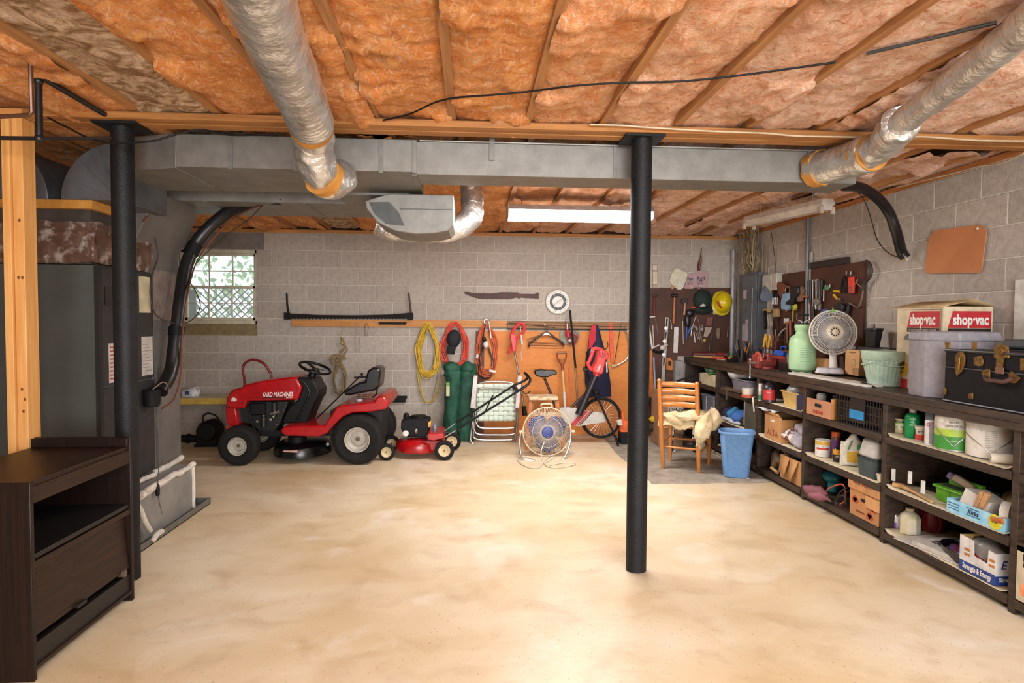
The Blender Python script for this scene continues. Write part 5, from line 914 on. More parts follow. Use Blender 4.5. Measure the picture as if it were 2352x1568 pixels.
for lab, y_ in (('tan wooden block in the blue tray, farther of two', 3.065), ('tan wooden block in the blue tray, nearer of two', 3.035)): S('sanding_block', lab, 'block', B().box((2.70, y_, z+.10), (.03, .024, .15), rot=(.5, -.15, 0)), C('b98e63', .7), bev=.004)
for lab, q, m_ in (('roll of white masking tape standing in the blue tray', (2.73, 2.92, z+.09), 'd5cfc4'), ('roll of brown tape standing near the shelf end', (2.76, 2.885, z+.085), '6a4a38')): S('tape_roll', lab, 'tape', B().lathe([(.03, -.02), (.055, -.02), (.055, .02), (.03, .02), (.03, -.02)], q, 28, rot=(math.pi/2, 0, .5), cap=False), C(m_, .6))
S('wooden_peg', 'small orange-brown wooden peg at the end of the blue tray', 'handle', B().cyl((2.68, 2.95, z+.05), (2.68, 2.88, z+.06), .018), C('b5642a', .5), bev=.004)
S('bagged_hardware', 'clear bag of green and red odds and ends at the back', 'bag', B().ball((2.95, 3.0, z+.09), (.12, .14, .09), 20).noise(.03, 14, 3), mat('mixedstuff', '5f6b3a', '6d2a20', rough=.4, scale=20), ang=80)
# near bay, bottom shelf
z = .085
def x_(t, r, h): band(t, r*1.01, h*.05, h*.88, C('cbc6c8', .5), a1=220); band(t, r*1.015, h*.06, h*.5, C('6f4aa0', .5), a0=0, a1=50, lab='purple patch')
jar('metal_can', 'small open can with a white and purple label on the lowest shelf', 'can', 2037, 2066, 1178, 1216, z, CAN, STEEL, x_)
def x_(t, r, h): P('cap', B().lathe([(.4*r, h*.88), (.42*r, h*1.0), (0, h)], n=20), C('c4b08a', .5), t)
jar('yellowed_jug', 'yellowed translucent square jug on the lowest shelf', 'jug', 2066, 2110, 1166, 1228, z, [(1, 0), (1.02, .04), (1, .6), (.85, .75), (.45, .86), (0, .88)], mat('yellowjug', 'cfc08e', 'e0dccf', rough=.35, scale=6), x_, n=4+4)
def x_(t, r, h): P('rim', B().torus((0, 0, h), r*1.0, .006, n=36), C('5e1215', .3), t); P('side_handle', B().torus((r*math.sin(face(t)), -r*math.cos(face(t)), h*.5), .05, .006, (math.pi/2, 0, face(t)), 24, sy=1.3), C('6a1518', .3), t)
jar('stock_pot', 'dark red enamel pot at the back of the lowest shelf', 'pot', 2106, 2172, 1170, 1224, z, [(.85, 0), (.95, .06), (1, 1), (.96, 1), (.9, .1), (0, .08)], C('6d1418', .25), x_)
for k, (lab, q, s_) in enumerate((('folded newspaper with large black letters by the yellowed jug', (2.83, 3.35, z+.02), (.30, .34, .025)), ('flattened newspaper under the folded one', (2.80, 3.38, z+.004), (.28, .5, .007)))):
    t = S('newspaper', lab, 'newspaper', B().box((0, 0, 0), s_, rot=(0, 0, .15)), C('c4bdb2', .8), bev=.002); t.location = q
    if k == 0: text('BK', .09, INK, (-.05, .06, .0135), (0, 0, -math.pi/2+.15), t, bold=.002)
c = at(2172, 1302, Z=z); t = T('roasting_pan', 'dark blue-black oval pan holding odds and ends', 'pan', (2.80, 3.2, z))
P('pan', B().lathe([(0, 0), (.8, 0), (.92, .4), (1, 1), (.97, 1), (.88, .4), (0, .06)], n=36, sx=.12, sy=.2), C('17161f', .2), t); t.children[0].scale = (1, 1, .07)
S('bag_of_ties', 'crumpled clear plastic bag with yellow and red bits in the dark pan', 'bag', B().ball((2.80, 3.2, z+.05), (.09, .15, .03), 20).noise(.015, 20, 5), mat('purplebits', '4a3f66', '6d2430', rough=.25, scale=25), ang=80)
cy_ = at(2285, 1350, X=2.672).y; c = Vector((2.672, cy_, z)); t = T('snack_carton', 'open white and blue carton lettered Strength & Energy on the lowest shelf', 'box', c); WC = C('d9d6d2', .5); BLU = C('243f86', .5); ly, hx, hh = at(2202, 1330, X=2.672).y-cy_, .20, .19
P('carton_wall', B().prism([(0, 0), (ly, 0), (ly, hh), (ly-.09, hh*.97), (ly-.095, .105), (.05, .095), (.045, .17), (0, .165)], 0, .004, 'x'), WC, t, label='front wall with stepped cut-out')
P('carton_wall', B().bb(0.004, hx, 0, .004, 0, .165), WC, t); P('carton_wall', B().bb(.004, hx, ly-.004, ly, 0, hh), C('b08c52', .7), t, label='brown inside of the far wall'); P('carton_wall', B().bb(hx, hx+.004, 0, ly, 0, hh*.95), C('a9854c', .7), t); P('carton_base', B().bb(0, hx, 0, ly, 0, .004), CARD, t)
P('blue_band', B().bb(-.0008, 0, 0, ly, .002, .055), BLU, t); P('blue_band', B().bb(0, hx, -.0008, 0, .002, .05), BLU, t); text('Strength & Energy', .042, WINK, (-.0015, ly*.5, .03), FL, t, fit=ly*.8, bold=.001); text('Stre', .03, WINK, (.045, -.0015, .03), FR, t, bold=.001); text('E', .06, BLU, (.04, -.0015, .105), FR, t, shear=.3, bold=.001)
for y_ in (ly-.05, .024): P('printed_patch', B().bb(-.0008, 0, y_-.018, y_+.018, .115, .13).bb(-.0008, 0, y_-.018, y_+.018, .088, .102), C('b9763c', .5), t)
S('plastic_bag', 'clear crinkled bag of small parts inside the white and blue carton', 'bag', B().ball(c+Vector((.10, .16, .10)), (.08, .12, .08), 20).noise(.035, 16, 5), mat('clearbag', 'b9b4ae', '8d8a86', rough=.15, scale=12, alpha=.75), ang=80); S('red_packet', 'small red packet in the white and blue carton', 'packet', B().box(c+Vector((.03, .15, .08)), (.03, .07, .05), rot=(.3, .4, 0)), C('a82a2c', .4), bev=.006)
t = T('glue_box', 'cream box lettered Gr at the right edge of the picture', 'box', (2.652, 2.545, .085)); P('carton', B().bb(0, .15, 0, .235, 0, .27), C('c9bd9f', .5), t, bev=.002); P('black_panel', B().bb(-.0008, 0, .0, .20, .17, .235), C('1d1a18', .5), t); text('Gr', .055, WINK, (-.0016, .165, .195), FL, t, bold=.001); P('orange_print', B().bb(-.0008, 0, .02, .21, .03, .09), mat('orangeprint', 'd9702a', 'e6b08a', rough=.5, scale=30), t)
# second bay
z = .703; zb = z
c, dx, dy, h = cbox(1893, 964, z, 1838, 925, .26); c.x = 2.655; t = T('wooden_crate', 'wooden crate stencilled in red, with jars and tools', 'crate', c); CR_ = mat('crate', 'b4805c', 'a06f50', rough=.7, scale=6)
for nm, a in (('end_panel', (0, .016, 0, dy, 0, h)), ('side_slat', (.016, .28, 0, .01, .0, h*.42)), ('side_slat', (.016, .28, 0, .01, h*.5, h*.92)), ('side_slat', (.016, .28, dy-.01, dy, 0, h*.9)), ('bottom_board', (.016, .28, .01, dy-.01, 0, .01))): P(nm, B().bb(*a), CR_ if nm == 'end_panel' else DARKW, t, bev=.002)
P('hand_hole', B().prism(rrect(.09, .028, .013, cx=dy*.5, cy=h*.66), -.001, .0005, 'x'), C('15100d', .9), t); text('THE BIG SAVER', h*.26, C('a3372a', .7), (-.001, dy*.5, h*.24), FL, t, sx=.62, bold=.0012)
for k, (lab, q, r, hh, m_) in enumerate((('small glass jar of screws on the stencilled crate', (.06, .22, h*.9), .035, .06, C('8d8a84', .2)), ('second glass jar standing deeper in the crate', (.12, .12, h*.7), .03, .08, C('6d6a66', .2)))): S('glass_jar', lab, 'jar', B().lathe([(r, 0), (r, hh*.8), (r*.8, hh*.85), (r*.85, hh), (0, hh)], c+Vector(q), 16), m_)
S('paper_folder', 'yellow-tan board standing beside the black crate', 'board', B().bb(2.668, 2.83, 4.345, 4.375, z, z+.15), C('c9934a', .6))
c, dx, dy, h = cbox(1990, 990, z, 1908, 912, .36); t = T('milk_crate', 'black plastic lattice crate with a blue label', 'crate', (2.665, 3.80, z)); L_, H_, D2 = .50, .21, .34; MC = C('17171a', .35)
for k in range(5): zz = .0+k*H_/4; P('crate_band', B().bb(0, .008, 0, L_, zz-.005 if k else 0, zz+.006).bb(0.008, D2, 0, .008, zz-.005 if k else 0, zz+.006).bb(0.008, D2, L_-.008, L_, zz-.005 if k else 0, zz+.006), MC, t)
b = B()
for k in range(17): y_ = k*L_/16; b.bb(.001, .007, y_-.004, y_+.004, 0, H_)
for k in range(11): x = k*D2/10; b.bb(x-.003, x+.004, .001, .007, 0, H_).bb(x-.003, x+.004, L_-.007, L_-.001, 0, H_)
P('crate_slats', b, MC, t, kind='stuff'); P('label_holder', B().bb(-.006, 0, .17, .34, .03, H_), MC, t, bev=.002); P('blue_label', B().bb(-.008, -.006, .18, .335, .055, .115), C('1f86c4', .5), t); P('wire_bail', B().tube(smooth([(.05, .12, H_), (.05, .14, H_+.07), (.05, .3, H_+.09), (.05, .33, H_)], 4), .006), BLACKM, t); P('crate_base', B().bb(.01, D2, .01, L_, .0, .008), MC, t)
S('crate_clutter', 'dark jumble of fittings filling the black crate', 'clutter', B().box((2.83, 4.05, z+.09), (.28, .44, .14)).noise(.02, 20, 3), mat('clutter', '2a2522', '5d4a3d', rough=.5, scale=25), kind='stuff')
z = .375
def x_(t, r, h): band(t, r*1.005, h*.72, h*.95, C('d0a02a', .5), lab='yellow band'); band(t, r*1.007, h*.44, h*.56, C('c0392b', .5), a1=100, lab='red patch'); ctext(t, 'rust', h*.12, h*.64, r*1.02, INK, .8)
jar('primer_can', 'white quart can with a yellow band and red patch', 'can', 1873, 1906, 1009, 1050, z, CAN, C('cfcabf', .5), x_)
def x_(t, r, h): P('cap', B().lathe([(.9*r, h*.82), (.9*r, h), (0, h)], n=16), C('c4501e', .4), t, label='orange cap'); band(t, r*1.01, h*.1, h*.7, C('5a2f6d', .5), a1=150)
jar('spray_bottle', 'tall purple canister with an orange cap', 'bottle', 1908, 1929, 991, 1053, z, [(1, 0), (1, .78), (.9, .82), (0, .82)], C('6a3a1c', .4), x_)
def x_(t, r, h): band(t, r*1.01, h*.5, h*.86, C('c98f1e', .5), a1=170); ctext(t, 'THE', h*.16, h*.36, r*1.02, WINK, .7)
jar('tire_bottle', 'squat black bottle with a yellow label before the purple canister', 'bottle', 1913, 1931, 1026, 1061, z, [(.95, 0), (1, .5), (.8, .85), (.5, .95), (0, 1)], C('1c1a1a', .3), x_)
jar('white_aerosol', 'slim cream aerosol can beside the white jug', 'can', 1929, 1943, 1013, 1068, z, [(1, 0), (1, .82), (.8, .85), (.8, 1), (0, 1)], C('cfc6b0', .4))
c = at(1962, 1073, Z=z)+Vector((.03, .05, 0)); t = T('detergent_jug', 'white jug with a green cap and yellow label', 'jug', c, rz=-.6); hh = ht(c, 1962, 995)
P('bottle', B().prism([(-.07, 0), (.07, 0), (.075, .02), (.07, hh*.5), (.05, hh*.78), (.02, hh*.88), (.015, hh), (-.02, hh), (-.03, hh*.92), (-.065, hh*.7), (-.08, hh*.35)], -.03, .03, 'y'), C('d8d4c6', .35), t, bev=.014); P('hand_hole', B().prism([(-.045, hh*.5), (-.03, hh*.5), (-.005, hh*.8), (-.02, hh*.8)], -.032, .032, 'y'), C('6a7a5a', .5), t); P('label_patch', B().bb(-.045, .05, -.0315, -.031, hh*.12, hh*.45), C('cfa51f', .5), t, label='yellow label'); P('cap', B().cyl((.04, -.005, hh*.6), (.04, -.06, hh*.62), .024), C('1f8a3c', .4), t, label='green cap')
c = Vector((2.70, 3.90, z)); t = T('lunch_cooler', 'small cooler with a pale domed lid and dark teal base', 'cooler', c)
P('base', B().prism(rrect(.20, .19, .03, cx=.09, cy=.09), 0, .13, 'z', scale_hi=1.08), C('35474b', .4), t, bev=.006); P('lid', B().prism(rrect(.215, .205, .04, cx=.09, cy=.09), .13, .26, 'z', scale_hi=.75), C('bdb9b2', .45), t, bev=.02, label='pale lid'); P('seam_band', B().prism(rrect(.22, .21, .03, cx=.09, cy=.09), .118, .132, 'z'), C('26363a', .4), t)
S('cream_mug', 'small cream cup at the shelf end beside the cooler', 'cup', B().lathe([(.02, 0), (.028, .06), (.024, .06), (.018, .01), (0, .01)], (2.69, 3.83, z), 20), C('cfc6ac', .4))
z = .083
t = T('electric_sander', 'teal electric sander with a dark cord on the lowest shelf', 'power tool', at(1895, 1130, Z=z)+Vector((.05, 0, 0))); P('body', B().ball((0, 0, .12), (.06, .09, .05), 20).cyl((0, -.02, .0), (0, -.02, .12), .038), C('1a6a70', .4), t, bev=.004); P('pad', B().bb(-.05, .05, -.08, .06, .0, .015), BLACKM, t)
P('cord', B().tube(smooth([(-.02, .07, .12), (-.08, .12, .10), (-.10, .06, -.03), (-.11, -.05, -.06), (-.10, -.18, -.05), (-.08, -.26, .05), (-.03, -.34, .12)], 5), .006), C('3d3834', .5), t)
S('work_glove', 'dusty pink fabric glove lying on the lowest shelf', 'glove', B().ball(at(1872, 1128, Z=.12), (.05, .11, .04), 18, rot=(0, 0, .3)).ball(at(1880, 1140, Z=.12), (.03, .08, .03), 14, rot=(0, 0, .8)).noise(.02, 22, 3), C('8d5560', .8), ang=70)
S('extension_cord', 'orange cord bundle between the sander and the fruit box', 'cord', B().tube(smooth([at(x, y, X=2.72) for x, y in ((1896, 1150), (1898, 1128), (1915, 1116), (1938, 1114))]+[at(1940, 1150, X=2.75), at(1915, 1160, X=2.70), at(1900, 1140, X=2.70)], 5), .006), C('c0603c', .5))
S('extension_cord', 'black cord tangled with the orange one', 'cord', B().tube(smooth([at(x, y, X=2.70) for x, y in ((1945, 1120), (1930, 1130), (1920, 1150), (1925, 1165), (1940, 1160), (1942, 1140), (1925, 1140))], 5), .006), C('2a2526', .5))
t = T('fruit_box', 'tall orange-print cardboard fruit box lettered AZRTASTY', 'box', (2.655, 3.80, .083)); FBX = mat('fruitbox', 'b88353', 'a5724a', rough=.7, scale=12, stretch=(1, 1, .3)); LY2 = .33
P('box_body', B().bb(0.012, .28, .01, LY2-.01, 0, .27), FBX, t, bev=.003); P('lid', B().bb(0, .29, 0, LY2, .185, .285), C('c08a58', .7), t, bev=.003); P('torn_flap', B().prism([(0, .10), (.13, .10), (.13, .176), (0, .176)], -.002, .01, 'x'), C('cf9a66', .7), t); P('hand_hole', B().prism(rrect(.07, .022, .01, cx=LY2*.5, cy=.13), .0105, .0118, 'x'), C('1a110a', .9), t)
text('AZRTASTY', .05, C('8a3a24', .6), (-.001, LY2*.52, .245), FL, t, sx=.8, bold=.001, shear=.1)
b = B()
for y_, z_ in ((.26, .11), (.07, .10), (.10, .04)):
    for q in range(3): b.prism([(y_+.022*math.cos(a)+.014*(q-1), z_+.02*math.sin(a)+.012*(q % 2)) for a in [2*math.pi*k/10 for k in range(10)]], .0106, .0117, 'x')
P('fruit_print', b, C('b5482a', .6), t, kind='stuff'); text('mmmm', .03, C('8a3a24', .6), (.0105, .2, .045), FL, t)
# third bay
z = .703
def x_(t, r, h): band(t, r*1.01, h*.12, h*.56, C('b02a2a', .5), a1=120, lab='red label'); P('cap', B().lathe([(.3*r, h*.88), (.32*r, h), (0, h)], n=14), BLACKM, t); ctext(t, 'Motor', h*.09, h*.44, r*1.02, WINK, .7)
jar('oil_bottle', 'dark plastic bottle with a red label beside the yellow basin', 'bottle', 1751, 1781, 870, 925, z, [(1, 0), (1, .62), (.8, .74), (.35, .84), (0, .88)], C('2b2226', .3), x_)
def x_(t, r, h): P('cap', B().lathe([(1.02*r, h*.55), (1.02*r, h), (0, h)], n=14), WHITE, t); band(t, r*1.01, h*.05, h*.35, C('2c7a4e', .5))
jar('small_white_bottle', 'slim white bottle with green lettering at the post', 'bottle', 1742, 1751, 880, 920, z, [(1, 0), (1, 1), (0, 1)], C('b9b09a', .5), x_)
t = T('wash_basin', 'pale yellow rectangular plastic basin full of bags', 'basin', (2.79, 4.98, z)); YB = C('d4b06a', .4)
P('basin', B().loft([[(x*k, y*k, z_) for x, y in rrect(.24, .34, .05)] for k, z_ in ((.82, 0), (.98, .12), (1.08, .13), (1.08, .135), (.96, .135), (.94, .125), (.8, .02))]), YB, t, ang=50)
S('plastic_bag', 'clear crinkled bags heaped in the yellow basin', 'bag', B().ball((2.79, 5.02, z+.15), (.09, .12, .08), 20).noise(.045, 14, 9), mat('clearbag', 'b9b4ae'), ang=80); S('yellow_rag', 'yellow-brown rag at the near end of the yellow basin', 'rag', B().ball((2.78, 4.88, z+.15), (.06, .05, .05), 16).noise(.02, 20, 9), C('b0802c', .7), ang=80)
S('blue_carton', 'small navy carton between the basin and the stencilled crate', 'box', B().bb(2.668, 2.80, 4.76, 4.86, z, z+.14), C('26284a', .5), bev=.002)
z = .375
c = Vector((2.68, 5.12, z)); t = T('cardboard_box', 'open cardboard box with red print, a white cloth over it', 'box', c)
P('box_wall', B().bb(0, .006, 0, .30, 0, .22), CARD, t); P('box_wall', B().bb(0.006, .3, 0, .006, 0, .2), CARD, t); P('box_wall', B().bb(.006, .3, .294, .3, 0, .22), CARD, t); P('box_wall', B().bb(.294, .3, .006, .294, 0, .2), CARD, t); P('box_flap', B().add([(0, 0, .22), (0, .29, .22), (-.02, .27, .245), (-.02, .02, .25)], [(0, 1, 2, 3)]), CARD, t, solid=.004); text('ALTA', .08, C('8a3524', .7), (-.001, .15, .06), FL, t); P('hand_hole', B().prism(rrect(.06, .02, .009, cx=.15, cy=.17), -.001, .0, 'x'), C('d9d2c4', .9), t)
S('white_cloth', 'white cloth draped over the corner of the cardboard box', 'cloth', B().grid(lambda u, v: (2.64+.24*u, 5.18+.36*v, z+.27-.05*max(0, .3-u)+.012*math.sin(9*v+5*u)), 16, 20).noise(.012, 14, 2), C('cfcccb', .85), solid=.004, ang=80)
t = T('fabric_pile', 'crumpled grey and white fabrics with a striped piece', 'cloth', (2.80, 4.95, z)); FBR = mat('greycloth', 'a7a0a6', '857e88', rough=.85, scale=8, bump=.5)
for k, (q, s_) in enumerate((((0, -.03, .05), (.12, .16, .06)), ((.02, -.06, .13), (.10, .13, .05)), ((-.04, .10, .07), (.08, .10, .06)), ((.03, .05, .16), (.07, .08, .05)))): P('folded_cloth', B().ball(q, s_, 24).noise(.035, 13, k+3), FBR if k != 2 else mat('stripedcloth', '6a4038', 'c9c2bc', rough=.8, scale=16, lo=.48, hi=.52), t, ang=75)
z = .083
t = T('flap_box', 'tan open box with hanging flaps, holding a dark plate', 'box', (2.68, 4.76, z)); P('box_wall', B().bb(0, .006, 0, .36, 0, .20), CARD, t); P('box_wall', B().bb(0.006, .3, 0, .006, 0, .19), CARD, t); P('box_wall', B().bb(.006, .3, .354, .36, 0, .2), CARD, t); P('box_wall', B().bb(.294, .3, .006, .354, 0, .19), CARD, t)
P('box_flap', B().add([(-.002, .34, .20), (-.002, .20, .20), (-.045, .21, .05), (-.03, .33, .06)], [(0, 1, 2, 3)]), CARD, t, solid=.004); P('box_flap', B().add([(-.002, .18, .20), (-.002, .06, .20), (-.04, .12, .02), (-.03, .19, .03)], [(0, 1, 2, 3)]), CARD, t, solid=.004)
S('dark_platter', 'dark grey folded tarp lying on top of the tan flap box', 'tarp', B().lathe([(0, .0), (.14, .0), (.17, .02), (.15, .035), (0, .03)], (2.82, 4.95, z+.20), 28, sx=.8, sy=1.1).noise(.01, 14), C('3a3c48', .5), ang=70); S('paint_stirrer', 'short wooden stick poking up from the flap box', 'stick', B().bar((2.76, 5.08, z+.20), (2.74, 5.12, z+.34), .035, .006), C('b0784a', .6))
S('brown_bag', 'crumpled brown paper bag with a yellow scrap behind the flap box', 'bag', B().ball((2.83, 5.32, z+.10), (.12, .13, .10), 22).noise(.05, 11, 4), mat('brownbag', '6d5232', '2e261e', rough=.8, scale=8), ang=80); S('yellow_scrap', 'olive yellow strip on top of the brown bag', 'scrap', B().bar((2.78, 5.42, z+.25), (2.80, 5.18, z+.17), .05, .01), C('a39a30', .6)); S('tan_stick', 'pale wooden stick at the shelf edge below the brown bag', 'stick', B().cyl((2.70, 5.32, z+.03), (2.69, 5.18, z+.02), .014, n=10), C('b98f62', .6))
# fourth bay
z = .703
t = T('grey_tub', 'grey plastic tub under a white pillow on the upper shelf', 'tub', (2.80, 5.98, z)); P('tub', B().loft([[(x*k, y*k, z_) for x, y in rrect(.24, .44, .05)] for k, z_ in ((.84, 0), (.97, .13), (1.05, .135), (1.05, .145), (.94, .145), (.8, .02))]), C('77747e', .5), t, ang=50)
S('pillow', 'white rumpled pillow stuffed above the grey tub', 'pillow', B().ball((2.78, 6.12, z+.19), (.14, .22, .055), 26).noise(.035, 9, 7), C('c5c0c2', .8), ang=80)
def x_(t, r, h): band(t, r*1.02, h*.05, h*.35, C('b5452c', .5), lab='red lower band')
jar('paper_cup', 'white and red tub at the near end of the upper shelf by the post', 'tub', 1704, 1731, 891, 914, z, [(.8, 0), (1, 1), (.95, 1), (0, .9)], C('c9bcae', .5), x_)
S('shelf_debris', 'brown straps and metal scraps strewn before the grey tub', 'scraps', B().box((2.70, 6.1, z+.012), (.07, .6, .022)).noise(.02, 16, 3), mat('debris', '6a5238', '39302a', rough=.7, scale=20), kind='stuff'); S('hanging_bracket', 'small metal strap bracket hanging over the shelf edge', 'bracket', B().bb(2.645, 2.65, 6.18, 6.21, z-.09, z+.01).bb(2.65, 2.70, 6.18, 6.21, z+.004, z+.01), C('6d6255', .5, .5)); S('white_hook_wire', 'white bent wire hanging from the shelf at the post', 'wire', B().tube(smooth([(2.68, 5.62, z+.01), (2.65, 5.60, z+.0), (2.648, 5.585, z-.05), (2.65, 5.57, z-.12)], 5), .007), C('c9c0ae', .5))
z = .375
for k, (lab, q, s_, m_) in enumerate((('rolled navy clothing on the middle shelf', (2.75, 6.33, z+.07), (.08, .10, .065), C('22264a', .85)), ('teal band of folded clothing beside the navy roll', (2.745, 6.20, z+.08), (.085, .045, .08), C('2a7a9c', .8)), ('bright blue folded clothing beside the teal band', (2.76, 6.08, z+.075), (.10, .11, .07), C('3560a5', .8)), ('crumpled white plastic wrap under the blue clothes', (2.70, 6.18, z+.025), (.045, .22, .025), C('bcc3cf', .4)), ('black leather pouch beside the dark box', (2.74, 5.92, z+.05), (.06, .07, .05), C('1c1b1e', .5)))):
    S('folded_clothes' if k < 3 else 'wrap_pouch', lab, 'clothes' if k < 3 else 'pouch', B().ball(q, s_, 22).noise(.018, 16, k+3), m_, ang=80)
t = T('olive_box', 'tall dark olive box standing against the post', 'box', (2.665, 5.56, z)); P('carton', B().bb(0, .24, 0, .24, 0, .27), mat('olive', '4c493c', '3f3c31', rough=.7, scale=5), t, bev=.002); P('page_edge', B().bb(0, .2, .242, .26, .04, .27), C('b9ae9c', .6), t)
S('rope_coil', 'tan rope coil sagging from the lowest shelf behind the blue bin', 'rope', B().torus((2.70, 6.15, .20), .10, .013, (.3, math.pi/2, 0), 30, 8, sy=1.3).torus((2.69, 6.12, .19), .09, .013, (-.2, math.pi/2, .1), 30, 8, sy=1.2).torus((2.72, 6.2, .17), .11, .013, (.5, math.pi/2, .2), 30, 8).tube(smooth([(2.68, 6.1, .33), (2.66, 6.14, .30), (2.70, 6.0, .12), (2.66, 6.4, .10)], 5), .012), C('b89b78', .85), kind='stuff')
# fifth bay
z = .703
t = T('cream_carton', 'cream carton with papers and a green bag on top, farthest on the upper shelf', 'box', (2.67, 6.55, z)); P('carton', B().bb(0, .2, 0, .40, 0, .13), C('c4b795', .6), t, bev=.002); P('carton_end', B().bb(-.002, .0, .40, .46, .02, .12), C('a9a5a0', .5), t); S('green_bag', 'green and clear plastic bags heaped on the cream carton', 'bag', B().ball((2.77, 6.8, z+.18), (.10, .22, .055), 22).noise(.04, 13, 8), mat('greenbag', '1f7a4e', '5d6660', rough=.3, scale=10), ang=80); S('lime_scrap', 'bright lime green scrap poking out of the cream carton', 'scrap', B().bar((2.68, 6.72, z+.125), (2.68, 6.62, z+.15), .06, .008), C('57b02c', .5))
z = .375
t = T('grey_tote', 'grey plastic tote with a strap on the middle shelf behind the chair', 'tote', (2.80, 6.80, z)); P('tote', B().loft([[(x*k, y*k, z_) for x, y in rrect(.25, .42, .05)] for k, z_ in ((.86, 0), (.97, .19), (1.05, .2), (1.05, .21), (0.01, .21))]), C('7b7c88', .5), t, ang=50); P('strap', B().bb(-.13, -.124, .0, .01, 0, .2), C('9ea0a8', .5), t); P('tag', B().bb(-.135, -.128, -.17, -.14, .05, .1), WHITE, t)
S('magazine_stack', 'stack of curled papers on the shelf edge under the grey tote', 'papers', B().box((2.72, 6.7, z+.012), (.12, .5, .02)).noise(.008, 12), C('a39680', .7), kind='stuff')
z = .083
S('black_bundle', 'dark purple bundle on the lowest shelf behind the chair', 'bundle', B().ball((2.78, 6.62, z+.09), (.10, .13, .08), 20).noise(.03, 12, 3), C('241f2e', .7), ang=80)
S('pale_trim_board', 'long pale board lying on the floor along the shelf foot', 'board', B().bar((2.60, 6.3, .008), (2.50, 5.35, .008), .03, .012), C('b9aa98', .6))
# ---------------------------------------------------------------- things on the bench top
TZ = .986
c = base(1842, 856, TZ, .075); t = T('pump_sprayer', 'pale green pump sprayer tank on the workbench', 'sprayer', c); h = ht(c, 1842, 745); r = wid(c, 58)/2; SG = mat('sprayer', 'a6c79c', '92b688', rough=.45, scale=3)
P('tank', B().lathe([(r*.55, 0), (r*.8, h*.02), (r*.97, h*.07), (r, h*.2), (r*.98, h*.66), (r*.85, h*.74), (r*.58, h*.79), (r*.5, h*.84), (r*.55, h*.9), (r*.62, h*.93), (r*.62, h*.985), (r*.55, h), (0, h)], n=36), SG, t)
for k in range(3): a = face(t)+(-1, 0, 1)[k]*1.0; P('foot', B().cyl((r*.62*math.sin(a), -r*.62*math.cos(a), .0), (r*.62*math.sin(a), -r*.62*math.cos(a), .03), .022), SG, t)
for k in range(8): ctext(t, 'mmmm mmmm mm', .012, h*(.56-.045*k), r*1.01, C('5c8f58', .5), .9, off=.25)
P('pump_cap', B().lathe([(r*.45, h), (r*.45, h*1.03), (0, h*1.03)], n=20), BLACKM, t); f = face(t); e = Euler((0, 0, f)).to_matrix()
P('pump_handle', B().tube([e @ Vector(q) for q in ((-.01, 0, h*1.02), (-.01, 0, h*1.06), (-.05, 0, h*1.10), (-.055, 0, h*1.2), (.055, 0, h*1.2), (.05, 0, h*1.10), (.01, 0, h*1.06), (.01, 0, h*1.02))], .004), STEEL, t); P('grip', B().cyl(e @ Vector((-.045, 0, h*1.2)), e @ Vector((.045, 0, h*1.2)), .009), BLACKM, t)
# oscillating desk fan
c = base(1905, 862, TZ, .03); t = T('desk_fan', 'white oscillating desk fan with a round wire cage on the workbench', 'fan', c, rz=0); WF_ = C('cdc8c0', .4); f = face(t)
fc = at(1913, 768, Y=c.y)-c; R_ = wid(c+fc, 100)/2
P('base', B().prism([(x*math.cos(f)-y*math.sin(f), x*math.sin(f)+y*math.cos(f)) for x, y in rrect(.22, .16, .03)], 0, .045, 'z', scale_hi=.85), C('c4bec2', .4), t, bev=.008); P('speed_button', B().box(Vector((.03*math.cos(f)+.06*math.sin(f), -.06*math.cos(f)+.03*math.sin(f), .046)), (.09, .02, .008), rot=(0, 0, f)), C('8d8890', .4), t)
P('neck', B().tube([Vector((.03, .0, .04)), Vector((.035, .01, .12)), fc+Vector((.02, .06, -.03))], [.035, .028, .026], 16), WF_, t); P('motor_housing', B().lathe([(0, -.02), (.05, -.02), (.06, .02), (.055, .09), (.03, .12), (0, .12)], fc+Vector((.01, .03, 0)), 28, rot=(-math.pi/2, 0, f+.0)), mat('tanplastic', 'a08050', rough=.4), t)
MG = cage(t, fc, R_, .05, 84, C('cfc9be', .35), (math.radians(84), 0, f+.28), rings=(.36, .72, .9), wire=.0017, hub=.3)
b = B(); b.M = MG; b.lathe([(0, .035), (R_*.30, .045), (R_*.34, .052), (R_*.33, .06), (R_*.22, .062), (R_*.21, .055), (R_*.13, .056), (R_*.12, .064), (0, .066)], n=36); P('centre_badge', b, C('d3c2a4', .3), t, label='cream centre boss')
b = B(); b.M = MG
for k in range(10): a = 2*math.pi*k/10; b.ball((R_*.17*math.cos(a), R_*.17*math.sin(a), .058), .006, 8)
P('badge_slot', b, C('2a2622', .5), t, kind='stuff'); blades(t, MG, 4, R_*.86, mat('smokeblade', '6f7580', rough=.2, alpha=.3), .03, a0=.3)
P('plastic_tie', B().ball(fc+Vector((-.02, -.03, R_*1.0)), (.018, .008, .012), 10), mat('greentie', '6ac040', rough=.4, alpha=.8), t)
def cb(name, label, x, y, z, lx, ty, dx, m_, cat='box', x0=None, rz=0):
    c, dx, dy, h = cbox(x, y, z, lx, ty, dx)
    t = T(name, label, cat, c, rz=rz); P('carton', B().bb(0, dx, 0, dy, 0, h), m_, t, bev=.002); return t, dy, h
t, dy, h = cb('tea_box', 'small tan cardboard box with brown print beside the desk fan', 1973, 868, TZ, 1940, 810, .12, mat('card2', 'c29763', 'b5885a', rough=.8, scale=8))
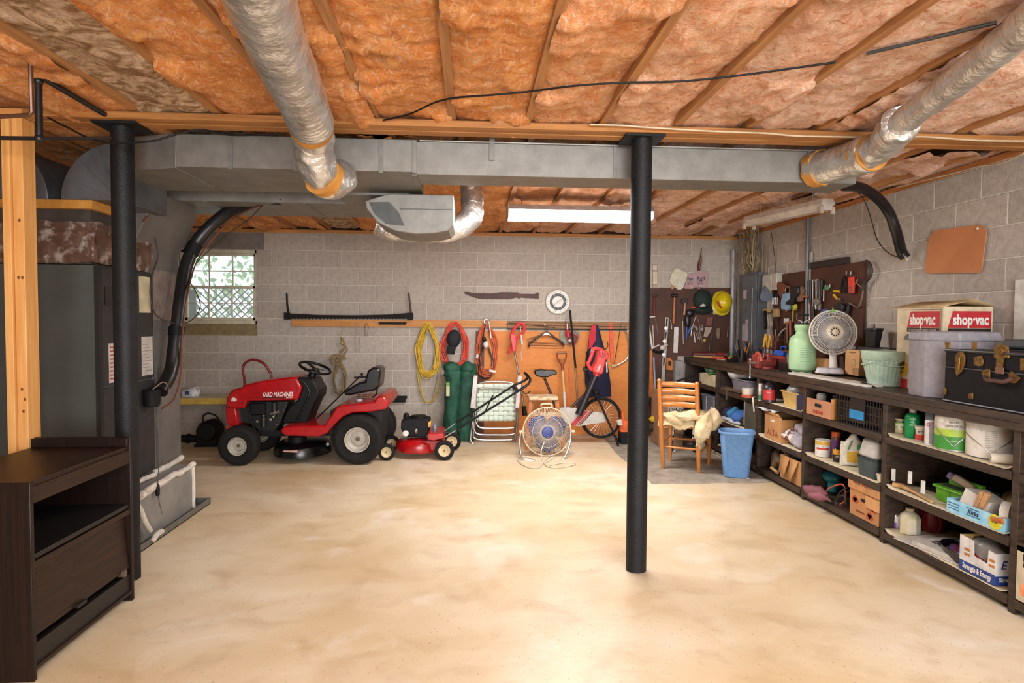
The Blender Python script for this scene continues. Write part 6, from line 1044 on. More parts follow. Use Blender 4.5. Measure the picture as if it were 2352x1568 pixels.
text('THIS SIDE UP', .014, C('7a5230', .6), (-.001, dy*.5, h*.9), FL, t); P('print_frame', B().prism(rrect(.05, .05, .003, cx=dy*.4, cy=h*.5), -.0006, .0, 'x'), C('a1794c', .6), t); P('print_frame', B().prism(rrect(.04, .04, .003, cx=dy*.4, cy=h*.5), -.001, -.0004, 'x'), C('c59b68', .6), t); P('folded_corner', B().bb(-.012, -.002, -.01, dy*.35, .0, h*.3), C('a5794c', .7), t)
S('white_board', 'white board lying on the bench under the fan and the tan box', 'board', B().bb(2.665, 2.79, 3.98, 5.0, TZ, TZ+.016), C('cfc8bd', .5), bev=.002)
for o in list(bpy.data.objects):
    if o.parent is None and o.get('label') in ('white oscillating desk fan with a round wire cage on the workbench', 'small tan cardboard box with brown print beside the desk fan'): o.location.z += .017
S('crumpled_rag', 'crumpled pale blue paper towel in front of the sprayer', 'rag', B().ball(base(1852, 856, TZ, .03)+Vector((0, 0, .025)), (.05, .05, .03), 18).noise(.03, 22, 4), C('a9bcc4', .7), ang=80)
S('brown_duct_scrap', 'curved brown cardboard piece behind the desk fan', 'cardboard', B().box(at(1885, 835, X=3.0)+Vector((0, 0, -.05)), (.02, .18, .2), rot=(0, .2, .3)), mat('card3', 'a87c4e', '94683f', rough=.8), bev=.01)
# planter
c = base(2032, 888, TZ, .12); t = T('planter', 'large pale mint plastic planter with fluted sides', 'planter', c); h = ht(c, 2030, 805); r = wid(c, 98)/2; PM = C('b3cbb6', .4); vs = []; rings = []
for k, (rr, zz) in enumerate(((.70, 0), (.72, .02), (.70, .09), (.72, .12), (.93, .72), (.95, .74), (.99, .76), (1.0, .95), (1.02, .97), (1.02, 1), (.95, 1), (.9, .9), (.7, .1))):
    fl_ = .028 if .1 < zz < .73 else 0
    rings.append([((rr+fl_*math.cos(30*a))*r*math.cos(a), (rr+fl_*math.cos(30*a))*r*math.sin(a), zz*h) for a in [2*math.pi*j/136 for j in range(180)]])
P('pot', B().loft(rings), PM, t, ang=60); f = face(t)
P('swag_line', B().tube([(r*.965*math.cos(a), r*.965*math.sin(a), h*(.70-.12*abs(math.sin(1.5*(a-f))))) for a in [2*math.pi*j/60 for j in range(60)]], .006, 6, closed=True), C('a9c4b2', .4), t); a = f-math.pi/2+.75; P('medallion', B().cyl((r*.93*math.cos(a), r*.93*math.sin(a), h*.62), (r*.99*math.cos(a), r*.99*math.sin(a), h*.62), .022), C('4d382c', .5), t, label='round brown plug'); P('soil_top', B().lathe([(0, 0), (r*.93, 0), (r*.93, .004), (0, .02)], (0, 0, h*.96), 40), C('98ad9a', .5), t)
# vacuum box
c, dx, dy, h = cbox(2168, 870, TZ, 2062, 703, .42); vx = 2.93; yy0 = at(2168, 703, X=vx).y; c = Vector((vx, yy0, TZ)); dy = at(2061, 720, X=vx).y-yy0; h = at(2168, 703, X=vx).z-TZ; dx = min(3.28, at(2282, 700, Y=yy0).x)-vx
t = T('vacuum_box', 'large cream cardboard box printed shop-vac in red panels', 'box', c); CRM = C('c9b898', .6); SVR = C('b5242c', .5)
P('box_body', B().bb(0, dx, 0, dy, 0, h), CRM, t, bev=.003); P('top_flap', B().add([(-.01, dy+.05, h), (-.01, -.01, h), (dx*.5, .0, h+.035), (dx*.5, dy, h+.04)], [(0, 1, 2, 3)]), C('b99c70', .7), t, solid=.004); P('top_flap', B().add([(dx, dy, h), (dx, -.01, h), (dx*.55, -.01, h+.045), (dx*.55, dy, h+.03)], [(0, 1, 2, 3)]), C('b99c70', .7), t, solid=.004)
P('red_panel', B().prism([(.03, h-.03), (dy-.13, h-.03), (dy-.10, h-.135), (.03, h-.135)], -.0012, -.0002, 'x'), SVR, t); text('shop·vac', .1, WINK, (-.002, (dy-.1)/2+.02, h-.085), FL, t, fit=dy-.19, bold=.003); P('black_strip', B().bb(-.0012, -.0002, .03, dy-.10, h-.165, h-.137), C('1f1b1a', .5), t); text('THE MOST THING MORE POWERFUL IS OUR NAME', .018, C('b9ab98', .5), (-.002, (dy-.1)/2+.02, h-.151), FL, t, fit=dy-.17)
text('Wet/Dry', .05, INK, (-.002, .22, h-.2), FL, t); P('print_frame', B().bb(-.001, 0, .018, .021, 0, h-.02).bb(-.001, 0, .02, dy-.02, h-.02, h-.017), INK, t); P('vac_print', B().prism([(dy-.12+.05*math.cos(a), h-.22+.04*math.sin(a)) for a in [math.pi*k/12 for k in range(13)]], -.001, 0, 'x'), C('6d6a68', .5), t)
P('yellow_sticker', B().cyl((-.003, dy-.06, .13), (0, dy-.06, .13), .055, n=30), C('d9a81c', .5), t, label='yellow round sticker'); P('red_arc', B().prism([(dy-.06+.05*math.cos(a), .13+.05*math.sin(a)) for a in [math.pi*(.2+.6*k/10) for k in range(11)]], -.0045, -.003, 'x'), C('b5281e', .5), t); text('L', .06, INK, (-.004, dy-.06, .12), FL, t); P('red_patch', B().bb(-.001, 0, .3, dy-.05, .0, .06), C('b8232a', .5), t)
P('red_panel', B().prism([(.03, h-.135), (.06, h-.03), (dx-.012, h-.03), (dx-.012, h-.135)], -.0012, -.0002, 'y'), SVR, t); text('shop·vac', .092, WINK, (dx/2+.015, -.002, h-.085), FR, t, fit=dx-.09, bold=.003); P('black_strip', B().bb(.03, dx-.012, -.0012, -.0002, h-.165, h-.137), C('1f1b1a', .5), t); P('vac_print', B().torus((dx*.45, -.002, h-.235), .06, .012, (math.pi/2, 0, 0), 24, 6), C('6b7268', .5), t)
# grey bin, dark lid, trunk
c = Vector((2.68, 3.325, TZ)); t = T('paper_bin', 'grey faceted plastic bin with a domed lid beside the trunk', 'bin', c); PBY = at(2122, 900, X=2.68).y-3.325; print('PBY', PBY); GB_ = mat('greybin', '8c8a90', '7d7b82', rough=.5, scale=30, bump=.1)
P('bin_body', B().prism([(0, PBY), (.10, 0), (.30, 0), (.30, .29), (.02, .29), (0, .26)], 0, .335, 'z', scale_hi=1.04), GB_, t, bev=.004); P('lid', B().prism([(-.008, PBY), (.098, -.008), (.36, -.008), (.36, .30), (.015, .30), (-.008, .27)], .335, .39, 'z', scale_hi=.96), GB_, t, bev=.01); P('embossed_frame', B().prism(rrect(.12, .15, .004, cx=.18, cy=.2), -.0015, .0, 'y'), C('a5a3aa', .5), t); P('embossed_frame', B().prism(rrect(.11, .14, .004, cx=.18, cy=.2), -.0025, -.001, 'y'), C('94929a', .5), t)
S('grey_tray_lid', 'flat dark grey plastic lid lying behind the trunk', 'lid', B().box((3.06, 2.98, 1.315), (.36, .36, .05)), C('4e5154', .5), bev=.015)
S('lid_support', 'dark storage case standing behind the black trunk', 'case', B().bb(2.9, 3.24, 2.75, 3.14, TZ, 1.289), C('232326', .5), bev=.004)
t = T('steamer_trunk', 'black travel trunk with brass latches and a leather handle', 'trunk', (2.665, 2.2, TZ)); TL, TH, TD = at(2170, 850, X=2.665).y-2.2, .295, .22; BK_ = mat('trunkblack', '0a090c', '121116', rough=.55, spec=.2, scale=30, bump=.05)
P('trunk_body', B().bb(0, TD, 0, TL, 0, TH*.66), BK_, t, bev=.004); P('trunk_lid', B().bb(0, TD, 0, TL, TH*.665, TH), BK_, t, bev=.006); P('edge_band', B().tube([(-.002, 0, .006), (-.002, TL, .006)], .008).tube([(-.002, 0, TH-.006), (-.002, TL, TH-.006)], .009), C('1b1a20', .35, .3), t, kind=None); P('seam_strip', B().bb(-.003, .0, 0, TL, TH*.65, TH*.67), C('6a6a74', .3, .5), t)
def ty(px): return at(px, 850, X=2.665).y-2.2
def tz(px, py): return at(px, py, X=2.665).z-TZ
BR = mat('brass', '8f6c34', '5c4526', rough=.4, metal=.6, scale=40)
def plate(nm, pts): P(nm, B().prism([(ty(x), tz(x, y)) for x, y in pts], -.008, -.001, 'x'), BR, t, bev=.0015)
plate('side_latch', [(2207, 805), (2213, 808), (2218, 820), (2218, 835), (2210, 855), (2200, 863), (2196, 850), (2195, 820), (2199, 810)]); P('latch_lever', B().cyl((-.014, ty(2208), tz(2208, 822)), (-.014, ty(2207), tz(2207, 848)), .006), BR, t)
plate('clasp', [(2238, 820), (2256, 817), (2260, 830), (2258, 840), (2250, 841), (2239, 838)]); plate('clasp', [(2345, 822), (2362, 824), (2362, 850), (2346, 850)]); plate('rivet_plate', [(2232, 786), (2243, 786), (2243, 800), (2238, 806), (2233, 800)]); plate('rivet_plate', [(2228, 905), (2238, 902), (2239, 918), (2228, 916)]); plate('corner_cap', [(2168, 905), (2173, 890), (2178, 895), (2175, 906)]); plate('corner_cap', [(2170, 786), (2182, 786), (2182, 800), (2174, 803)])
plate('lock_plate', [(2284, 800), (2290, 792), (2303, 790), (2316, 796), (2320, 822), (2308, 820), (2304, 845), (2290, 843), (2290, 822), (2284, 820)]); P('lock_dial', B().cyl((-.009, ty(2299), tz(2299, 806)), (-.018, ty(2299), tz(2299, 806)), .022), BR, t); P('lock_knob', B().cyl((-.017, ty(2299), tz(2299, 806)), (-.022, ty(2299), tz(2299, 806)), .012), BR, t)
plate('handle_mount', [(2256, 856), (2266, 848), (2276, 848), (2277, 870), (2270, 876)]); plate('handle_mount', [(2320, 858), (2325, 852), (2340, 862), (2347, 868), (2335, 880), (2322, 878)])
P('hasp', B().bb(-.014, -.008, ty(2310), ty(2291), tz(2300, 858), tz(2300, 843)), C('6d4c34', .5), t); P('leather_handle', B().tube(smooth([(-.012, ty(2268), tz(2268, 866)), (-.03, ty(2280), tz(2280, 872)), (-.034, ty(2300), tz(2300, 874)), (-.03, ty(2320), tz(2320, 876)), (-.012, ty(2332), tz(2332, 868))], 5), .011, 10), C('4a2c22', .6), t)
POTC = at(1999, 790, X=3.14); POTC = Vector((3.16, 4.63, TZ+.245))
S('black_bucket', 'black tapered plastic pot standing at the wall', 'pot', B().lathe([(.04, 0), (.06, .13), (.066, .135), (.066, .15), (.056, .15), (.036, .02), (0, .02)], POTC, 24).cyl(POTC+Vector((0, 0, .14)), POTC+Vector((0, 0, .18)), .005), C('17181b', .4)); S('pot_stand', 'dark brown carton supporting the black pot', 'box', B().bb(3.10, 3.27, 4.36, 4.74, TZ, TZ+.244), C('2c2624', .7), bev=.004); S('low_carton', 'low dark red-brown carton under the white tube', 'box', B().bb(3.10, 3.26, 4.77, 4.98, TZ, TZ+.15), C('4a2c26', .7), bev=.004); S('brown_bag_roll', 'brown paper roll lying between planter and vacuum box', 'paper', B().box((3.1, 4.12, TZ+.11), (.28, .34, .2), rot=(.25, 0, 0)).noise(.01, 9), C('4f4038', .8), bev=.01); S('white_cup', 'small white tube behind the tan cardboard box', 'tube', B().cyl((3.14, 4.89, TZ+.151), (3.15, 4.89, TZ+.24), .03), C('bdb8b8', .4)); S('brick_scrap', 'small reddish block behind the tan cardboard box', 'block', B().bb(3.12, 3.19, 4.785, 4.85, TZ+.151, TZ+.22), C('7d4c3c', .7), bev=.004)
# vise, caddies and clutter
c = base(1727, 842, TZ, .02); t = T('bench_vise', 'red bench vise with a steel handle clamped to the bench edge', 'vise', (2.74, 5.62, TZ)); VR = mat('vise', '8d3428', '5a1f1a', rough=.5, scale=20)
P('vise_body', B().bb(-.06, .12, -.05, .05, .02, .09).bb(-.07, -.02, -.06, .06, .0, .13).bb(.02, .07, -.06, .06, .05, .14), VR, t, bev=.01); P('swivel_base', B().lathe([(.08, 0), (.08, .02), (.05, .03), (0, .03)], (.04, 0, 0), 24), VR, t); P('horn_arch', B().torus((-.04, .0, .07), .07, .016, (math.pi/2, 0, math.pi/2), 16, 8, a0=0, a1=math.pi), C('b84a38', .5), t); P('screw_handle', B().cyl((-.10, .03, -.09), (-.10, .03, .08), .006).ball((-.10, .03, .08), .012, 10).ball((-.10, .03, -.09), .01, 8), C('c4c0bc', .3, .6), t); P('screw', B().cyl((-.12, 0, .05), (-.06, 0, .05), .014), STEEL, t); P('jaw_pad', B().bb(-.02, -.01, -.06, .06, .10, .135), STEEL, t)
t = T('red_toolbox', 'low dark red open toolbox on the bench behind the vise', 'toolbox', (2.88, 5.55, TZ)); P('box', B().bb(0, .25, -.1, .35, 0, .11), C('5d2420', .5), t, bev=.004); P('side_lip', B().bb(-.004, .0, -.1, .35, .09, .12), C('8a3228', .5), t)
t = T('blue_tool', 'bright blue power tool case on top of the toolbox', 'tool', (2.95, 5.62, TZ+.111)); P('case', B().box((0, 0, .03), (.12, .17, .055)), C('1f52b0', .4), t, bev=.012); P('grip', B().tube(smooth([(0, -.06, .055), (0, -.04, .09), (0, .04, .09), (0, .06, .055)], 4), .008), C('1f52b0', .4), t)
t = T('black_box', 'black tin with white lettering in front of the sprayer', 'tin', at(1815, 832, Z=TZ)); P('tin', B().bb(0, .14, 0, .18, 0, .11), C('151416', .3), t, bev=.004); text('WAFFLE', .032, WINK, (-.001, .09, .075), FL, t, bold=.001); text('HOUSE', .036, WINK, (-.001, .09, .04), FL, t, bold=.001); P('white_arch', B().torus((-.001, .09, .088), .04, .003, (math.pi/2, 0, math.pi/2), 14, 6, a0=0, a1=math.pi), WINK, t)
S('black_case', 'long low black case on the bench between vise and sprayer', 'case', B().bb(2.80, 3.0, 5.24, 5.42, TZ, TZ+.07), C('131215', .35), bev=.005)
rn = random.Random(4)
def caddy(label, x, y, n, hgt, cols):
    t = T('tool_stand', label, 'tool stand', (x, y, TZ)); P('stand_base', B().bb(-.09, .09, -.09, .09, 0, .02), C('5a4028', .6), t, bev=.003); P('stand_tray', B().bb(-.08, .08, -.08, .08, .17, .18), C('5d2a22', .5), t)
    for k in range(n):
        a = rn.uniform(-.07, .07); b_ = rn.uniform(-.07, .07); hh = hgt*rn.uniform(.6, 1); m_ = cols[k % len(cols)]
        P('hand_tool', B().cyl((a, b_, .02), (a+rn.uniform(-.015, .015), b_+rn.uniform(-.015, .015), .02+hh*.55), .004, n=8), STEEL, t); P('tool_handle', B().cyl((a, b_, .02+hh*.55), (a+rn.uniform(-.02, .02), b_+rn.uniform(-.02, .02), .02+hh), .011, .013, n=10), m_, t)
caddy('wooden stand bristling with files and chisels, left of the sprayer', 2.92, 5.36, 22, .44, [BLACKM, C('7a3424', .5), C('5a3a24', .5), C('2a2a2e', .5)]); caddy('second tool stand closer to the breaker panel', 3.02, 5.98, 16, .30, [BLACKM, C('c9982a', .5), C('8a4a28', .5), C('3a3a3e', .5)])
S('funnel_card', 'red and yellow funnel on a white card, hung above the tool stand', 'funnel', B().lathe([(.035, .03), (.03, .02), (.008, -.03), (.006, -.05), (0, -.05)], at(1812, 745, X=3.2), 20), C('d98a1e', .4)); S('white_card', 'white card behind the yellow funnel', 'card', B().box(at(1806, 738, X=3.23), (.004, .10, .06)), WHITE)
t = T('drill_press', 'rust-brown hand drill stand rising behind the red vise', 'drill', (3.0, 5.82, TZ)); RU = mat('rust', '5a2c1c', '3a1c14', rough=.6, metal=.3, scale=20); P('base_plate', B().bb(-.07, .07, -.08, .08, 0, .02), RU, t, bev=.003); P('post', B().cyl((0, 0, .02), (0, 0, .30), .016), RU, t); P('drill_head', B().bb(-.05, .04, -.04, .04, .16, .25), RU, t, bev=.01); P('crank', B().tube([(-.05, 0, .2), (-.09, 0, .2), (-.09, 0, .13), (-.12, 0, .13)], .006), RU, t)
for k, (x, y, r_, h_, c_, lb) in enumerate(((2.95, 6.25, .04, .12, '2a2422', 'dark oil can between the vise and the pencil can'), (2.86, 6.12, .03, .07, '6d2a20', 'small rusty red tin beside the dark oil can'), (3.08, 6.42, .045, .16, '3a3a3e', 'grey spray can at the foot of the breaker panel'), (2.98, 5.2, .035, .09, '2f2b2a', 'dark jar right behind the sprayer tank'))): S('small_tin', lb, 'tin', B().lathe([(r_, 0), (r_, h_*.85), (r_*.5, h_*.93), (r_*.4, h_), (0, h_)], (x, y, TZ), 20), C(c_, .4))
t = T('brush_can', 'dark can of brushes and pencils at the conduit foot', 'can', (3.05, 6.75, TZ)); P('can', B().lathe([(.05, 0), (.05, .12), (.045, .12), (.045, .01), (0, .01)], n=20), C('3a3430', .4, .4), t)
for k in range(9): a = rn.uniform(-.03, .03); b_ = rn.uniform(-.03, .03); P('brush_handle', B().cyl((a, b_, .02), (a*2.6, b_*2.6, .16+rn.uniform(0, .08)), .006, .01, n=8), [C('b5762c', .5), C('3c5a8a', .5), BLACKM, C('8a4028', .5)][k % 4], t)
S('green_marker', 'short green tube standing by the can of brushes', 'tube', B().cyl((2.92, 6.72, TZ), (2.92, 6.72, TZ+.09), .012), C('3f8a68', .4)); S('yellow_tape_measure', 'small yellow clamp in front of the can of brushes', 'clamp', B().bar((2.85, 6.55, TZ+.05), (2.78, 6.45, TZ+.045), .02, .012), C('cfa82a', .4)); S('clamp_foot', 'black block under the yellow clamp', 'block', B().bb(2.80, 2.88, 6.44, 6.56, TZ, TZ+.038), BLACKM, bev=.004)
for lab, a, b_, r_, m_ in (('pale wooden handle lying along the far bench edge', (2.72, 7.35), (2.95, 7.0), .012, 'c4a064'), ('dark red tool roll at the far corner of the bench', (2.75, 7.42), (3.1, 7.25), .03, '5d1f1e'), ('red screwdriver lying near the bench edge', (2.80, 6.95), (2.90, 6.8), .014, 'b02a26'), ('short tan pencil stub near the red screwdriver', (2.79, 6.8), (2.84, 6.7), .008, 'c49a70'), ('thin steel rod lying beside the pale handle', (2.97, 7.0), (3.08, 6.88), .005, 'a9a6a2'), ('brown-handled file lying behind the pale handle', (2.95, 7.38), (3.15, 7.2), .014, '7a4a38'), ('dark brown mallet head at the panel foot', (3.12, 7.1), (3.2, 6.95), .035, '3a2820')):
    S('bench_tool', lab, 'tool', B().cyl((*a, TZ+r_), (*b_, TZ+r_), r_, r_*.9, n=12), C(m_, .5))
for k, (x, y) in enumerate(((3.0, 7.3), (3.1, 7.35))): S('tool_case', ('red plastic case at the back of the bench corner', 'brown case beside the red plastic case')[k], 'case', B().box((x+.02, y-.05*k, TZ+.03+.0*k), (.09, .12, .055)), C(('8a2a26', '5d4438')[k], .5), bev=.006)
# ---------------------------------------------------------------- lamps
t = T('ceiling_light', 'lit fluorescent ceiling light with a glowing lens, near the centre column', 'light', (.93, 5.33, 2.30)); L2 = .62
P('hood', B().prism([(-.10, .105), (.10, .105), (.14, .06), (-.14, .06)], -L2, L2, 'x'), C('c9c4c2', .4), t, bev=.003); P('lens', B().prism([(-.14, .058), (.14, .058), (.13, .0), (.0, -.02), (-.13, .0)], -L2+.01, L2-.01, 'x'), mat('lamp_lens', 'fff6f2', rough=.5, emit=11), t, label='glowing white lens')
for x in (-L2-.006, L2): P('end_cap', B().prism([(-.14, .105), (.14, .105), (.14, .0), (.0, -.02), (-.14, .0)], x, x+.006, 'x'), C('b9b2ae', .5), t)
for x in (-.5, .5): P('hanger_rod', B().cyl((x, 0, .105), (x, 0, .195), .004), STEEL, t)
a, b_ = Vector((2.78, 4.66, 2.30)), Vector((2.55, 5.55, 2.30)); d = b_-a; t = T('shop_light', 'unlit white strip light hung above the workbench corner', 'light', (a+b_)/2, rz=math.atan2(d.y, d.x)-math.pi/2); L2 = d.length/2
P('channel', B().prism([(-.05, .09), (.05, .09), (.07, .045), (.04, .03), (.04, .0), (-.04, .0), (-.04, .03), (-.07, .045)], -L2, L2, 'y'), C('cbbfb2', .45), t, bev=.002)
for s_ in (-.055, .055): P('tube_socket', B().bb(s_-.012, s_+.012, -L2, -L2+.02, -.025, .03), C('bfb2a6', .5), t); P('tube_socket', B().bb(s_-.012, s_+.012, L2-.02, L2, -.025, .03), C('bfb2a6', .5), t)
for y in (-.3, .3): P('chain', B().cyl((0, y, .09), (0, y, .19), .003), STEEL, t)
# ---------------------------------------------------------------- pegboard on the back wall
PEG = mat('pegboard', '4e2a1a', '3d2014', rough=.6, scale=4, dots=39)
def bxz(x0, x1, z0, z1, m_, nm, lab, off=.012): return S(nm, lab, 'pegboard', B().bb(x0, x1, DB-off, DB-.002, z0, z1), m_)
bxz(2.168, 2.56, .55, 1.838, PEG, 'pegboard', 'tall brown pegboard behind the column with hammers and hacksaw'); bxz(2.565, 3.24, .99, 1.842, PEG, 'pegboard', 'dark brown pegboard behind the caps at the bench end')
YK = DB-.04; Z7 = ZV(7.842, 1480, 640, (0, 0, 0)); Z4 = ZV(4.611, 1470, 540, (0, 0, 0))
def tool(nm, lab, cat, x, y, z=Z7, sc=None):
    t = T(nm, lab, cat, z.p(x, y, YK)); return t, ZV(*z.a, t.location)
ORW = C('b5652c', .5); TANW = C('b98a66', .6); ALU = C('b5b1aa', .35, .6)
t, q = tool('hammer', 'small claw hammer with a reddish handle on the tall pegboard', 'hammer', 175, 320); P('head', B().tube([q.p(130, 300, YK), q.p(165, 290, YK), q.p(200, 300, YK), q.p(255, 295, YK)], [.006, .014, .016, .008]), C('6b5a50', .4, .6), t); P('handle', B().cyl(q.p(175, 300, YK), q.p(180, 660, YK), .009, .014), C('6d2f28', .5), t); P('neck', B().cyl(q.p(176, 370, YK), q.p(178, 480, YK), .010), C('b98a80', .4, .3), t)
t, q = tool('mallet', 'hammer with a long orange wooden handle', 'hammer', 540, 320); P('head', B().cyl(q.p(490, 300, YK), q.p(600, 305, YK), .022), C('231a18', .5), t, bev=.004); P('handle', B().cyl(q.p(546, 325, YK), q.p(525, 800, YK), .012, .016), ORW, t)
t, q = tool('hatchet', 'tan-handled tool hanging right of the orange mallet', 'tool', 735, 450); P('head', B().box(q.p(725, 400, YK), (.08, .02, .06)), C('2b1f1c', .5), t, bev=.004); P('handle', B().cyl(q.p(735, 430, YK), q.p(715, 650, YK), .010, .015), TANW, t)
t, q = tool('cap', 'dark green baseball cap with a small white emblem on the pegboard', 'cap', 1040, 380); P('crown', B().ball((0, -.02, .0), (.115, .08, .13), 24), C('14261f', .8), t); P('visor', B().ball(q.p(1060, 560, YK), (.12, .05, .06), 20), C('11201b', .8), t); P('emblem', q.prism(B(), [(1000, 495), (1060, 445), (1110, 480), (1080, 500)], YK-.108, YK-.09), C('b9beb2', .6), t); P('back_strap', B().cyl(q.p(840, 520, YK), q.p(910, 515, YK), .012), C('d8532c', .5), t, label='orange tab')
t, q = tool('hard_hat', 'bright yellow hard hat with a red stripe hung on the pegboard', 'hard hat', 1410, 430); YH = C('d9c012', .25); P('shell', B().lathe([(.122, 0), (.118, .03), (.10, .075), (.06, .115), (.02, .13), (0, .132)], (0, .01, 0), 36, sx=.95, sy=1.15, rot=(math.radians(80), math.radians(22), 0)), YH, t); P('brim', B().lathe([(.11, -.004), (.142, -.006), (.145, .0), (.118, .012)], (0, .01, 0), 36, sx=.95, sy=1.15, rot=(math.radians(80), math.radians(22), 0)), C('cbb426', .3), t); P('red_stripe', B().tube(smooth([q.p(1310, 385, YK-.1), q.p(1340, 470, YK-.105), q.p(1395, 530, YK-.095)], 4), .012, 8), C('b5401c', .5), t)
S('parts_card', 'white card with dark bits peeking from behind the hard hat', 'card', Z7.prism(B(), [(1238, 480), (1275, 480), (1300, 600), (1370, 610), (1368, 645), (1236, 640)], YK+.01, YK+.014), C('c9b9a5', .6))
t, q = tool('hacksaw', 'white-framed hacksaw with a black grip on the tall pegboard', 'saw', 120, 900); P('frame', B().tube([q.p(*k, YK) for k in ((192, 690), (185, 680), (100, 690), (72, 715), (70, 760), (100, 960), (145, 1265))], [.009, .010, .012, .012, .012, .012, .013], 8), C('d5ccc2', .35), t); P('blade', B().bar(q.p(200, 720, YK), q.p(250, 1090, YK), .002, .014, up=(0, 1, 0)), ALU, t); P('inner_rod', B().cyl(q.p(150, 840, YK), q.p(172, 1230, YK), .010), C('b59a90', .4, .4), t); P('grip', B().tube(smooth([q.p(150, 1290, YK), q.p(240, 1320, YK), q.p(340, 1320, YK)], 4), .016), BLACKM, t); P('crossbar', B().cyl(q.p(150, 1240, YK), q.p(265, 1195, YK), .010), C('c9c2ba', .4), t)
t, q = tool('spirit_level', 'long aluminium spirit level with round vials, slanting on the tall pegboard', 'level', 380, 1000)
P('body', q.prism(B(), [(380, 690), (445, 692), (425, 1000), (385, 1568), (365, 1900), (300, 1890), (325, 1500), (365, 1000)], YK-.012, YK+.012), ALU, t, bev=.003)
for x, y in ((390, 890), (362, 1125), (350, 1365)): P('vial', B().cyl(q.p(x, y, YK-.02), q.p(x, y, YK-.012), .022, n=20), C('d8d4ca', .3), t)
for pts in ([(395, 720), (425, 722), (405, 860), (385, 860)], [(372, 960), (405, 962), (385, 1080), (365, 1078)], [(345, 1420), (375, 1420), (360, 1560), (335, 1555)]): P('cut_out', q.prism(B(), pts, YK-.0135, YK-.0115), C('2f1c14', .7), t)
t, q = tool('pipe_clamp', 'pale chunky clamp hooked beside the aluminium level', 'clamp', 320, 1240); P('jaw', B().ball((0, -.02, 0), (.04, .03, .03), 14).noise(.008, 30, 2), C('c4bcb0', .5), t); P('jaw', B().ball((.04, -.02, .03), (.03, .025, .02), 12), C('c4bcb0', .5), t)
S('white_ruler', 'white worn steel ruler on the tall pegboard', 'ruler', Z7.prism(B(), [(538, 870), (615, 872), (600, 1335), (522, 1330)], YK, YK+.004), C('cfcbc4', .5)); S('white_hook', 'small curved white hook between the level and the ruler', 'hook', B().tube(smooth([Z7.p(*k, YK) for k in ((455, 740), (475, 750), (485, 830), (495, 910))], 4), .005), C('c9c2b6', .4))
S('paint_marker', 'short white tube low on the tall pegboard by the column', 'tube', B().cyl(Z7.p(65, 1030, YK), Z7.p(62, 1200, YK), .022), C('b9aa98', .5))
t, q = tool('keyhole_saw', 'orange wooden saw handle hanging low on the tall pegboard', 'saw', 450, 1500); P('handle', q.prism(B(), [(400, 1430), (470, 1420), (515, 1480), (520, 1640), (490, 1650), (395, 1640)], YK-.012, YK+.012), C('b56a2c', .5), t, bev=.004); P('hand_hole', q.prism(B(), [(430, 1480), (480, 1490), (480, 1570), (430, 1560)], YK-.0135, YK-.0115), C('2b1810', .8), t)
t, q = tool('caulk_gun', 'black grease gun with blue pliers handles below the green cap', 'tool', 780, 760); P('black_body', B().ball(q.p(830, 620, YK), (.055, .03, .05), 14).ball(q.p(780, 760, YK), (.04, .03, .09), 14), C('16161c', .4), t); P('blue_handle', B().cyl(q.p(765, 870, YK), q.p(762, 1085, YK), .012, .009), C('27458f', .4), t); P('blue_handle', B().cyl(q.p(835, 860, YK), q.p(780, 1000, YK), .010), C('27458f', .4), t)
t, q = tool('wire_loop', 'silver wire loop with a grey pulley and rods in the middle of the pegboard', 'wire', 920, 820); P('wire', B().tube(smooth([q.p(*k, YK) for k in ((925, 680), (890, 790), (845, 930), (840, 1030), (860, 900), (900, 870), (960, 960), (990, 1090), (1005, 1030), (985, 800), (935, 680))], 5), .004), C('a9a4a0', .3, .6), t); P('pulley', B().torus(q.p(895, 920, YK), .042, .010, (math.pi/2, 0, 0), 20, 8, a0=0, a1=math.pi), C('9c958a', .5), t); P('rod', B().cyl(q.p(890, 960, YK), q.p(915, 1150, YK), .009), C('c4beb8', .4), t); P('rod', B().cyl(q.p(920, 960, YK), q.p(970, 1080, YK), .007), C('a87a70', .4), t)
t, q = tool('padlock', 'small brass-grey padlock on a pegboard hook', 'padlock', 1035, 910); P('lock_body', B().box((0, 0, 0), (.035, .014, .035)), C('b5b0a8', .35, .4), t, bev=.003); P('shackle', B().tube([(-.011, 0, .015), (-.011, 0, .04), (0, 0, .05), (.011, 0, .04), (.011, 0, .015)], .003), STEEL, t)
S('blister_pack', 'clear blister pack with reddish parts on the pegboard', 'package', Z7.prism(B(), [(1140, 690), (1240, 690), (1215, 860), (1110, 850)], YK, YK+.02), C('7a4a44', .25), bev=.004); S('parts_bag', 'pale bagged part below the reddish blister pack', 'package', Z7.prism(B(), [(1100, 870), (1225, 870), (1190, 970), (1125, 1060), (1070, 1045)], YK, YK+.016), C('a89484', .4), bev=.004); S('scraper', 'small tan scraper at the right of the pegboard', 'scraper', Z7.prism(B(), [(1305, 890), (1360, 885), (1365, 1000), (1350, 1080), (1315, 1080), (1300, 1000)], YK, YK+.012), C('7f6a58', .5), bev=.003); S('yellow_tag', 'small yellow tag dangling low on the pegboard', 'tag', B().ball(Z7.p(1085, 1110, YK), (.02, .008, .025), 12), C('b59a30', .5)); S('thin_file', 'thin pale file near the right edge of the pegboard', 'file', B().cyl(Z7.p(1505, 860, YK), Z7.p(1495, 1040, YK), .004), C('a08a74', .5))
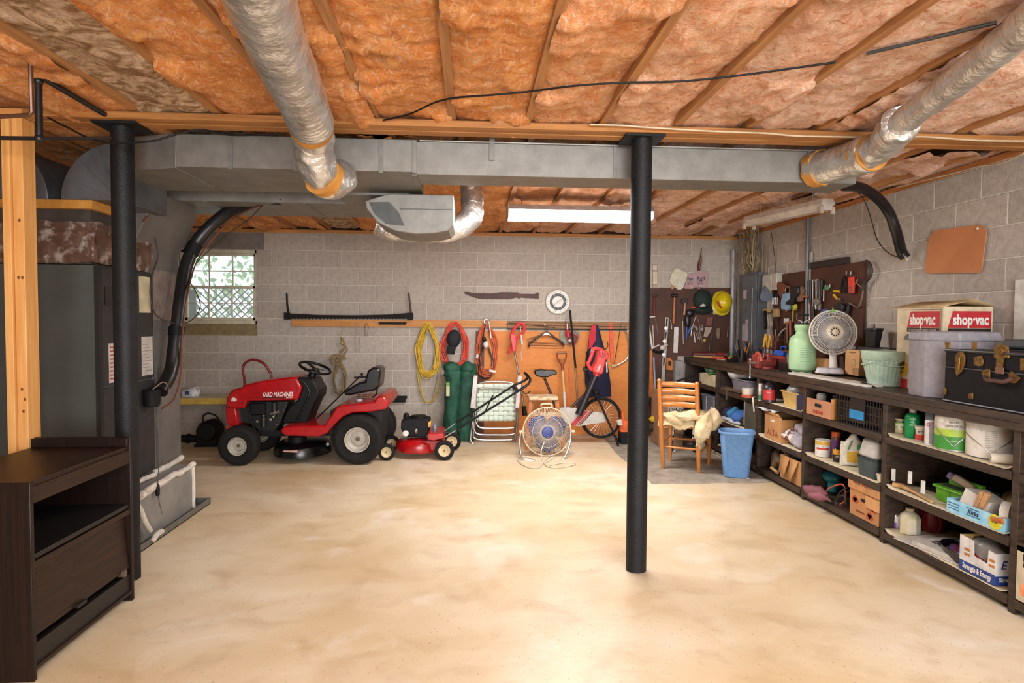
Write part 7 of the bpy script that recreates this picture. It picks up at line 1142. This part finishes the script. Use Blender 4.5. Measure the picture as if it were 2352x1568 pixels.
for k, (x, y0, y1, c_) in enumerate(((690, 760, 1180, 'a9a49e'), (1030, 1030, 1170, '6d5a4a'), (1160, 1060, 1290, '7a6a50'), (1205, 990, 1150, '4a4038'))): S('hanging_tool', ('chrome rod tool left of the blue handles', 'small dark bit driver under the padlock', 'thin brass chain tool below the blister pack', 'dark awl right of the brass chain')[k], 'tool', B().cyl(Z7.p(x, y0, YK), Z7.p(x+12, y1, YK), .006), C(c_, .4, .3))
# above the pegboard
t = T('thermometer_card', 'cream card thermometer with framed columns above the pegboard', 'thermometer', Z4.p(150, 430, DB-.012)); q = ZV(*Z4.a, t.location); P('card', q.prism(B(), [(85, 300), (210, 298), (212, 560), (88, 560)], DB-.014, DB-.004), C('b9ad9c', .6), t)
for x0, x1, y0, y1 in ((130, 190, 310, 375), (130, 190, 380, 520), (130, 190, 525, 550)): P('frame_line', q.prism(B(), [(x0, y0), (x1, y0), (x1, y1), (x0, y1)], DB-.016, DB-.0142), C('6a4034', .6), t); P('frame_inner', q.prism(B(), [(x0+5, y0+4), (x1-5, y0+4), (x1-5, y1-4), (x0+5, y1-4)], DB-.0175, DB-.0162), C('cfc4ae', .6), t)
t = T('hand_fan', 'plain cream paper hand fan with rounded corners above the pegboard', 'hand fan', Z4.p(410, 460, DB-.03)); q = ZV(*Z4.a, t.location); P('paper', q.prism(B(), [(375, 350), (395, 350), (490, 395), (506, 415), (500, 450), (455, 560), (430, 577), (400, 575), (330, 515), (314, 485), (330, 420), (355, 370)], DB-.034, DB-.028), C('d3cdb6', .6), t, bev=.002); P('stick', q.prism(B(), [(352, 528), (378, 540), (345, 572), (325, 560)], DB-.038, DB-.034), C('b58a5a', .6), t)
for lab, pts, ox, sz, nm in (('pink paper hand fan with dark script, rightmost of the fans', [(610, 380), (700, 380), (722, 395), (722, 440), (705, 545), (690, 556), (600, 545), (560, 520), (575, 400)], 640, .085, 'a'), ('second pink printed hand fan half hidden between the other two', [(510, 420), (545, 408), (570, 400), (580, 540), (560, 568), (470, 565), (480, 520)], 530, .06, 'b')):
    dy = .024 if nm == 'a' else .018; t = T('hand_fan', lab, 'hand fan', Z4.p(ox, 465, DB-dy)); q = ZV(*Z4.a, t.location); P('paper', q.prism(B(), pts, DB-dy-.004, DB-dy+.001), C('b9989a', .6), t, bev=.002); text('Pops', sz, C('2c3350', .6), q.p(ox, 462, DB-dy-.005), (math.pi/2, math.radians(-12), 0), t, bold=.0015, shear=.3, fit=.11 if nm == 'a' else .07)
    for k in range(2): P('print_swirl', B().tube(smooth([q.p(ox-32+16*j, 500+16*k+8*(j % 2), DB-dy-.005) for j in range(5)], 4), .0022, 5), C('6d3a34', .6), t)
    P('stick', q.prism(B(), [(ox-30, 550), (ox-5, 550), (ox-6, 568), (ox-28, 568)], DB-dy-.006, DB-dy-.004), C('b58a5a', .6), t)
t = T('furled_flag', 'small furled striped flag standing above the pink hand fan', 'flag', Z4.p(635, 250, DB-.03)); q = ZV(*Z4.a, t.location); P('cloth', B().tube([q.p(652, 130, DB-.03), q.p(648, 200, DB-.03), q.p(640, 260, DB-.03), q.p(630, 320, DB-.03), q.p(622, 372, DB-.03)], [.003, .007, .018, .024, .016], 12), C('6a2a30', .8), t); b = B()
for k in range(7): yy = 190+k*25; b.bar(q.p(628+4*(k < 4), yy+10, DB-.052), q.p(655-k, yy-6, DB-.052), .004, .006+.0005*k, up=(0, 1, 0))
P('white_stripe', b, C('cfc4bc', .8), t, kind='stuff')
# conduit, breaker panel, cables
S('conduit', 'silver conduit pipe rising in the room corner', 'pipe', B().cyl((3.225, 7.42, .99), (3.225, 7.42, 2.2), .026).cyl((3.225, 7.42, 2.2), (3.225, 7.42, 2.30), .03), C('a9a6a8', .5, .3))
t = T('breaker_panel', 'tall grey electrical breaker panel on the right wall near the corner', 'electrical panel', (3.19, 6.66, .95)); GP = C('565a60', .45)
P('panel_box', B().bb(0, .10, 0, .50, 0, 1.03), GP, t, bev=.003); P('panel_door', B().bb(-.012, -.001, .03, .38, .03, 1.0), C('5f636a', .4), t, bev=.003); P('hinge_strip', B().cyl((-.014, .12, .1), (-.014, .12, .85), .006), C('868a90', .3, .4), t); P('latch_plate', B().bb(-.016, -.012, .27, .35, .74, .84), C('b3a6a6', .5), t); P('paper_tag', B().bb(-.015, -.012, .22, .36, .25, .44), C('b3a4a6', .6), t, label='pale paper tag'); P('paper_tag', B().bb(-.015, -.012, .22, .28, .44, .50), C('b3a4a6', .6), t)
t = T('junction_box', 'beige plastic utility box beside the breaker panel', 'box', (3.20, 6.28, 1.76)); P('box', B().bb(0, .09, 0, .30, 0, .18), C('b3ac9f', .5), t, bev=.006); P('cover', B().bb(-.008, 0, .1, .3, -.04, .16), C('bdb6a8', .5), t, bev=.003)
t = T('cable_bundle', 'bundle of tan electrical cables dropping from the ceiling to the breaker panel', 'cable', (3.2, 6.9, 1.98)); rn = random.Random(9)
for k in range(26):
    g = k < 12; y0 = (7.10 if g else 6.86)+rn.uniform(-.09, .09); yt = y0+rn.uniform(-.08, .08)
    P('cable', B().tube(smooth([(rn.uniform(.0, .05), y0*.6+.4*(7.0 if g else 6.82)-6.9, .0), (rn.uniform(-.03, .06), yt-6.9, .16), (rn.uniform(-.02, .07), yt+rn.uniform(-.03, .03)-6.9, .34), (rn.uniform(-.03, .05), yt+rn.uniform(-.04, .04)-6.9, .50)], 4), .006, 6), C(('8d7a5c', 'a3906e', '7d6c52')[k % 3], .6), t)
for k, (lab, pts) in enumerate((('tan cable running down the wall right of the breaker panel', ((1762, 560), (1758, 640), (1750, 720), (1745, 770), (1752, 800), (1748, 830))), ('second tan cable close to the beige box edge', ((1752, 560), (1750, 640), (1746, 700), (1741, 740), (1746, 775), (1740, 812))), ('thin dark wire hanging in front of the right wall', ((1772, 535), (1778, 580), (1781, 610), (1780, 630))))): S('wall_cable', lab, 'cable', B().tube(smooth([at(x, y, X=3.27) for x, y in pts], 5), .007 if k < 2 else .003, 6), C('8d7a5c' if k < 2 else '2a2420', .6))
S('corner_cable', 'pale cable sagging from the ceiling near the corner', 'cable', B().tube(smooth([at(x, y, Y=7.2) for x, y in ((1645, 540), (1660, 555), (1680, 560), (1700, 548), (1712, 535))], 5), .004, 6), C('9c938a', .6))
S('wall_pipe', 'vertical grey metal pipe on the right wall between the pegboards', 'pipe', B().cyl(at(1856, 500, X=3.26), at(1851, 770, X=3.26), .016).cyl(at(1855, 568, X=3.26), at(1855, 575, X=3.26), .021), C('77777b', .5, .3)); S('white_batten', 'narrow white batten on the wall right of the metal pipe', 'batten', B().bb(3.268, 3.285, 5.745, 5.775, 1.0, 2.1), C('a9a199', .6))
# right wall pegboards
def pegx(y0, y1, z0, z1, lab): return S('pegboard', lab, 'pegboard', B().bb(3.262, 3.284, y0, y1, z0, z1), PEG)
pegx(5.85, 6.46, 1.0, 1.925, 'brown pegboard on the right wall, left of the metal pipe'); pegx(4.925, 5.73, 1.0, 1.935, 'brown pegboard on the right wall behind the desk fan')
S('dark_board', 'dark strip board fixed above the pegboard behind the desk fan', 'board', B().bb(3.25, 3.284, 5.16, 5.74, 1.937, 1.995), C('2e221e', .6))
XK = 3.235
class XV:
    def __init__(s, sc, ox, oy, root=(0, 0, 0)): s.a = (sc, ox, oy); s.r = Vector(root)
    def p(s, x, y, X=XK): sc, ox, oy = s.a; return at(ox+x/sc, oy+y/sc, X=X)-s.r
    def prism(s, b, pts, x0, x1): return b.prism([(v.y, v.z) for v in (s.p(x, y, x0) for x, y in pts)], x0-s.r.x, x1-s.r.x, 'x')
def wt(nm, lab, cat, Q, x, y): t = T(nm, lab, cat, Q.p(x, y)); return t, XV(*Q.a, t.location)
Q = XV(6.535, 1860, 590); Q1 = XV(6.536, 1740, 600)
t, q = wt('wrench', 'long chrome open-end wrench at the left of the pegboard behind the fan', 'wrench', Q, 92, 450); P('shank', q.prism(B(), [(78, 350), (110, 345), (106, 640), (82, 640)], XK, XK+.008), ALU, t, bev=.002); P('jaw', q.prism(B(), [(65, 345), (70, 332), (88, 345), (100, 330), (118, 335), (116, 370), (70, 372)], XK-.003, XK+.01), ALU, t, bev=.002)
t, q = wt('adjustable_wrench', 'chunky chrome adjustable wrench head hanging below the long wrench', 'wrench', Q, 90, 670); P('head', q.prism(B(), [(40, 660), (60, 620), (90, 645), (110, 620), (140, 660), (120, 720), (60, 725)], XK-.03, XK-.01), C('9c918a', .35, .6), t, bev=.004); P('shank', B().cyl(q.p(90, 720, XK-.02), q.p(100, 790, XK-.02), .014), C('8a8078', .35, .6), t)
for k, (x0, y0, x1, y1, r, c_) in enumerate(((15, 345, 12, 700, .014, '1f1b1c'), (45, 340, 42, 960, .006, 'a9a098'), (130, 345, 128, 620, .012, '2b2320'), (155, 360, 150, 640, .008, '6d625c'), (182, 345, 178, 600, .012, '241e1c'), (212, 480, 207, 665, .006, 'b5b0aa'), (60, 740, 55, 1000, .012, '2a2422'), (150, 700, 148, 800, .016, '7a6c64'))): S('hanging_tool', ('black bar tool leftmost on the fan pegboard', 'long thin chrome rod beside the leftmost black bar', 'dark wrench right of the chrome wrench', 'slim grey wrench fourth from the pipe', 'black flat file left of the green clip', 'short chrome rod under the green clip', 'black pry bar low beside the fan', 'small grey wrench end beside the adjustable wrench')[k], 'tool', B().cyl(Q.p(x0, y0), Q.p(x1, y1), r), C(c_, .4, .3))
S('green_clip', 'small green ring clip on a pegboard hook', 'clip', B().torus(Q.p(262, 462), .018, .007, (0, math.pi/2, 0), 14, 6), C('4f9a5c', .4)); t, q = wt('yellow_pliers', 'pliers with two yellow grips on the pegboard', 'pliers', Q, 400, 560); P('grip', B().cyl(q.p(368, 508), q.p(448, 518), .011), C('d8a020', .4), t); P('grip', B().cyl(q.p(358, 568), q.p(418, 635), .011), C('d8a020', .4), t); P('jaw', B().cyl(q.p(440, 620), q.p(462, 650), .010), STEEL, t)
t, q = wt('dark_pliers', 'dark iron pliers on the pegboard left of the red package', 'pliers', Q, 515, 400); P('handle', B().tube(smooth([q.p(*k) for k in ((535, 290), (500, 350), (480, 450), (470, 510))], 4), .009), IRON, t); P('handle', B().tube(smooth([q.p(*k) for k in ((520, 290), (530, 400), (512, 535))], 4), .012), IRON, t)
t, q = wt('red_package', 'bright orange-red tool package hung on the pegboard', 'package', Q, 615, 420); P('sleeve', q.prism(B(), [(575, 305), (650, 295), (658, 400), (650, 540), (572, 545), (570, 420)], XK-.012, XK+.004), C('d8402a', .4), t, bev=.003); P('worn_print', q.prism(B(), [(580, 440), (645, 435), (640, 530), (585, 535)], XK-.014, XK-.0125), C('a85048', .5), t)
for k, (x, y) in enumerate(((550, 215), (618, 220), (713, 330), (233, 420), (303, 415), (350, 750))): S('peg_hook', ('white hook left of the pair above the red package', 'white hook right of the pair above the red package', 'white hook beside the coping saw', 'white hook left of the green clip', 'white hook right of the green clip', 'white hook above the fan cage')[k], 'hook', B().tube([Q.p(x, y, 3.26), Q.p(x, y, 3.225), Q.p(x-4, y+40, 3.22), Q.p(x-6, y+48, 3.205)], .0035, 6), C('cfc8c0', .3))
t, q = wt('coping_saw', 'coping saw with a bowed steel frame at the right of the pegboard', 'saw', Q, 700, 600); P('frame', B().tube(smooth([q.p(*k) for k in ((665, 395), (720, 405), (790, 470), (800, 510), (765, 680), (730, 745), (700, 752), (640, 720), (590, 692))], 5), .006), C('9a8878', .35, .5), t); P('handle', B().cyl(q.p(595, 700), q.p(565, 860), .016), C('251814', .5), t)
S('tool_holster', 'black leather holster hanging above the desk fan', 'holster', Q.prism(B(), [(375, 720), (410, 685), (470, 690), (490, 740), (470, 840), (380, 840)], XK-.03, XK+.01), C('1c1d22', .5), bev=.01); S('blue_cloth', 'blue cloth hanging behind the left rim of the desk fan', 'cloth', Q.prism(B(), [(180, 785), (235, 780), (245, 860), (235, 1000), (120, 990), (110, 930), (140, 840)], XK-.02, XK+.01).noise(.01, 20), C('41598c', .8), bev=.006); S('small_pliers', 'small chrome pliers right of the holster', 'pliers', B().cyl(Q.p(535, 820), Q.p(500, 890), .008).cyl(Q.p(510, 830), Q.p(545, 890), .008), STEEL)
t, q = wt('tool_strap', 'thick brown leather strap looping off the corner of the pegboard', 'strap', Q, 870, 300); P('strap', B().tube(smooth([q.p(*k, XK-.0) for k in ((820, 95), (850, 72), (895, 110), (918, 200), (900, 290), (860, 340), (815, 400), (790, 500))], 6), .016, 8), C('3a2823', .6), t)
# pegboard left of the pipe
t, q = wt('rusty_brush', 'rust-brown broom head rag on the left pegboard', 'brush', Q1, 330, 400); P('bundle', q.prism(B(), [(270, 330), (330, 300), (400, 360), (380, 440), (350, 560), (320, 520), (290, 430)], XK-.03, XK+.01).noise(.012, 22), C('6d3a22', .8), t, bev=.006)
t, q = wt('denim_cloth', 'light blue cloth pouch hanging on the left pegboard', 'pouch', Q1, 410, 600); P('cloth', q.prism(B(), [(375, 480), (470, 470), (478, 560), (465, 650), (445, 740), (345, 720), (342, 620)], XK-.045, XK).noise(.008, 16), C('7f9cb4', .8), t, bev=.01); P('ring', B().torus(q.p(450, 430, XK-.02), .035, .005, (0, math.pi/2, .2), 20, 6).torus(q.p(415, 700, XK-.05), .04, .004, (0, math.pi/2, .2), 20, 6, a0=3.2, a1=6.2), C('a08a70', .4, .4), t)
S('power_drill', 'black power drill bulk on the left pegboard', 'drill', Q1.prism(B(), [(490, 430), (540, 380), (600, 380), (605, 480), (560, 560), (520, 660), (430, 650), (400, 620), (440, 590), (480, 560)], XK-.06, XK).noise(.006, 20), C('151417', .45), bev=.012); S('work_gloves', 'worn brown leather gloves beside the black drill', 'gloves', Q1.prism(B(), [(590, 520), (620, 440), (640, 370), (665, 440), (640, 520), (650, 590), (610, 615), (560, 590)], XK-.035, XK).noise(.01, 22), C('7a5540', .8), bev=.008)
t, q = wt('yellow_tape', 'yellow measuring tape dangling on the left pegboard', 'tape', Q1, 535, 680); P('reel', q.prism(B(), [(515, 640), (555, 635), (562, 700), (540, 740), (520, 720)], XK-.04, XK-.01), C('bdb832', .4), t, bev=.006); P('ribbon', B().bar(q.p(532, 720, XK-.02), q.p(525, 905, XK-.02), .012, .004), C('b9a82c', .5), t)
for k, x in enumerate((220, 245, 272, 297)): t = T('screwdriver', ('leftmost of four chrome screwdrivers in the rack', 'second of four chrome screwdrivers in the rack', 'third of four chrome screwdrivers in the rack', 'rightmost of four chrome screwdrivers in the rack')[k], 'screwdriver', Q1.p(x, 570)); q = XV(*Q1.a, t.location); P('handle', B().cyl(q.p(x+2, 490), q.p(x+1, 540), .013), BLACKM, t); P('blade', B().cyl(q.p(x+1, 540), q.p(x-2, 645), .006), STEEL, t)
S('tool_rack', 'dark holder bar for the four screwdrivers', 'rack', B().bar(Q1.p(195, 535, XK+.015), Q1.p(315, 530, XK+.015), .012, .03), BLACKM); S('orange_bar', 'short orange clamp bar across the metal pipe', 'bar', B().cyl(Q1.p(650, 528, 3.23), Q1.p(750, 530, 3.23), .011), C('b5643a', .5)); S('clip_lamp', 'grey-blue cone clip lamp beside the beige box', 'lamp', B().tube([Q1.p(110, 360, 3.2), Q1.p(115, 430, 3.18), Q1.p(130, 530, 3.15)], [.008, .035, .065], 20), C('6d7684', .4)); S('wood_block', 'tan wooden hook block above the tool stand', 'block', Q1.prism(B(), [(225, 712), (290, 710), (292, 835), (230, 838)], XK-.02, XK+.02), C('a88a5c', .6), bev=.003); S('wood_scrap', 'light wooden scrap left of the wooden hook block', 'block', Q1.prism(B(), [(70, 720), (160, 705), (165, 760), (75, 775)], XK-.01, XK+.02), C('b0905e', .6), bev=.003)
for k, (x0, y0, x1, y1, r, c_) in enumerate(((150, 830, 195, 1220, .012, 'b9b4ae'), (210, 980, 228, 1160, .010, '8d8680'), (280, 1020, 240, 1340, .007, '9a938c'), (385, 1020, 380, 1150, .010, '3a302c'), (430, 1010, 435, 1230, .012, '4a2a24'), (475, 1000, 478, 1140, .009, '7d766f'), (110, 760, 120, 1000, .02, '26211f'), (310, 870, 330, 1060, .022, '3a2a22'), (360, 900, 350, 1080, .018, '5a2f26'))): S('hand_tool', ('long chrome bar rising from the tool stands', 'grey chisel beside the long chrome bar', 'curved steel hose end over the tool stand', 'dark awl near the sprayer hose', 'red-brown handled file near the sprayer', 'thin grey punch closest to the sprayer', 'black snips hanging under the clip lamp', 'dark brown leather sheath in the middle of the clutter', 'rusty red snips beside the leather sheath')[k], 'tool', B().cyl(Q1.p(x0, y0, 3.18), Q1.p(x1, y1, 3.1), r, r*.8), C(c_, .4, .3))
S('sprayer_hose', 'grey hose arching left of the pale green sprayer', 'hose', B().tube(smooth([Q1.p(*k, 3.0) for k in ((460, 1005), (400, 1020), (330, 1100), (295, 1200), (285, 1340))], 6), .009), C('8d8d86', .4))
# cardboard piece, hose, wire on the right wall
t = T('cardboard_piece', 'blank orange-tan cardboard piece pinned to the right wall', 'cardboard', at(2195, 575, X=3.27)); q = XV(1, 0, 0, t.location); P('sheet', q.prism(B(), [(2133, 548), (2146, 529), (2240, 517), (2258, 519), (2266, 531), (2254, 618), (2247, 627), (2132, 628), (2124, 622)], 3.275, 3.281), mat('card4', 'b9794c', 'ad6f44', rough=.8, scale=4), t); P('push_pin', B().ball(q.p(2245, 525, 3.27), .008, 8), WHITE, t)
t = T('insulated_hose', 'black insulated hose bending from the duct end down to the right wall', 'hose', (2.9, 4.1, 2.3)); o_ = Vector(t.location); hp = [at(1938, 426, Y=4.15)-o_, at(1975, 430, Y=4.2)-o_, at(2010, 450, Y=4.25)-o_, at(2040, 485, Y=4.3)-o_, at(2058, 530, Y=4.33)-o_, at(2070, 575, X=3.2)-o_, at(2080, 592, X=3.23)-o_]
P('foam_sleeve', B().tube(smooth(hp, 7), .036, 14).noise(.003, 14), C('151416', .3), t); P('pipe_end', B().cyl(at(2078, 588, X=3.22)-o_, at(2084, 598, X=3.24)-o_, .012), C('b9a48a', .4), t)
wire('thin brown wire looping beside the black hose on the right', [at(1962, 432, Y=4.2), at(1985, 460, Y=4.3), at(2000, 500, X=3.2), at(2015, 550, X=3.24), at(2040, 580, X=3.26), at(2072, 594, X=3.26)], .004)
# ---------------------------------------------------------------- chair, bin, carpet, broom
MATM = mat('carpet', '9d9384', '7d7466', rough=.95, scale=9, detail=8, bump=.6, bscale=120)
S('carpet_remnant', 'worn grey-beige carpet remnant under the ladder-back chair', 'carpet', B().grid(lambda u, v: (1.58+1.09*u+.02*math.sin(9*v), 5.23+2.2*v+.012*math.sin(14*u), .004+.004*math.sin(8*u)*math.sin(7*v)), 30, 40), MATM, solid=.004)
A_, B_, C_, D_2 = Vector((1.849, 5.761, 0)), Vector((2.14, 5.60, 0)), Vector((2.017, 6.064, 0)), Vector((2.36, 5.918, 0))
t = T('ladderback_chair', 'honey-brown ladder-back chair with a sheepskin on its seat', 'chair', A_); CH = mat('honey', 'bd7630', 'a5642a', rough=.35, scale=5, stretch=(8, 8, 1), coat=.3); o_ = A_.copy()
tl = at(1514, 870, Y=5.70)-o_; tr_ = at(1601, 877, Y=5.54)-o_; zt = tl.z
for b0, tp in ((Vector((0, 0, 0)), tl), (B_-o_, tr_)):
    P('rear_post', B().tube([b0+(tp-b0)*k+Vector((0, 0, .002)) for k in (0, .08, .3, .55, .93, .96, .985, 1.0)], [.013, .018, .022, .022, .021, .017, .022, .012], 14), CH, t)
fz = .44
for b0 in (C_-o_, D_2-o_): P('front_leg', B().tube([b0+Vector((0, 0, .002)), b0+Vector((0, 0, .08)), b0+Vector((0, 0, fz))], [.013, .018, .021], 14), CH, t)
for y0, y1 in ((876, 887), (891, 902), (906, 918), (921, 933)):
    za, zb_ = at(1519, y1, Y=5.72).z, at(1519, y0, Y=5.72).z; zm_ = (za+zb_)/2; f = zm_/tl.z; p, q_ = Vector((0, 0, 0)).lerp(tl, f), (B_-o_).lerp(tr_, zm_/tr_.z); b = B()
    b.grid(lambda u, v: p.lerp(q_, u)+Vector((.02*math.sin(math.pi*u)*.5, .035*math.sin(math.pi*u), (v-.5)*(zb_-za)+.004*math.sin(math.pi*u)*(1 if v > .5 else -.3))), 14, 2); P('back_slat', b, CH, t, solid=.008)
for z_, (pa, pb) in ((.22, (Vector((0, 0, 0)), B_-o_)), (.42, (Vector((0, 0, 0)), B_-o_)), (.24, (C_-o_, D_2-o_)), (.41, (C_-o_, D_2-o_)), (.27, (Vector((0, 0, 0)), C_-o_)), (.38, (Vector((0, 0, 0)), C_-o_)), (.20, (B_-o_, D_2-o_)), (.38, (B_-o_, D_2-o_))): P('rung', B().cyl(pa+Vector((0, 0, z_)), pb+Vector((0, 0, z_)), .010), CH, t)
P('seat', B().prism([(0, 0), ((B_-o_).x, (B_-o_).y), ((D_2-o_).x, (D_2-o_).y), ((C_-o_).x, (C_-o_).y)], fz-.02, fz, 'z'), mat('rush', 'b08a58', '8d6c42', rough=.8, scale=30), t)
SK = mat('sheepskin', 'dccba6', 'c2a87e', rough=.95, scale=7, detail=8, bump=.8, bscale=70)
sk = T('sheepskin', 'cream sheepskin bunched over the seat of the ladder-back chair', 'sheepskin', A_+Vector((.25, .1, fz)))
def sg(u, v):
    p = (B_-A_)*(u*1.25-.12)+(C_-A_)*(v*1.2-.15); z_ = .045+.02*math.sin(9*u+3*v); 
    if u > .8: z_ -= (u-.8)*1.7*(.6+.4*v); p = p-(B_-A_)*(u-.8)*.4
    if v < .1: z_ -= (.1-v)*.6
    return A_+p+Vector((0, 0, z_+fz))-(A_+Vector((.25, .1, fz)))
P('fleece', B().grid(sg, 30, 24).noise(.022, 12, 4).noise(.008, 40, 8), SK, sk, solid=.02, ang=90); o2 = sk.location
P('fleece_fold', B().ball(at(1548, 960, Y=5.70)-o2, (.10, .08, .065), 30, rot=(0, .45, 0)).noise(.03, 11, 6).noise(.008, 50, 8), SK, sk, ang=90); P('fleece_fold', B().ball(at(1614, 985, Y=5.54)-o2, (.075, .05, .15), 30, rot=(0, .3, 0)).noise(.03, 11, 16).noise(.008, 50, 8), SK, sk, ang=90); P('fleece_fold', B().ball(at(1634, 966, Y=5.62)-o2, (.10, .09, .10), 30, rot=(0, .7, 0)).noise(.035, 10, 26).noise(.008, 50, 8), SK, sk, ang=90); P('fleece_fold', B().ball(at(1590, 955, Y=5.62)-o2, (.17, .10, .05), 30, rot=(0, .05, -.3)).noise(.03, 9, 36).noise(.008, 50, 8), SK, sk, ang=90)
P('tie_cord', B().torus(A_+Vector((.01, 0, .41))-o2, .028, .009, (0, 0, 0), 16, 6).tube([B_+Vector((-.03, -.02, .42))-o2, B_+Vector((-.03, -.03, .33))-o2, B_+Vector((-.035, -.03, .26))-o2], .010), C('c4a87e', .7), sk)
c = Vector((2.44, 5.47, .008)); t = T('waste_bin', 'blue plastic waste bin standing on the carpet by the shelves', 'bin', c, rz=-.38); h = .47; BB_ = mat('bluebin', '6a94c4', '5d86b6', rough=.45, scale=40, bump=.05)
hh = at(1705, 993, Y=5.4).z
P('bin', B().loft([[(x*k, y*k, z_*hh/.47) for x, y in rrect(.30, .25, .07, 6)] for k, z_ in ((.72, 0), (.74, .01), (.98, .44), (1.05, .445), (1.07, .455), (1.05, .468), (.97, .468), (.94, .44), (.72, .012))]), BB_, t, ang=60)
t = T('push_broom', 'broom with yellow bristles and a grey-blue handle behind the chair', 'broom', at(1508, 965, Y=7.0)); q = ZV(5.226, 1470, 820, t.location); P('handle', B().cyl(q.p(165, 0, 7.2), q.p(198, 690, 7.0), .012), C('7a7e8c', .4), t); P('bristle_head', B().ball(q.p(185, 745, 7.0), (.075, .05, .04), 20).noise(.012, 40, 3), C('c9a912', .8), t, ang=80); P('ferrule', B().cyl(q.p(195, 660, 7.0), q.p(198, 710, 7.0), .024), C('2c3048', .5), t); P('under_brush', B().ball(q.p(200, 830, 7.02), (.09, .05, .09), 20).noise(.02, 30, 3), C('3f3626', .9), t, ang=80)
t = T('long_axe', 'long orange-brown wooden shaft with a black foot leaning at the pegboard', 'tool', at(1497, 905, Y=7.25)); q = ZV(5.226, 1470, 820, t.location); P('shaft', q.prism(B(), [(128, -80), (150, -80), (158, 200), (172, 400), (165, 485), (115, 485), (125, 200)], 7.22, 7.27), C('b0672e', .5), t, bev=.006); P('foot', B().tube(smooth([q.p(140, 480, 7.24), q.p(100, 560, 7.2), q.p(85, 700, 7.1), q.p(75, 770, 7.05)], 4), .010), BLACKM, t); P('foot', B().tube(smooth([q.p(160, 480, 7.24), q.p(185, 560, 7.2), q.p(190, 660, 7.1)], 4), .009), BLACKM, t); P('grey_plate', B().ball(q.p(85, 430, 7.25), (.035, .01, .05), 14), C('8a8680', .5), t)
q = ZV(5.226, 1470, 820, (0, 0, 0))
S('pegboard_plank', 'reddish brown plank standing behind the chair under the pegboard', 'plank', B().bb(2.18, 2.50, 7.44, 7.468, .02, .545), mat('plank', '5a3222', '48281a', rough=.6, scale=5)); S('cinder_block', 'pale grey concrete block on end beside the bench end', 'block', B().bb(2.50, 2.60, 7.36, 7.46, .01, .94), C('8f8c88', .9), bev=.003); S('slanted_rod', 'black metal rod slanting behind the chair toward the bench', 'arm', B().cyl(q.p(440, 290, 7.1), q.p(650, 220, 7.0), .012).cyl(q.p(560, 300, 7.05), q.p(650, 280, 7.0), .010), BLACKM)
t = T('appliance_carton', 'tan carton with printed lettering standing behind the chair', 'box', (2.12, 6.78, .012)); P('carton', B().bb(0, .28, 0, .30, 0, .62), C('a07a5c', .7), t, bev=.003); text('LYNX', .07, INK, (.2, -.0015, .40), FR, t, bold=.001); P('white_band', B().bb(.1, .28, -.001, 0, .36, .45), C('bdb3a8', .6), t); text('Edison', .045, INK, (.07, -.0015, .30), FR, t)
t = T('patterned_stool', 'small black and white patterned stand under the chair', 'stand', (2.17, 6.45, .012)); PTN = mat('patterned', '17151a', 'c9c2b6', rough=.6, scale=24, lo=.53, hi=.55)
for x in (0, .24): P('stand_leg', B().tube([(x, 0, 0), (x-.01, 0, .12), (x+.01, 0, .34)], [.014, .02, .02], 10), PTN, t)
P('stand_top', B().bb(-.02, .26, -.02, .2, .30, .345), PTN, t, bev=.004); P('caster', B().ball((.02, -.01, .012), .012, 10), C('c9bea8', .5), t)
